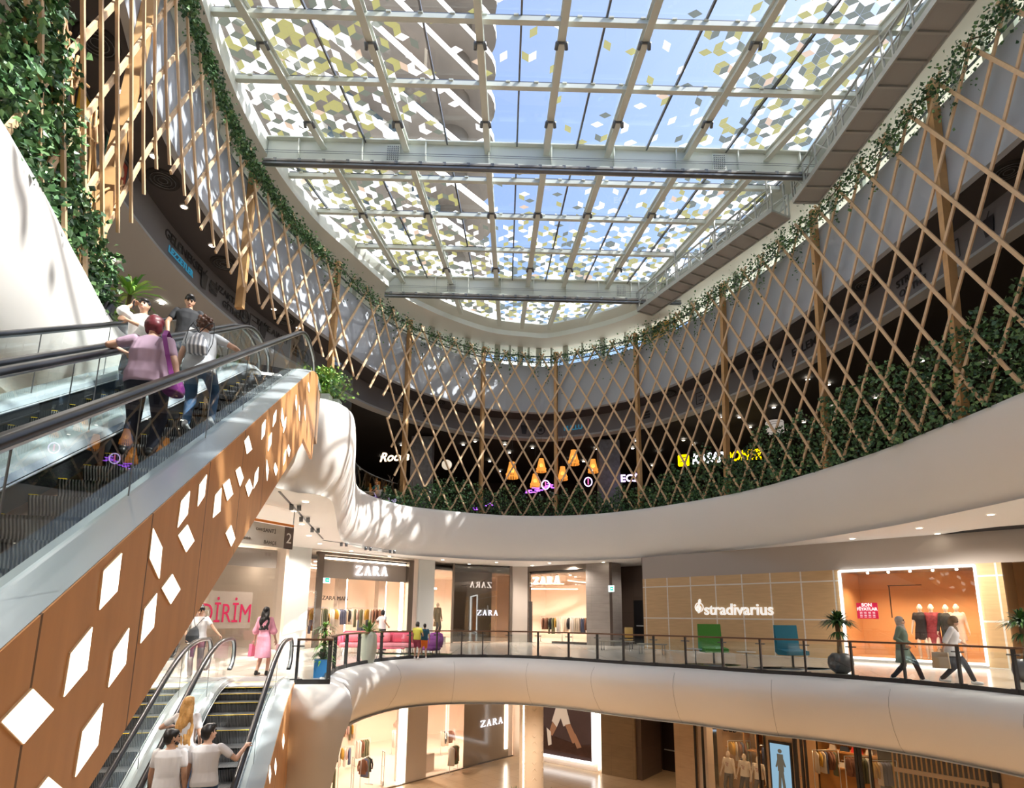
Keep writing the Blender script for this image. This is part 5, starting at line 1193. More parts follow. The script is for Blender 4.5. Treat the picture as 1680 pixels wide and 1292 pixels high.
def person(label, loc, yaw, H=1.72, skin=SKIN, w=1.0, feet=((-.1, 0, 0), (.1, 0, 0)), hands=(None, None), elbows=((-.4, -1, -.2), (.4, -1, -.2)), lean=(0, 0), head=(0, 0, 0),
           top=None, sleeve='short', bottom=None, legs='trousers', shoes=None, hair=None, style='short', vox=.009, cat='person', name='person', curl=(.5, .5), palms=(None, None), top_len=.90, mann=False, group=None, fem=False, tuck=0.0):
    s = H / 1.72; e = empty(name, loc, yaw, label, cat, group); lx, ly = lean
    def T(x, y, z):   # leaning torso
        k = max(0, z - .95) / .77; return v3(x + lx * k, y + ly * k, z) * s
    fe = [Vector(f) * s if f is not None else None for f in feet]
    hipx = .09 * w; hips = [v3(-hipx, 0, .90) * s, v3(hipx, 0, .90) * s]
    low = max(0, max(((hips[i] - (fe[i] + v3(0, 0, .08 * s))).length - .855 * s) for i in (0, 1)))
    drop = -low * 1.02
    if drop < 0:
        for q in hips: q.z += drop
    T0 = T; T = lambda x, y, z: T0(x, y, z) + v3(0, 0, drop)
    kn = [];  an = []
    for i in (0, 1):
        k_, a_ = ik(hips[i], fe[i] + v3(0, 0, .085 * s), .44 * s, .42 * s, (0.05 * (-1, 1)[i], 1, .1)); kn.append(k_); an.append(a_)
    shx = (.172 if not fem else .155) * (.6 + .4 * w); sh = [T(-shx, 0, 1.405), T(shx, 0, 1.405)]; el = []; wr = []
    for i in (0, 1):
        t_ = hands[i]; sd_ = (-1, 1)[i]
        t_ = T((.27 + .05 * (w - 1)) * sd_ / 1.0, .06, .84) if t_ is None else Vector(t_) * s
        e_, w__ = ik(sh[i], t_, .285 * s, .255 * s, elbows[i]); el.append(e_); wr.append(w__)
    hc = T(0, .01, 1.60) + v3(head[2], 0, 0); hy, hp = head[0], head[1]
    Rm = Matrix.Rotation(hy, 3, 'Z') @ Matrix.Rotation(hp, 3, 'X'); Hh = lambda x, y, z: hc + Rm @ (v3(x, y, z) * s)
    # body
    b = MB(); f_ = 1.0
    loft(b, [(T(0, 0, .86), .15 * w * s, .105 * w * s), (T(0, -.01, .95), .165 * w * s, .118 * w * s), (T(0, 0, 1.08), .138 * w * s, .10 * w * s), (T(0, .005, 1.24), .152 * w * s, .112 * w * s), (T(0, 0, 1.36), (shx + .005) * s, .10 * s), (T(0, -.005, 1.425), shx * .75 * s, .07 * s), (T(0, -.005, 1.46), .06 * s, .06 * s)])
    capsule(b, T(0, -.01, 1.42), hc - v3(0, .0, .06) * s, .056 * s, .050 * s)
    for i in (0, 1):
        capsule(b, sh[i], el[i], .052 * s * (.7 + .3 * w), .038 * s * (.7 + .3 * w)); capsule(b, el[i], wr[i], .039 * s * (.7 + .3 * w), .025 * s)
        capsule(b, hips[i], kn[i], .086 * s * w, .056 * s * (.6 + .4 * w)); capsule(b, kn[i], kn[i].lerp(an[i], .35), .054 * s, .053 * s); capsule(b, kn[i].lerp(an[i], .35), an[i], .053 * s, .036 * s)
        capsule(b, an[i] + v3(0, -.03, -.04) * s, an[i] + v3(0, .13, -.055) * s, .034 * s, .028 * s)
        d = (wr[i] - el[i]).normalized(); pn = palms[i] if palms[i] is not None else (v3(-(-1, 1)[i], .15, 0) if abs(d.z) > .6 else v3(0, 0, -1))
        hd = d if curl[i] >= 0 else d
        hand(b, wr[i], d, (-1, 1)[i], pn, curl[i], s)
    # head
    P = []; n_ = 20; secs = []
    for k in range(15):
        t_ = k / 14; z = -.118 + .236 * t_; 
        rx = .074 * math.sin(math.pi * min(1, max(0, .12 + .86 * t_))) ** .55; ry = .094 * math.sin(math.pi * min(1, max(0, .13 + .85 * t_))) ** .55
        if z < -.03: rx *= 1 - (-.03 - z) * 4.2
        secs.append((z, rx, ry, .012 * (1 if z < -.02 else 0) - .006))
    for z, rx, ry, oy in secs:
        for k in range(n_): a_ = 2 * math.pi * k / n_; P.append(Hh(rx * math.cos(a_), ry * math.sin(a_) + oy, z))
    b.faces(P, [(i * n_ + k, i * n_ + (k + 1) % n_, (i + 1) * n_ + (k + 1) % n_, (i + 1) * n_ + k) for i in range(14) for k in range(n_)] + [tuple(range(n_))[::-1], tuple(14 * n_ + k for k in range(n_))], None, True)
    capsule(b, Hh(0, .088, .012), Hh(0, .110, -.022), .010 * s, .015 * s, n=8); capsule(b, Hh(-.018, .093, -.066), Hh(.018, .093, -.066), .009 * s, .009 * s, n=8)
    if not mann or True:
        for sd_ in (-1, 1): capsule(b, Hh(.076 * sd_, -.005, .014), Hh(.073 * sd_, .0, -.026), .014 * s, .010 * s, n=8)
    remeshed(b, 'body', e, vox, skin, 4)
    if not mann:
        m = MB()
        m.bar(Hh(-.03, .078, .016), Hh(.03, .078, .016), .006, .006, skin)
        for sd_ in (-1, 1): q = Hh(.030 * sd_, .080, .016); m.ball(q, .0115 * s, mat('eye_dark', (.03, .02, .015), .2), n=5); m.bar(Hh(.014 * sd_, .090, .036), Hh(.048 * sd_, .080, .036), .008, .02, mat('brow_dark', (.02, .015, .012), .7))
        m.build('eyes', e); m = MB(); capsule(m, Hh(-.018, .100, -.066), Hh(.018, .100, -.066), .0055 * s, .0055 * s, mat('lips', (.35, .10, .09), .5), 6); m.build('lips', e)
    # clothes
    if top:
        m = MB(); g = .016 * s; zl = top_len
        S_ = [(T(0, 0, zl), (.172 * w) * s + g, (.125 * w) * s + g)] if zl > .7 else []
        if zl < .8:   # dress or coat skirt
            S_ = [(T(0, 0, zl), .21 * w * s + g, .17 * w * s + g), (T(0, 0, (zl + .95) / 2), .19 * w * s + g, .145 * w * s + g)]
        tk = 1 - tuck
        S_ += [(T(0, -.01, .97), .170 * w * s + g, .122 * w * s + g), (T(0, 0, 1.09), .150 * w * tk * s + g, .110 * w * tk * s + g), (T(0, .005, 1.24), .156 * w * s + g, (.116 * w + (.012 if fem else 0)) * s + g), (T(0, 0, 1.36), (shx + .012) * s + g, .103 * s + g), (T(0, -.005, 1.43), shx * .8 * s + g * .7, .07 * s + g * .6), (T(0, -.005, 1.455), .075 * s, .068 * s)]
        loft(m, S_)
        for i in (0, 1):
            q = (sh[i] + sh[i] - T(0, 0, 1.405)) ; st = sh[i]
            if sleeve == 'short': capsule(m, st, st.lerp(el[i], .58), .060 * s * (.7 + .3 * w), .055 * s * (.7 + .3 * w))
            elif sleeve == 'long': capsule(m, st, el[i], .064 * s, .054 * s); capsule(m, el[i], el[i].lerp(wr[i], .93), .053 * s, .038 * s)
            elif sleeve == 'rolled': capsule(m, st, el[i], .07 * s, .066 * s); capsule(m, el[i], el[i].lerp(wr[i], .3), .064 * s, .06 * s)
            elif sleeve == 'bell': capsule(m, st, st.lerp(el[i], .6), .062 * s, .066 * s); capsule(m, st.lerp(el[i], .6), el[i].lerp(wr[i], .1), .066 * s, .095 * s)
        remeshed(m, 'dress' if zl < .8 and legs != 'trousers' else 'top', e, vox * 1.15, top, 2, .009 * s, seed=loc[0])
    if bottom and legs == 'trousers':
        m = MB(); loft(m, [(v3(0, 0, .80 * s + drop), .15 * w * s, .11 * w * s), (v3(0, -.01, .93) * s + v3(0, 0, drop), .172 * w * s, .124 * w * s), (v3(0, 0, 1.0) * s + v3(0, 0, drop), .162 * w * s, .116 * w * s)])
        for i in (0, 1): capsule(m, hips[i], kn[i], .097 * s * w, .070 * s * (.6 + .4 * w)); capsule(m, kn[i], an[i] + (kn[i] - an[i]) * .02, .068 * s * (.6 + .4 * w), .058 * s)
        remeshed(m, 'trousers', e, vox * 1.15, bottom, 2, .007 * s, seed=loc[1])
    if bottom and legs == 'shorts':
        m = MB(); loft(m, [(v3(0, 0, .80 * s + drop), .15 * w * s, .11 * w * s), (v3(0, 0, 1.0) * s + v3(0, 0, drop), .165 * w * s, .12 * w * s)])
        for i in (0, 1): capsule(m, hips[i], hips[i].lerp(kn[i], .75), .1 * s, .085 * s)
        remeshed(m, 'shorts', e, vox * 1.15, bottom, 2, .004 * s)
    if shoes:
        for i in (0, 1):
            m = MB(); capsule(m, an[i] + v3(0, -.035, -.043) * s, an[i] + v3(0, .15, -.055) * s, .042 * s, .036 * s); capsule(m, an[i] + v3(0, -.02, .0) * s, an[i] + v3(0, .02, -.03) * s, .043 * s, .042 * s); remeshed(m, 'shoe', e, vox, shoes, 2)
    if hair:
        m = MB()
        def shell(dx, dy, dz, rx, ry, rz): m.ball((0, 0, 0), 1, None, n=10); k = 11 * 20; m.v[-k:] = [tuple(Hh(dx + v[0] * rx, dy + v[1] * ry, dz + v[2] * rz)) for v in m.v[-k:]]
        shell(0, -.022, .030, .084, .092, .098); shell(0, .020, .075, .070, .072, .045); shell(0, -.045, -.02, .074, .062, .075)
        if style == 'quiff': shell(0, .045, .095, .06, .055, .04); shell(0, .0, .10, .06, .07, .035)
        if style == 'bob': shell(0, -.03, -.01, .098, .088, .095); shell(0, .0, .05, .094, .098, .085); shell(-.06, -.01, -.05, .035, .05, .06); shell(.06, -.01, -.05, .035, .05, .06)
        if style == 'curly': 
            for k in range(26): a_ = k * 2.4; z_ = -.06 + .17 * (k / 25); rr_ = .088 * math.sqrt(max(.1, 1 - ((z_ - .02) / .13) ** 2)); shell(rr_ * math.cos(a_), min(.05, rr_ * math.sin(a_) - .015), z_, .03, .03, .03)
        if style == 'bun': shell(0, -.05, .10, .06, .06, .05)
        if style in ('long', 'verylong'):
            Lh = .42 if style == 'long' else .60
            for j_, sx_ in enumerate((-.075, -.045, -.015, .015, .045, .075)):
                P_ = [Hh(sx_ * .7, -.05, .06), Hh(sx_, -.09, -.06)]; bt = P_[-1]
                for q_ in range(1, 6): P_.append(v3(bt.x + (sx_ * .25 + .018 * math.sin(q_ * 2.1 + j_ * 1.7)) * s, bt.y - (.02 + .018 * math.cos(q_ * 2.3 + j_)) * s, bt.z - Lh * q_ / 5.2 * s))
                m.tube([tuple(q) for q in crom(P_, 3)], [.03 * s * (1 - .35 * abs(k / 18 - .4)) for k in range(19)], None, 8)
            shell(0, -.05, -.03, .088, .06, .10)
        remeshed(m, 'hair', e, vox * .9, hair, 2, .006 * s)
    if style == 'hijab':
        m = MB(); hm = hair if hair else top
    e['_j'] = [0]; del e['_j']
    return e, dict(Hh=Hh, T=T, wr=wr, el=el, sh=sh, s=s, hips=hips, an=an, kn=kn)
def esc_at(es, a, x, H_):
    """the step of lane position a where a head at height H_ lies in column x"""
    best = min((abs(proj(EP(a, t * .02, es.NS(t * .02) + H_))[0] - x), t * .02) for t in range(60, 700))[1]
    n_ = math.floor((best - (es.t0 - 1.0)) / .4); tk = es.t0 - 1.0 + .4 * n_; return best, es.NS(tk) + .004
YUP = math.atan2(EH.y, EH.x) - math.pi / 2
LILAC = mat('lilac_cotton', (.42, .30, .40), .8); NAVY = mat('navy_trousers', (.012, .014, .03), .8); JEANS = mat('blue_denim', (.05, .12, .24), .85, noise_amt=.35, nscale=9); WHT = mat('white_cotton', (.80, .80, .82), .8)
GRY = mat('light_grey_cotton', (.50, .54, .58), .8); BLK = mat('black_cotton', (.018, .02, .024), .8); PINK = mat('pink_dress', (.78, .34, .45), .75, noise_amt=.15, nscale=25); SHW = mat('white_shoe', (.8, .8, .8), .5); SHB = mat('black_shoe', (.02, .02, .02), .4)
PURP = mat('purple_leather', (.16, .02, .16), .45)
aa = -2.52; tt, zz = esc_at(EA, aa, 257, 1.60)
q = EP(aa, tt, zz)
lh = (-2.93 - aa, .30, EA.N(tt + .30) + .95 - zz)
e, J = person('woman from behind in a lilac t-shirt with dark red hair and purple shoulder bag', q, YUP, 1.60, SKIN, 1.30, hands=((lh[0] + .02, lh[1] - .07, lh[2] + .03), (.34, -.02, .88)), elbows=((-1, -.3, -.4), (.6, -.8, 0)), head=(-.25, -.12, 0), top=LILAC, bottom=NAVY, shoes=SHB, hair=H_MAROON, style='bob', feet=((-.13, -.03, 0), (.12, .02, 0)), fem=True, top_len=.86)
bag = empty('shoulder_bag', q + EP(0, 0, 0), YUP, 'purple leather shoulder bag at the right hip of the woman in lilac', 'bag'); m = MB(); loft(m, [(v3(.28, -.05, .70), .10, .13), (v3(.29, -.05, .78), .09, .15), (v3(.29, -.05, .88), .055, .13)]); remeshed(m, 'pouch', bag, .012, PURP, 3, .006)
m = MB(); m.ribbon([(.28, -.15, .88), (.22, -.17, 1.1), (.16, -.15, 1.32), (.13, -.02, 1.44), (.16, .12, 1.35)], [((.9, .3, .2), (0, 1, 0))] * 5, .045, .008, PURP); m.build('strap', bag)
aa = -2.36; tt, zz = esc_at(EA, aa, 337, 1.52)
q = EP(aa, tt, zz); lh = (-1.84 - aa, .32, EA.N(tt + .32) + .95 - zz)
e, J = person('woman seen from behind in light grey t-shirt and jeans, right hand on handrail', q, YUP, 1.53, SKIN, 1.2, hands=((-.30, .02, .88), (lh[0] - .02, lh[1] - .06, lh[2] + .03)), elbows=((-.6, -.8, 0), (1, -.2, -.5)), head=(-.1, -.05, 0), top=GRY, bottom=JEANS, shoes=SHW, hair=H_BROWN, style='curly', feet=((-.10, 0, 0), (.12, .38, .2)), fem=True, top_len=.84)
STRP = grid_mat('striped_bag', (.22, .24, .28), (.7, .72, .75), .05, 3, .012, 'XZ', .8, .1)
bag = empty('drawstring_bag', q, YUP, 'grey striped drawstring bag on the back of the woman in light grey', 'bag'); m = MB(); loft(m, [(v3(.0, -.17, .93), .12, .04), (v3(.0, -.20, 1.02), .14, .06), (v3(.0, -.19, 1.14), .09, .05), (v3(0, -.17, 1.22), .03, .02)]); remeshed(m, 'sack', bag, .011, STRP, 2, .004)
m = MB()
for s_ in (-1, 1): m.tube([(0, -.175, 1.22), (.09 * s_, -.15, 1.36), (.12 * s_, -.03, 1.44)], .006, BLK, 5); m.tube([(.11 * s_, -.15, .95), (.16 * s_, -.15, 1.1), (.15 * s_, -.1, 1.3), (.12 * s_, -.03, 1.44)], .005, BLK, 5)
m.build('cords', bag)
# two men coming down
aa = -3.85; tt, zz = esc_at(EA, aa, 241, 1.76); q = EP(aa, tt, zz)
CHEF = mat('white_jacket', (.80, .79, .78), .8)
e, J = person('man in a white jacket with rolled sleeves holding a phone to his ear', q, YUP + math.pi - .1, 1.76, SKIN2, 1.05, hands=((.06, .25, 1.22), (.125, .12, 1.55)), elbows=((-.6, .2, -1), (.25, .55, -1)), head=(.1, 0, 0), top=CHEF, sleeve='rolled', bottom=NAVY, shoes=SHB, hair=H_BLACK, style='short', top_len=.80, curl=(.4, 1.1), palms=(v3(0, -1, 0), v3(-1, 0, 0)))
m = MB(); m.box((.098, .125, 1.60), (.012, .03, .13), BLACK); ph = m.build('phone'); ph.location = q; ph.rotation_euler = (0, 0, YUP + math.pi - .1); tag(ph, 'dark phone held at the ear of the man in white', 'phone')
aa = -3.55; tt, zz = esc_at(EA, aa, 314, 1.80); q = EP(aa, tt, zz)
e, J = person('man in a black v-neck t-shirt looking down at a paper in his hand', q, YUP + math.pi + .15, 1.80, SKIN2, 1.0, hands=((-.22, .20, .98), (.24, .15, .92)), elbows=((-1, -.4, 0), (1, -.4, 0)), head=(.15, -.45, 0), top=BLK, bottom=NAVY, shoes=SHB, hair=H_BLACK, style='quiff', top_len=.86)
pp = MB(); pp.prism([(-.22, .27, .92), (-.05, .30, .90), (-.10, .32, 1.06), (-.24, .29, 1.02)], (0, .003, 0), mat('paper_white', (.8, .8, .8), .7)); po = pp.build('sheet_of_paper'); po.location = q; po.rotation_euler = (0, 0, YUP + math.pi + .15); tag(po, 'white folded paper in the hand of the man in black', 'paper')
# the three on the lower escalator
def trio(aa, px, H_):
    tt, zz = esc_at(EB, aa, px, H_); return aa, tt, zz, EP(aa, tt, zz)
aa, tt, zz, q = trio(-2.80, 285, 1.77)
person('bearded man in a white t-shirt on the lower escalator, looking to the right', q, YUP, 1.77, SKIN2, 1.0, hands=((-.25, .10, .86), (.24, .02, .80)), head=(-1.0, -.05, 0), top=WHT, bottom=JEANS, shoes=SHW, hair=H_BLACK, style='short', vox=.008)
aB = q.copy(); m = MB(); 
hcB = q + Matrix.Rotation(YUP, 3, 'Z') @ v3(0, .01, 1.60 * 1.77 / 1.72); Rb = Matrix.Rotation(YUP - 1.0, 3, 'Z')
b_ = MB(); 
for dx, dy, dz, r_b in ((0, .075, -.085, .030), (-.045, .05, -.07, .024), (.045, .05, -.07, .024), (.06, .015, -.04, .016), (-.06, .015, -.04, .016), (0, .098, -.055, .012)): b_.ball(tuple(Rb @ v3(dx, dy, dz) + hcB), r_b, H_BLACK, n=6)
bo = b_.build('beard'); pr_ = [o for o in COL.objects if o.get('label', '').startswith('bearded man')][0]; bo.parent = pr_; bo.matrix_parent_inverse = (Matrix.Translation(q) @ Matrix.Rotation(YUP, 4, 'Z')).inverted()
aa, tt, zz, q = trio(-2.80, 312, 1.70)
lh = (-3.12 - aa, .34, EB.N(tt + .34) + .95 - zz)
person('young woman with very long wavy blonde hair on the lower escalator', q, YUP, 1.70, SKIN, .9, hands=((lh[0] + .02, lh[1] - .06, lh[2] + .03), (.2, .1, .95)), elbows=((-1, -.5, -.5), (.4, -1, 0)), top=WHT, bottom=JEANS, shoes=SHW, hair=H_BLOND, style='verylong', fem=True, vox=.008)
aa, tt, zz, q = trio(-2.34, 346, 1.80)
lh = (-1.86 - aa, .30, EB.N(tt + .30) + .95 - zz)
person('dark haired man in a white t-shirt on the lower escalator, right hand on the handrail', q, YUP, 1.80, SKIN, 1.02, hands=((-.25, .05, .84), (lh[0] - .02, lh[1] - .05, lh[2] + .03)), elbows=((-.4, -1, 0), (.5, -.6, -1)), head=(-.75, .0, 0), top=WHT, bottom=JEANS, shoes=SHW, hair=H_BLACK, style='quiff', vox=.008)
# middle floor
q = atz(428, 1108, 0)
e, J = person('woman with long dark hair in a pink belted dress walking away at the escalator top', q, YUP - .25, 1.68, SKIN, .88, feet=((-.08, -.10, .02), (.08, .14, .0)), hands=((-.26, .0, .80), (.27, .10, .84)), head=(.15, 0, 0), top=PINK, sleeve='bell', legs='bare', shoes=SHB, hair=H_BLACK, style='long', top_len=.44, fem=True, tuck=.16)
m = MB(); m.prism([(-.34, -.08, .46), (-.34, .12, .46), (-.33, .10, .76), (-.33, -.06, .76)], (.08, 0, 0), mat('pink_carrier', (.85, .22, .38), .4)); m.tube([(-.30, -.04, .76), (-.28, 0, .84), (-.30, .08, .76)], .006, PINK, 5); o = m.build('shopping_bag'); o.location = q; o.rotation_euler = (0, 0, YUP - .25); tag(o, 'pink shopping bag in the left hand of the woman in pink', 'bag')
m = MB(); m.prism([(.30, .02, .60), (.30, .20, .60), (.31, .18, .76), (.31, .04, .76)], (.05, 0, 0), mat('pink_purse', (.75, .45, .48), .5)); o = m.build('handbag'); o.location = q; o.rotation_euler = (0, 0, YUP - .25); tag(o, 'small pale pink handbag in the right hand of the woman in pink', 'bag')
q = atz(318, 1112, 0)
e, J = person('woman in a white t-shirt with a black drawstring bag reaching for the handrail', q, math.pi + .35, 1.68, SKIN2, 1.0, hands=((-.50, .22, 1.0), (.24, .16, .95)), elbows=((-.5, .1, -1), (.8, -.5, 0)), head=(-.1, -.35, 0), top=WHT, bottom=NAVY, shoes=SHB, hair=H_BLACK, style='bun', fem=True)
m = MB(); loft(m, [(v3(.10, .19, .82), .14, .06), (v3(.10, .20, .98), .15, .075), (v3(.08, .18, 1.12), .10, .05), (v3(.06, .16, 1.18), .03, .02)]); o = empty('drawstring_bag', q, math.pi + .35, 'black drawstring bag slung in front of the woman in white at the escalator top', 'bag'); remeshed(m, 'sack', o, .012, BLK, 2, .004)
m = MB(); m.tube([(.06, .17, 1.18), (-.02, .14, 1.3), (-.12, .04, 1.44)], .007, BLK, 5); m.tube([(.06, .17, 1.18), (.10, .14, 1.3), (.13, .04, 1.43)], .007, BLK, 5); m.build('cords', o)
YW = mat('yellow_top', (.55, .52, .08), .8); MARO = mat('maroon_shorts', (.22, .03, .06), .8); TEALT = mat('teal_tshirt', (.02, .10, .16), .8); ORGS = mat('orange_shorts', (.85, .22, .03), .8)
q = atz(683, 1081, 0); person('child in a yellow top and maroon shorts at the railing', q, -.1, 1.28, SKIN2, .95, feet=((-.1, .05, 0), (.1, -.05, 0)), hands=((-.25, .1, .8), (.22, .2, 1.1)), top=YW, bottom=MARO, legs='shorts', shoes=SHW, hair=H_BLACK, style='bob', vox=.013)
q = atz(695, 1080, 0); person('small child in a dark teal t-shirt and orange shorts', q, .3, 1.22, SKIN2, .95, feet=((-.1, .1, 0), (.1, -.1, 0)), hands=((-.25, .15, .8), (.25, -.1, .85)), top=TEALT, bottom=ORGS, legs='shorts', shoes=SHW, hair=H_BLACK, style='short', vox=.013)
SAGE = mat('sage_coat', (.17, .24, .19), .8); SCARF = mat('pale_scarf', (.50, .44, .39), .8, noise_amt=.12, nscale=20); SCARF2 = mat('brown_scarf', (.22, .145, .085), .8, noise_amt=.4, nscale=14)
def scarf(parent, J, mt, vox=.011):
    Hh, T = J['Hh'], J['T']; m = MB(); s = J['s']
    def shell(p, rx, ry, rz): m.ball(tuple(p), 1, None, n=9); k = 10 * 18; m.v[-k:] = [(p.x + (v[0] - p.x) * rx * s, p.y + (v[1] - p.y) * ry * s, p.z + (v[2] - p.z) * rz * s) for v in m.v[-k:]]
    shell(Hh(0, -.022, .03), .098, .108, .112); shell(Hh(0, -.03, -.05), .092, .085, .10); shell(Hh(0, .045, -.11), .06, .05, .045); shell(T(0, 0, 1.43), .13, .11, .06); shell(T(0, .06, 1.36), .11, .07, .09); shell(T(0, -.05, 1.36), .11, .07, .10)
    o = remeshed(m, 'headscarf', parent, vox, mt, 2, .006); return o
q = atz(1487, 1117, 0); yaw_r = FD.yaw - math.pi / 2 + .05
e, J = person('woman in a pale headscarf and long sage green coat walking right', q, yaw_r, 1.64, SKIN, 1.05, feet=((-.07, .36, 0), (.07, -.28, .02)), hands=((-.2, .16, .98), (.2, .10, .95)), elbows=((-.3, -1, -.3), (.3, -1, -.3)), top=SAGE, sleeve='long', bottom=NAVY, shoes=SHW, top_len=.52, fem=True, vox=.010); scarf(e, J, SCARF)
q = atz(1568, 1120, 0)
e, J = person('woman in a brown headscarf and white shirt bending forward with a paper bag', q, yaw_r, 1.66, SKIN, 1.08, feet=((-.07, .38, 0), (.07, -.26, .02)), hands=((-.22, .30, .96), (.26, -.14, .86)), lean=(0, .13), head=(0, -.5, 0), top=WHT, sleeve='rolled', bottom=NAVY, shoes=SHW, top_len=.72, fem=True, vox=.010); scarf(e, J, SCARF2)
m = MB(); KR = mat('kraft_paper', (.48, .33, .20), .8); m.prism([(.22, -.38, .36), (.22, -.02, .36), (.22, -.04, .74), (.22, -.36, .74)], (.14, 0, 0), KR); m.tube([(.29, -.28, .74), (.29, -.2, .86), (.29, -.12, .74)], .007, KR, 5); o = m.build('paper_bag'); o.location = q; o.rotation_euler = (0, 0, yaw_r); tag(o, 'brown paper bag carried by the woman in the brown headscarf', 'bag')
q = FA.at(562, 0, -3.2); person('person in white seen between the two large plants, carrying a green bag', q, -.6, 1.72, SKIN, 1.0, hands=((-.3, .1, 1.1), (.35, .0, 1.05)), top=WHT, bottom=NAVY, shoes=SHB, hair=H_BLACK, style='bob', vox=.012)
q = FA1.at(530, Z1, 1.2); person('woman with dark hair walking into the ground floor shop', q, -1.2, 1.66, SKIN, .95, feet=((-.08, .3, 0), (.08, -.25, 0)), hands=((-.24, .2, .95), (.24, .1, .85)), top=mat('olive_top', (.2, .18, .12), .8), bottom=JEANS, shoes=SHW, hair=H_BLACK, style='long', vox=.013)
# mannequins
def mannequin(label, q, yaw, H_, grp=None, **k):
    return person(label, q, yaw, H_, MANQ, .92, cat='mannequin', name='mannequin', vox=.013, mann=True, group=grp, **k)
FLOR = mat('floral_red', (.30, .04, .05), .8, noise_amt=.8, nscale=18); DEN = mat('dark_jacket', (.05, .05, .045), .8, noise_amt=.4, nscale=10); CREAMD = mat('cream_dress', (.75, .62, .48), .8); PINKB = mat('pink_bow_top', (.03, .025, .025), .8)
wl = lambda x, bk: W0 + FD.d * ((FD.at(x) - W0).length) + FD.n * bk + v3(0, 0, .12)
for x, lb_, kw in ((1494, 'mannequin in a black dress, leftmost in the glowing window', dict(top=PINKB, top_len=.6)), (1513, 'mannequin in a red floral dress in the glowing window', dict(top=FLOR, top_len=.5)),
                   (1538, 'mannequin in a dark denim jacket in the glowing window', dict(top=DEN, sleeve='long', bottom=BLK)), (1556, 'mannequin in a cream dress, rightmost in the glowing window', dict(top=CREAMD, top_len=.6))):
    mannequin(lb_, wl(x, 1.3), FD.yaw + math.pi + .1, 2.0 if x != 1538 else 1.98, fem=True, **kw)
TEE = mat('printed_tee', (.80, .74, .64), .8); GJ = mat('grey_jeans', (.09, .085, .085), .8, noise_amt=.3, nscale=12)
for x, lb_ in ((1172, 'left mannequin in white printed tee and grey jeans under palm leaves'), (1197, 'middle mannequin in white printed tee and grey jeans under palm leaves'), (1219, 'right mannequin in white printed tee and grey jeans under palm leaves')):
    q = FD1.at(x, Z1 + .35, .6); e, J = mannequin(lb_, q, FD1.yaw + math.pi, 2.05, top=TEE, bottom=GJ, feet=((-.14, 0, 0), (.14, 0, 0)), hands=((-.30, .1, .86), (.30, .1, .86)))
    m = MB(); 
    for k in range(3): m.bar((-.07 + .01 * k, .165, 1.52 - .06 * k), (.08 - .02 * k, .165, 1.54 - .06 * k), .02, .01, FLOR, (0, 1, 0))
    m.build('print', e)
m = MB(); a_, b_ = FD1.at(1160), FD1.at(1230); m.bar((*(a_ + FD1.n * .6).xy, Z1 + .17), (*(b_ + FD1.n * .6).xy, Z1 + .17), .9, .35, CARD); tag(m.build('display_platform'), 'low platform under the three mannequins in white tees', 'platform')
COAT = mat('olive_coat', (.22, .18, .10), .8); BEI = mat('beige_trousers', (.55, .42, .30), .8)
for x, lb_, kw in ((719, 'mannequin in a beige jacket behind the glass, left of the pair', dict(top=BEI, sleeve='long', bottom=BEI)), (735, 'mannequin in a long olive coat behind the glass, right of the pair', dict(top=COAT, sleeve='long', bottom=GJ, top_len=.5))):
    mannequin(lb_, FA.at(x, .35, .9), FA.yaw + math.pi, 1.9, **kw)
m = MB(); m.bar((*FA.at(714, 0, .9).xy, .18), (*FA.at(741, 0, .9).xy, .18), .9, .34, TAUPE); tag(m.build('display_platform'), 'low platform under the pair of mannequins behind the glass', 'platform')
mannequin('mannequin in a sleeveless black dress on a white block on the ground floor', FA1.at(725, Z1 + .9, 1.4), FA1.yaw + math.pi, 1.85, top=BLK, sleeve='none', top_len=.4, fem=True)
m = MB(); m.box((0, 0, .45), (1.3, .9, .9), mat('plinth_white', (.7, .62, .55), .5), FA1.yaw); o = m.build('display_plinth'); o.location = FA1.at(725, Z1, 1.4); tag(o, 'white block under the mannequin in black on the ground floor', 'plinth')

# ---------------------------------------------------------------- furniture on the middle floor
def floor_at(x, y, z=0.0): return atz(x, y, z)
def tall_chair(x, y, yaw, label, col, W=.75):
    m_ = mat(label.split()[0] + '_fabric', col, .75); o = empty('high_back_chair', floor_at(x, y), yaw, label, 'chair')
    m = MB(); 
    P = [(-.02, 1.32), (.03, 1.32), (.10, .60), (.50, .54), (.50, .42), (.10, .42), (-.02, .50)]
    m.prism([(-W / 2, a * -1 + .25, z) for a, z in P][::-1], (W, 0, 0), m_); m.build('seat_shell', o)
    m = MB(); m.tube([(0, .0, .44), (0, 0, .05)], .035, STEELD, 8); m.lathe([(.001, .04), (.34, .03), (.36, 0)], STEELD, n=20); m.build('pedestal', o); return o
tall_chair(1172, 1091, .15, 'green high-backed swivel chair behind the railing under the white lettering', (.06, .26, .03), .80)
tall_chair(1302, 1097, .25, 'teal blue high-backed swivel chair between the white lettering and the round pot', (.0, .14, .22), .82)
def side_table(x, y, label, r=.28, h=.5):
    o = empty('side_table', floor_at(x, y), 0, label, 'table'); m = MB(); m.lathe([(.001, h + .02), (r, h + .02), (r, h)], mat('table_top', (.55, .5, .45), .4), n=18); m.build('table_top', o); m = MB(); m.tube([(0, 0, h), (0, 0, .02)], .02, STEELD, 6); m.lathe([(.001, .02), (r * .6, .012), (r * .6, 0)], STEELD, n=16); m.build('base', o)
side_table(1142, 1090, 'small round side table left of the green high-backed chair'); side_table(1226, 1097, 'small round side table between the green and teal chairs')
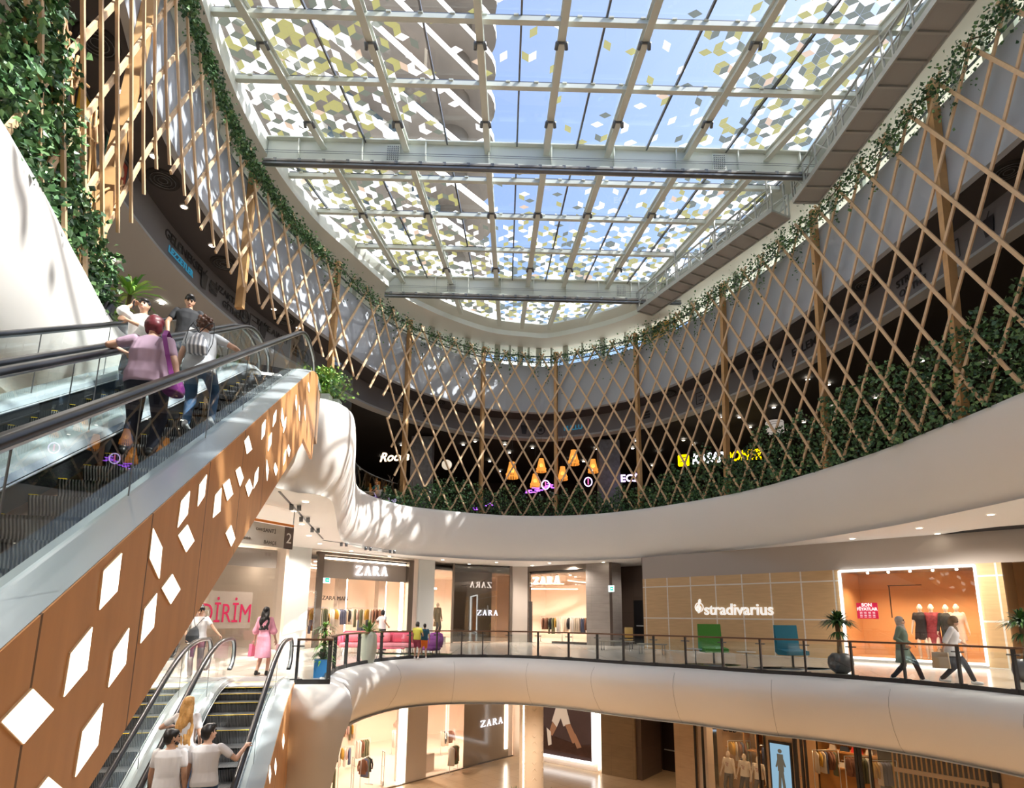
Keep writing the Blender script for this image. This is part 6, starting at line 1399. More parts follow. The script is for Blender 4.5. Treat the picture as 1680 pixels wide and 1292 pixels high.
RUGG = mat('rug_green', (.22, .32, .10), .9, noise_amt=.3, nscale=4); RUGB = mat('rug_blue', (.16, .22, .26), .9, noise_amt=.3, nscale=4)
def rug(x, y, rx, ry, mt, label):
    c = floor_at(x, y); m = MB(); m.poly([(c.x + rx * math.cos(a * .2618), c.y + ry * math.sin(a * .2618), .012) for a in range(24)], mt); m.prism([(c.x + rx * math.cos(a * .2618), c.y + ry * math.sin(a * .2618), .002) for a in range(24)], (0, 0, .01), mt); tag(m.build('rug'), label, 'rug')
rug(672, 1072, 1.7, .5, RUGG, 'green rug beside the pink sofa'); rug(1165, 1090, 1.0, .5, RUGG, 'green rug under the green high-backed chair'); rug(1300, 1096, 1.2, .5, RUGB, 'blue grey round rug under the teal high-backed chair')
def fan_leaves(m, c, n, L, mats, r_, up=.9, width=.045, droop=.5):
    for k in range(n):
        a = r_.uniform(0, 6.283); e_ = r_.uniform(.1, 1.35) * up; d = Vector((math.cos(a) * math.cos(e_), math.sin(a) * math.cos(e_), math.sin(e_))); l = L * r_.uniform(.7, 1.1); sd_ = d.cross(Vector((0, 0, 1))).normalized() * width
        P = [c + d * l * t_ - Vector((0, 0, droop * l * t_ ** 2.4)) for t_ in (0, .35, .7, 1)]; wds = (.3, 1, .8, .02); pts = []
        for p, w_ in zip(P, wds): pts += [p - sd_ * w_, p + sd_ * w_]
        m.faces(pts, [(2 * i, 2 * i + 1, 2 * i + 3, 2 * i + 2) for i in range(3)], mats[k % len(mats)], True)
PG = [mat('palm_a', (.05, .12, .03), .45), mat('palm_b', (.09, .19, .05), .45), mat('palm_c', (.03, .07, .03), .45)]; BRG = [mat('fern_a', (.16, .34, .04), .45), mat('fern_b', (.07, .20, .04), .45), mat('fern_c', (.30, .42, .08), .45)]
POTG = mat('charcoal_pot', (.045, .045, .05), .4, noise_amt=.1, nscale=3); POTW = mat('pale_green_pot', (.50, .54, .47), .45); POTB = mat('blue_pot', (.02, .20, .50), .4)
TRK = mat('palm_trunk', (.20, .13, .075), .8, bump=.5, bscale=20)
def palm(x, y, label, H_=1.5, seed=1, potr=.33):
    q = floor_at(x, y); o = empty('potted_palm', q, 0, label, 'plant'); m = MB(); m.lathe([(.15, 0), (potr * .9, .12), (potr, .28), (potr * .93, .44), (potr * .6, .56), (potr * .55, .56), (potr * .5, .50), (.001, .50)], POTG, n=28); m.build('pot', o)
    m = MB(); m.tube([(0, 0, .48), (.01, 0, .9), (0, .01, H_ - .1)], [.075, .06, .065], TRK, 10); m.build('trunk', o); m = MB(); fan_leaves(m, Vector((0, 0, H_ - .15)), 130, .66, PG, random.Random(seed), 1.1, .032, .4); fan_leaves(m, Vector((0, 0, H_ - .1)), 60, .6, PG, random.Random(seed + 3), .35, .03, .5); fan_leaves(m, Vector((0, 0, H_ - .4)), 24, .4, PG, random.Random(seed + 5), .3, .025, .8); m.build('leaves', o)
palm(1381, 1104, 'palm in a round charcoal pot right of the teal chair', 1.55, 2, .34); palm(1690, 1118, 'palm cut off by the right edge, in front of the timber tiles', 1.6, 4, .34)
def vase_plant(x, y, label, pot, h, r0, r1, leafs, L, seed, square=False, n=45, Hs=0):
    q = floor_at(x, y); o = empty('potted_plant', q, .3, label, 'plant'); m = MB()
    if square: m.box((0, 0, h / 2), (r0 * 2, r0 * 2, h), pot)
    else: m.lathe([(r0 * .7, 0), (r0 * .95, h * .2), (r0 * 1.12, h * .55), (r0, h * .9), (r1, h), (r1 * .8, h - .03), (.001, h - .03)], pot, n=24)
    m.build('planter', o); m = MB(); fan_leaves(m, Vector((0, 0, h - .02)), n, L, leafs, random.Random(seed), 1.15, .035, .35)
    if Hs:
        m.tube([(0, 0, h), (.02, 0, h + Hs)], .03, TRK, 6)
        for k in range(6): fan_leaves(m, Vector((0, 0, h + Hs * k / 5)), 22, L, leafs, random.Random(seed + k), 1.2, .03, .7)
    m.build('leaves', o)
vase_plant(603, 1088, 'green plant in a tall pale green vase in front of the pink sofa', POTW, .98, .24, .17, BRG, .62, 8, n=60)
vase_plant(528, 1110, 'tall bushy plant in a blue square planter inside the corner railing', POTB, .42, .20, .2, BRG[:2] + PG[:1], .42, 12, True, 40, .75)
# sofa, armchair
PSF = mat('pink_sofa_fabric', (.72, .12, .20), .75); PSL = mat('pink_cushion_fabric', (.85, .30, .36), .75)
def rbox(m, c, s_, mt, b=.05, rz=0):
    x, y, z = [k / 2 for k in s_]; b = min(b, x, y, z) * .9; pts = []; 
    for zz, k in ((-z, 1), (-z + b, 0), (z - b, 0), (z, 1)):
        xi, yi = x - b * k, y - b * k
        for px_, py_ in ((-xi, -yi + b), (-xi + b, -yi), (xi - b, -yi), (xi, -yi + b), (xi, yi - b), (xi - b, yi), (-xi + b, yi), (-xi, yi - b)): pts.append((c[0] + px_ * math.cos(rz) - py_ * math.sin(rz), c[1] + px_ * math.sin(rz) + py_ * math.cos(rz), c[2] + zz))
    m.faces(pts, [(i * 8 + k, i * 8 + (k + 1) % 8, (i + 1) * 8 + (k + 1) % 8, (i + 1) * 8 + k) for i in range(3) for k in range(8)] + [tuple(range(8))[::-1], tuple(24 + k for k in range(8))], mt, True)
sf = empty('sofa', floor_at(620, 1071), .05, 'pink three seat sofa with pink cushions in front of the large lit shop entrance', 'sofa')
m = MB(); rbox(m, (0, 0, .32), (3.0, .85, .18), PSL, .05); m.build('seat', sf); m = MB(); rbox(m, (0, .38, .58), (3.0, .14, .55), PSF, .05); m.build('backrest', sf)
for x in (-1.5, 1.5): m = MB(); rbox(m, (x, 0, .5), (.14, .85, .4), PSF, .04); m.build('armrest', sf)
for x, mt in ((-1.0, PSL), (0, PSL), (.95, PSF)): m = MB(); rbox(m, (x, .24, .62), (.85, .16, .42), mt, .07); m.build('back_cushion', sf)
for x in (-1.3, 1.3):
    for y in (-.33, .33): m = MB(); m.tube([(x, y, .24), (x * 1.04, y * 1.1, 0)], .015, STEELD, 6); m.build('leg', sf)
ct = empty('coffee_table', floor_at(641, 1080), .1, 'low pink coffee table on wire legs in front of the pink sofa', 'table'); m = MB(); rbox(m, (0, 0, .36), (.95, .5, .03), PSF, .01); m.build('table_top', ct)
for x in (-.4, .4): m = MB(); m.tube([(x, -.2, .35), (x - .08, -.2, 0), (x + .08, .2, 0), (x, .2, .35)], .012, STEELD, 5); m.build('leg', ct)
ac = empty('armchair', floor_at(706, 1078), -.5, 'purple tufted armchair beside the two children', 'armchair'); PUV = mat('purple_velvet', (.22, .03, .26), .7)
ac.scale = (.82, .82, .85); m = MB(); rbox(m, (0, 0, .38), (.7, .65, .16), PUV); m.build('seat', ac); m = MB(); loft(m, [(v3(0, .30, .42), .40, .12), (v3(0, .36, .75), .44, .10), (v3(0, .40, 1.0), .34, .08), (v3(0, .41, 1.05), .1, .05)], PUV)
for i in range(5):
    for j in range(3): m.ball((-.26 + .13 * i, .25 + .03 * j, .62 + .14 * j), .022, mat('dark_button', (.08, .01, .1), .6), n=4)
m.build('backrest', ac)
for x, y in ((-.28, -.25), (.28, -.25), (-.25, .3), (.25, .3)): m = MB(); m.tube([(x, y, .31), (x * 1.15, y * 1.15, 0)], .016, TRK, 6); m.build('leg', ac)
def bench(x, y, label, L=1.3, yaw=0):
    o = empty('bench', floor_at(x, y), yaw, label, 'bench'); m = MB(); rbox(m, (0, 0, .42), (L, .4, .05), mat('bench_top', (.25, .22, .18), .5), .01); m.build('seat', o)
    for s_ in (-1, 1): m = MB(); m.tube([(s_ * L * .42, -.15, .4), (s_ * L * .42, -.15, .01), (s_ * L * .42, .15, .01), (s_ * L * .42, .15, .4)], .015, STEELD, 5); m.build('leg', o)
bench(1012, 1067, 'low dark bench in front of the grey stone pillar', 1.6, -.5); bench(1070, 1073, 'low dark bench at the left end of the timber tiled wall', 1.2, -.6)
o = empty('chair', floor_at(1030, 1064), -.5, 'small mustard chair in the dark recess right of the stone pillar', 'chair'); MUS = mat('mustard', (.55, .38, .12), .7); m = MB(); rbox(m, (0, 0, .44), (.45, .45, .06), MUS, .02); m.build('seat', o); m = MB(); rbox(m, (0, .22, .78), (.42, .05, .5), MUS, .02); m.build('backrest', o)
for x in (-.18, .18):
    for y in (-.18, .18): m = MB(); m.tube([(x, y, .42), (x, y, 0)], .014, STEELD, 5); m.build('leg', o)

# ---------------------------------------------------------------- clothes racks
GCOL = [(.03, .03, .035), (.68, .60, .50), (.50, .30, .05), (.72, .70, .66), (.22, .10, .06), (.10, .12, .20), (.60, .42, .38), (.16, .17, .10)]
GMATS = [mat('garment_%d' % i, c, .85) for i, c in enumerate(GCOL)]; gproto = []
for i in range(8):
    m = MB(); L_ = (.75, .9, .6, 1.0)[i % 4]
    loft(m, [(v3(0, 0, -L_), .07, .19), (v3(0, 0, -L_ * .5), .06, .17), (v3(0, 0, -.16), .055, .19), (v3(0, 0, -.08), .035, .12), (v3(0, 0, -.05), .015, .03)], GMATS[i], 10)
    if i % 2 == 0:
        for s_ in (-1, 1): m.tube([(0, .17 * s_, -.13), (.0, .24 * s_, -.4), (0, .22 * s_, -.62)], [.05, .045, .035], GMATS[i], 6)
    gproto.append(m)
gobj = {}
def rack(q, yaw, label, n, seed, where, H_=1.35, W=None, gl=None):
    r_ = random.Random(seed); W = W or n * .13 + .2; o = empty('clothes_rack', q, yaw, label, 'clothes rack'); m = MB()
    m.tube([(-W / 2, 0, H_), (W / 2, 0, H_)], .015, STEEL, 6); m.build('rail', o)
    for s_ in (-1, 1): m = MB(); m.tube([(s_ * W / 2, 0, H_), (s_ * W / 2, 0, .02)], .015, STEEL, 6); m.bar((s_ * W / 2, -.25, .02), (s_ * W / 2, .25, .02), .03, .03, STEEL); m.build('upright', o)
    c_, s2 = math.cos(yaw), math.sin(yaw); i0_ = r_.randrange(8)
    for k in range(n):
        i = (i0_ + (k // 3) * 3 + r_.randrange(2)) % 8; x = (k + .5 - n / 2) * (W - .2) / n
        if i not in gobj: g = gproto[i].build('garment'); gobj[i] = g
        else: g = gobj[i].copy(); COL.objects.link(g)
        g.location = (q.x + x * c_, q.y + x * s2, q.z + H_ - .01); g.rotation_euler = (0, 0, yaw + r_.uniform(-.25, .25)); tag(g, 'piece of clothing hanging on ' + where, 'garment', 'clothes on ' + where)
w1 = 'racks behind the large lit entrance'; w2 = 'racks in the entrance by the stone pillar'; w3 = 'racks of the ground floor shop left'
for k, (x, bk, n, z_) in enumerate(((515, 3.0, 6, 0), (545, 5.0, 9, 0), (590, 4.0, 6, 0), (630, 6.0, 12, 0), (655, 3.2, 5, 0), (360, 2.5, 6, 0), (742, 3.4, 6, 0))): rack(FA.at(x, .013, bk), FA.yaw - .5, ('first', 'second', 'third', 'fourth', 'fifth', 'sixth', 'seventh')[k] + ' clothes rack behind the large lit entrance', n, k + 3, w1, 1.6 if k % 2 else 1.4)
for k, (x, bk, n) in enumerate(((885, 1.2, 9), (905, 2.6, 12), (935, 1.6, 10), (890, 4.4, 12), (945, 3.8, 8))): rack(FC.at(x, .013, bk), FC.yaw + .3, ('nearest left', 'middle', 'nearest right', 'farthest left', 'farthest right')[k] + ' clothes rack in the entrance beside the grey stone pillar', n, k + 30, w2, 1.5)
for k, (x, y, n) in enumerate(((560, 1228, 8), (595, 1215, 6), (600, 1245, 5), (570, 1190, 8), (655, 1200, 6), (500, 1262, 4), (640, 1180, 8), (735, 1200, 7), (745, 1225, 7), (540, 1262, 5))):
    q = atz(x, y, Z1 + 1.3); q.z = Z1 + .013; rack(q, FA1.yaw - .6 + (k % 3) * .5, ('white', 'second', 'third', 'fourth', 'fifth', 'sixth', 'seventh', 'eighth', 'ninth', 'tenth')[k].replace('white', 'first') + ' clothes rack on the ground floor shop, left of the round column', n, k + 50, w3, 1.4)
for k, (x, bk) in enumerate(((1165, 2.2), (1215, 2.3), (1318, 1.2), (1372, 1.0), (1412, .9))): rack(FD1.at(x, Z1, bk), FD1.yaw + .8, ('leftmost', 'second', 'third', 'fourth', 'rightmost')[k] + ' clothes rack in the oak furnished ground floor shops on the right', 7, k + 70, 'racks of the oak shelved ground floor shops', 2.6 if k < 2 else 3.0, 1.1)
for k, (x, bk) in enumerate(((530, 1.6), (556, 2.2), (640, 2.0), (612, 5.4), (575, 5.6), (652, 5.2))): rack(FA.at(x, .013, bk), FA.yaw + (.2 if k % 2 else -.9), ('first', 'second', 'third', 'fourth', 'fifth', 'sixth')[k] + ' tall clothes rack near the glass of the big middle floor shop', 9, k + 90, w1, 1.85, 1.7)
# dark shelf wall, inner pillar and sign of the big shop
m = MB(); FA.box(m, 498, 560, 0, 3.0, .3, SHOPD, 6.2)
tag(m.build('shelf_wall'), 'dark shelf wall at the back left of the big middle floor shop', 'shelf')
def sensor(q, yaw, label):
    m = MB()
    for x in (-.2, .2): m.box((x, 0, .8), (.04, .03, 1.6), STEEL)
    m.box((0, 0, 1.6), (.44, .03, .04), STEEL); m.box((0, 0, .1), (.44, .06, .2), STEEL); m.box((0, 0, .9), (.4, .02, .03), STEEL); o = m.build('security_gate'); o.location = q; o.rotation_euler = (0, 0, yaw); tag(o, label, 'security gate')
for x, lb_ in ((542, 'white anti-theft gate at the ground floor shop entrance, leftmost of three'), (603, 'white anti-theft gate at the ground floor shop entrance, middle of three'), (650, 'white anti-theft gate at the ground floor shop entrance, rightmost of three')): sensor(FA1.at(x, Z1 + .05, .5), FA1.yaw + 1.2, lb_)
for x, y, lb_ in ((845, 1297, 'dark spiky plant at the bottom edge left of the round column'), (903, 1300, 'dark spiky plant at the bottom edge right of the round column')):
    q = atz(x, y, Z1 + .75); q.z = Z1; o = empty('potted_plant', q, 0, lb_, 'plant'); m = MB(); m.lathe([(.2, 0), (.28, .5), (.24, .5), (.001, .45)], POTG, n=16); m.build('planter', o); m = MB(); fan_leaves(m, v3(0, 0, .45), 40, .6, PG, random.Random(x), 1.3, .03, .15); m.build('leaves', o)
fd = empty('floor_decal', FA1.at(565, Z1 + .02, 2.2), .5, 'green exit sign decal on the ground floor shop floor', 'decal'); m = MB(); m.box((0, 0, 0), (.5, .6, .01), MATS['exit_pale']); m.build('panel', fd); m = MB(); m.box((0, 0, .008), (.3, .35, .01), MATS['exit_green']); m.build('pictogram', fd)

# ---------------------------------------------------------------- upper floor: signs, lamps, tables
def lit(name, col, s_): return emis(name, col, s_)
k0 = aty(1113, 778, 32.8); k1 = aty(1240, 772, 31.4); k0.z = 10.15; k1.z = 10.15; dd = (k1 - k0); KL = dd.length; ky = math.atan2(dd.y, dd.x)
ks = empty('shop_sign', k0, ky, 'lit food stall sign with a yellow square and white and yellow letters', 'sign'); YL = lit('yellow_lit', (1, .62, .0), 2.2); WL_ = lit('white_lit', (.95, .95, 1), 2.6)
k0b = (k0 + k1) / 2; m = MB(); rbox(m, (.32, 0, .25), (.62, .12, .66), YL, .06); m.build('logo_square', ks); m = MB(); m.bar((.1, -.07, .15), (.35, -.07, .22), .05, .02, BLACK, (0, 1, 0)); m.bar((.2, -.07, .35), (.5, -.07, .42), .05, .02, BLACK, (0, 1, 0)); m.build('logo_mark', ks)
text('KASAP', (.78, -.05, 0), .80, WL_, 0, 'lettering', ks, .03, 'LEFT', shear=.2, bold=.02, sx=.72); text('DÖNER', (2.45, -.05, .0), .80, YL, 0, 'lettering', ks, .03, 'LEFT', shear=.2, bold=.02, sx=.72)
q = aty(622, 757, 33.0); rs = empty('shop_sign', q, -.25, 'warm lit brush lettering above the dark cafe at the left end of the hedge', 'sign'); text('Rocca', (0, 0, 0), .75, lit('warm_lit', (1, .72, .45), 2.0), 0, 'lettering', rs, .02, 'LEFT', shear=.3, bold=.01)
q = aty(1018, 790, 33.5); rs = empty('shop_sign', q, -.2, 'small violet white lit letters low in the middle of the food court', 'sign'); text('ECİ', (0, 0, 0), .6, lit('violet_white', (.75, .55, 1), 2.2), 0, 'lettering', rs, .02, 'LEFT', bold=.015)
NEON = lit('purple_neon', (.42, .10, 1.0), 2.4)
for i, (x, y) in enumerate(((866, 806), (880, 803), (893, 800), (906, 796), (784, 832), (801, 829))):
    q = aty(x, y, 33.2); m = MB(); r_ = random.Random(i)
    for k in range(5): m.box((r_.uniform(-.2, .2), 0, r_.uniform(-.15, .15)), (.22, .03, .05), NEON)
    o = m.build('neon_light'); o.location = q; tag(o, 'small cluster of purple neon bars behind the ivy hedge', 'neon light', 'purple neon clusters behind the hedge')
for i, (x, y, lb_) in enumerate(((895, 795, 'left'), (965, 790, 'right'))):
    q = aty(x, y, 32.9); o = empty('neon_sign', q, 0, lb_ + ' of two round white and violet neon emblems above the hedge', 'sign'); m = MB(); m.tube([(.22 * math.cos(k * .5236), 0, .26 * math.sin(k * .5236)) for k in range(13)], .03, lit('violet_white', (.75, .55, 1), 2.2), 6); m.build('ring', o); m = MB(); m.bar((0, 0, -.15), (0, 0, .18), .06, .03, lit('violet_red', (.8, .1, .3), 1.6), (0, 1, 0)); m.build('emblem', o)
WICK = mat('wicker', (.55, .24, .06), .7, emit=(1, .38, .06), es=.55); LG_ = lit('lamp_glow', (1, .42, .08), 3.0)
wl0 = None
for (x, y, s_) in ((840, 771, 1.1), (888, 763, .9), (941, 750, 1.0), (923, 776, .9), (878, 788, .9), (973, 764, .9)):
    q = aty(x, y, 34.0)
    if wl0 is None:
        wl0 = empty('wicker_lamp', q, 0, 'glowing orange wicker pendant lamp hanging over the cafe behind the hedge', 'pendant lamp', 'wicker pendant lamps'); m = MB()
        for k in range(22): a = k * .2856; m.bar((.14 * math.cos(a), .14 * math.sin(a), .45), (.34 * math.cos(a), .34 * math.sin(a), -.45), .05, .012, WICK)
        m.lathe([(.16, .45), (.17, .40)], WICK, n=16); m.lathe([(.33, -.2), (.34, -.25)], WICK, n=16); m.build('shade', wl0); m = MB(); m.ball((0, 0, 0), .14, LG_, n=8); m.build('bulb', wl0); m = MB(); m.tube([(0, 0, .45), (0, 0, 1.6)], .01, BLACK, 4); wc_ = m.build('cord', wl0); o = wl0
    else: o = copy_tree(wl0); o.location = q
    o.scale = (s_, s_, s_)
    for c in o.children:
        if c.name.startswith('cord'): kz = (12.22 - q.z) / s_; c.scale = (1, 1, 1); c.data = c.data.copy(); c.data.vertices.foreach_set('co', [v_ for vv in c.data.vertices for v_ in (vv.co.x, vv.co.y, .45 if vv.co.z < 1 else kz)])
q = aty(1271, 700, 30.0); o = empty('pendant_lamp', q, 0, 'large pale drum pendant lamp hanging right of the yellow sign', 'pendant lamp'); m = MB()
for k in range(5): m.lathe([(.44, .28 - .12 * k), (.46, .22 - .12 * k), (.44, .18 - .12 * k)], mat('pale_shade', (.5, .47, .45), .6, emit=(.8, .72, .65), es=.25), n=24)
m.build('shade', o); m = MB(); m.tube([(0, 0, .2), (0, 0, 1.3)], .012, BLACK, 4); m.build('cord', o)
q = aty(733, 762, 33.5); o = empty('pendant_lamp', q, 0, 'small pale globe pendant lamp left of the orange wicker lamps', 'pendant lamp'); m = MB(); m.ball((0, 0, 0), .3, mat('globe', (.6, .55, .48), .6, emit=(1, .85, .65), es=.4), n=10); m.build('shade', o); m = MB(); m.tube([(0, 0, .3), (0, 0, 1.2)], .01, BLACK, 4); m.build('cord', o)
PAT = mat('patterned_pillar', (.16, .17, .19), .7, noise_amt=.6, nscale=5)
for x, Y, lb_ in ((693, 34.5, 'grey patterned pillar of the cafe behind the left part of the hedge'), (998, 34.8, 'grey patterned pillar behind the middle of the lattice')):
    q = aty(x, 760, Y); m = MB(); m.box((q.x, q.y, 9.5), (1.25, 1.0, 5.2), PAT); tag(m.build('pillar'), lb_, 'pillar')
# café furniture
def cafe_set(x, y, Y, lb_, seed):
    q = aty(x, y, Y); q.z = Z3; o = empty('cafe_table', q, 0, lb_, 'table'); m = MB(); m.lathe([(.001, .76), (.4, .76), (.4, .73)], mat('cafe_white', (.62, .6, .56), .5), n=18); m.build('table_top', o); m = MB(); m.tube([(0, 0, .73), (0, 0, 0)], .03, STEELD, 6); m.lathe([(.001, .03), (.25, .01)], STEELD, n=12); m.build('base', o)
    for k in range(2):
        a = seed + k * math.pi; c = empty('cafe_chair', q + v3(.62 * math.cos(a), .62 * math.sin(a), 0), a + math.pi / 2, 'white cafe chair at a table of the upper gallery behind the glass railing', 'chair', 'white chairs of the upper gallery'); m = MB(); rbox(m, (0, 0, .45), (.42, .42, .04), MATS['cafe_white'], .01); m.build('seat', c)
        m = MB(); rbox(m, (0, -.2, .72), (.4, .03, .35), MATS['cafe_white'], .01); m.build('backrest', c)
        for sx_ in (-.18, .18):
            for sy_ in (-.18, .18): m = MB(); m.tube([(sx_, sy_, .44), (sx_ * 1.15, sy_ * 1.15, 0)], .012, MATS['cafe_white'], 5); m.build('leg', c)
cafe_set(604, 815, 29.6, 'white cafe table left of the hedge, nearer the escalator', .4); cafe_set(636, 815, 30.2, 'white cafe table left of the hedge, nearer the ivy', 1.2)
q = aty(617, 818, 30.4); q.z = Z3; person('person in a teal top sitting at the cafe tables left of the hedge', q, 2.4, 1.7, SKIN2, 1.0, feet=((-.12, .45, 0), (.12, .45, 0)), hands=((-.2, .4, .9), (.2, .4, .9)), top=mat('teal_top', (.02, .24, .26), .8), bottom=NAVY, shoes=SHB, hair=H_BLACK, style='short', vox=.016)
# low plants by the end of the escalator
for x, y, Y, lb_, z in ((545, 640, 15.6, 'bright green bushy plant behind glass right of the near escalator top', Z3), (530, 620, 15.2, 'slim green plant beside the top of the wood cladding', Z3)):
    q = aty(x, y, Y); q.z = z + .06; o = empty('potted_plant', q, 0, lb_, 'plant'); m = MB(); m.box((0, 0, .2), (.5, .3, .4), POTW); m.build('planter', o); m = MB(); rr2 = random.Random(x)
    for k in range(420): leaf(m, v3(rr2.gauss(0, .22), rr2.gauss(0, .16), .45 + rr2.random() * .75), rr2.uniform(.07, .14), rr2, BRG, (.4, .3, .3))
    m.build('leaves', o)
gp = MB(); gp.faces([(-4.62, 14.0, Z3), (-4.5, 15.6, Z3), (-4.5, 15.6, Z3 + 1.15), (-4.62, 14.0, Z3 + 1.15)], [(0, 1, 2, 3)], GLASS); tag(gp.build('glass_screen'), 'small frameless glass screen at the end of the near escalator', 'glass screen')
# palms at the top of the left escalator, against the big white curve
for x, y, z, lb_, sd_, L_, bm in ((185, 505, 7.2, 'broad leaved green plant at the foot of the big vine', 3, .8, BRG), (215, 470, 7.9, 'palm with yellow green fronds right of the big tilted post', 5, .9, BRG), (160, 525, 7.0, 'low dark green fern left of the man in white', 9, .6, PG)):
    q = aty(x, y, 11.2 if x > 180 else 10.2); o = empty('potted_plant', (q.x, q.y, Z3), 0, lb_, 'plant'); m = MB(); m.lathe([(.2, 0), (.25, .3), (.001, .3)], POTG, n=14); m.build('planter', o); m = MB(); fan_leaves(m, v3(0, 0, max(.3, q.z - Z3 - .2)), 46, L_, bm, random.Random(sd_), 1.1, .03, .5); m.tube([(0, 0, .3), (0, 0, max(.35, q.z - Z3))], .04, TRK, 6); m.build('leaves', o)
# lettering and pictures on the grey sign band
BT = mat('band_letters', (.025, .024, .03), .5); BLU = mat('band_blue', (.04, .30, .48), .5, emit=(.04, .3, .5), es=.25)
def band_at(px_, z=12.9, left=True):
    best = None
    for k in range(0, 900):
        l = ulen(.2) + (ulen(17.5) - ulen(.2)) * k / 900; p, d, n2 = onring(l, 1.70); sx_, sy_ = proj((p.x, p.y, z))
        if (Vector((p.x, p.y, z)) - EYEV).dot(fw) < 1: continue
        e_ = abs(sx_ - px_)
        if best is None or e_ < best[0]: best = (e_, p, d)
    return best[1], math.atan2(best[2].y, best[2].x)
for body, x, z, s_, mt, lb_ in (('GELENEKSEL', 303, 12.95, .42, BT, 'dark word on the sign band left of the escalator top'), ('LEZZETLER', 296, 12.58, .30, BLU, 'blue word under the dark word on the left of the sign band'), ('UZAKTARA', 377, 12.98, .34, BT, 'upper dark word on the sign band above the man in black'), ('GİTME!', 380, 12.58, .34, BT, 'lower dark word on the sign band above the man in black'),
                               ('TAKE AWAY', 447, 12.98, .36, BT, 'dark english words on the left sign band'), ('EYLEM', 1320, 12.8, .5, BT, 'dark word on the right sign band'), ('STREET', 1492, 12.98, .36, BT, 'upper dark words on the far right sign band'), ('OF THE', 1496, 12.58, .34, BT, 'lower dark words on the far right sign band'),
                               ('PULLU', 940, 12.75, .42, BLU, 'blue word on the far middle of the sign band')):
    p, yw = band_at(x, z); o = empty('wall_lettering', (p.x, p.y, z), yw, lb_, 'lettering'); text(body, (0, 0, 0), s_, mt, 0, 'lettering', o, .01, bold=.006)
for i, (x, c_) in enumerate(((336, 0), (350, 1), (402, 2), (417, 3), (432, 0), (486, 1), (500, 2), (655, 3), (700, 1), (860, 0), (885, 2), (1060, 1), (1150, 3), (1240, 0), (1275, 2), (1400, 1), (1562, 3), (1620, 0))):
    p, yw = band_at(x); o = empty('wall_pictogram', (p.x, p.y, 12.87), yw, 'dark food pictogram painted on the grey sign band', 'pictogram', 'food pictograms on the sign band'); m = MB()
    if c_ == 0: m.prism([(-.2, 0, .25), (.2, 0, .25), (.13, 0, -.3), (-.13, 0, -.3)], (0, -.01, 0), BT); m.bar((0, -.01, .25), (.1, -.01, .42), .03, .01, BT, (0, 1, 0))
    elif c_ == 1:
        for zz, w_ in ((.18, .4), (.02, .46), (-.14, .4)): m.box((0, -.005, zz), (w_, .012, .11), BT)
    elif c_ == 2: m.tube([(.27 * math.cos(k * .5236), 0, .27 * math.sin(k * .5236)) for k in range(13)], .03, BT, 5); m.box((0, -.005, 0), (.2, .012, .2), BT)
    else:
        for a_, b_ in (((-.28, .3), (.28, .3)), ((.28, .3), (.28, -.3)), ((.28, -.3), (-.28, -.3)), ((-.28, -.3), (-.28, .3)), ((-.15, .1), (.15, .1)), ((-.1, -.12), (.1, -.12))): m.bar((a_[0], -.005, a_[1]), (b_[0], -.005, b_[1]), .035, .012, BT, (0, 1, 0))
    m.build('mark', o)
for x, cc, lb_ in ((134, (.75, .45, .03), 'yellow poster on the sign band behind the upper left vine'), (152, (.55, .16, .06), 'red and teal poster on the sign band behind the left lattice'), (180, (.04, .20, .16), 'dark green poster on the sign band behind the left lattice'), (197, (.45, .08, .05), 'red framed poster on the sign band, rightmost of the left ones')):
    p, yw = band_at(x); o = empty('poster', (p.x, p.y, 12.9), yw, lb_, 'poster'); m = MB(); m.box((0, 0, 0), (.62, .02, .85), mat('poster_frame_dark', (.02, .02, .02), .5)); m.build('frame', o); m = MB(); m.box((0, -.015, 0), (.52, .01, .74), mat('poster_%d' % x, cc, .5)); m.ball((0, -.02, .05), .16, mat('poster_spot', (.6, .5, .35), .6), (1, .05, 1), 6); m.build('picture', o)
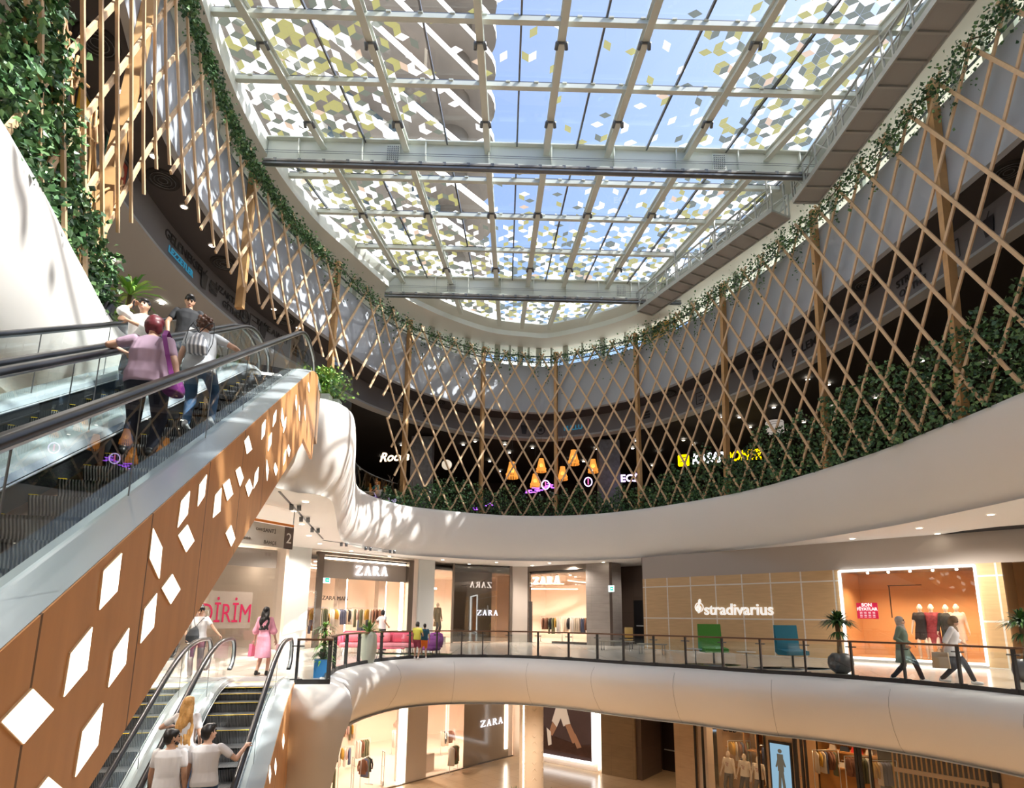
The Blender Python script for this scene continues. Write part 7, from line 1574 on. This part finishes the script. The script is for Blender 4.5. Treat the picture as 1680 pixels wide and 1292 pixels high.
for i, u in enumerate((1.35, 2.55, 3.85, 5.1, 6.3, 8.6, 12.2, 13.2, 14.2, 15.3)):
    p, d, n2 = onring(ulen(u), 1.05); o = empty('ceiling_speaker', (p.x, p.y, 13.49), 0, 'round black grille in the dark ceiling strip behind the lattice', 'speaker', 'round black grilles in the ceiling strip'); m = MB(); m.lathe([(.001, -.03), (.36, -.03), (.42, -.05), (.44, 0)], BLACKC, n=24); m.build('housing', o); m = MB()
    for r1_ in (.12, .22, .32): m.tube([(r1_ * math.cos(k * .3927), r1_ * math.sin(k * .3927), -.05) for k in range(17)], .012, STEELD, 4)
    m.build('grille', o)
# joints of the fascia panels
m = MB(); acc = 0
for i in range(1, len(L2)):
    acc += (L2[i] - L2[i - 1]).length
    if acc > 2.6 and L2[i].y > 9 and L2[i].x > -4.5:
        acc = 0; n_ = normals2(L2)[i]; m.tube([(L2[i].x + n_.x * (o_ + .002), L2[i].y + n_.y * (o_ + .002), z + .002) for o_, z in f2(i)[2:]], .005, mat('joint_grey', (.38, .36, .34), .8), 4)
struct(m, 'trim_12')
# dark track slots in the white ceiling left of the shop
m = MB()
for a_, b_ in (((458, 806), (530, 884)), ((530, 886), (640, 902))):
    p, q = atz(*a_, 4.49), atz(*b_, 4.49); m.bar(p, q, .06, .012, STEELD)
struct(m, 'trim_13')
for k, (x, y) in enumerate(((478, 828), (494, 848), (512, 866), (560, 890), (600, 897), (640, 902))):
    p = atz(x, y, 4.47); m = MB(); m.tube([(p.x, p.y, 4.48), (p.x, p.y + .03, 4.33)], .06, STEELD, 8); m.tube([(p.x + .18, p.y + .1, 4.48), (p.x + .18, p.y + .13, 4.33)], .06, STEELD, 8); tag(m.build('track_spotlight'), 'pair of small dark spotlights in the ceiling track above the pale column', 'spotlight', 'track spotlights')
# lamps of the upper floor
for u, off_, p_ in ((8.2, 4, 90), (9.4, 4.5, 110), (10.6, 4.5, 110), (12, 4.5, 120), (13.3, 4.5, 120), (14.6, 4, 110), (16, 4, 110)):
    p, d, n2 = onring(ulen(u), off_); spot((p.x, p.y, 11.9), p_, (1, .72, .5), 2.6)

# black crescent recess in the white ceiling at the far right
m = MB(); P = [atz(x, y, 4.485) for x, y in ((1522, 880), (1580, 871), (1640, 864), (1720, 858), (1720, 870), (1640, 873), (1580, 877))]; m.prism(P, (0, 0, .01), BLACKC); struct(m, 'trim_14')

finish_meshes()
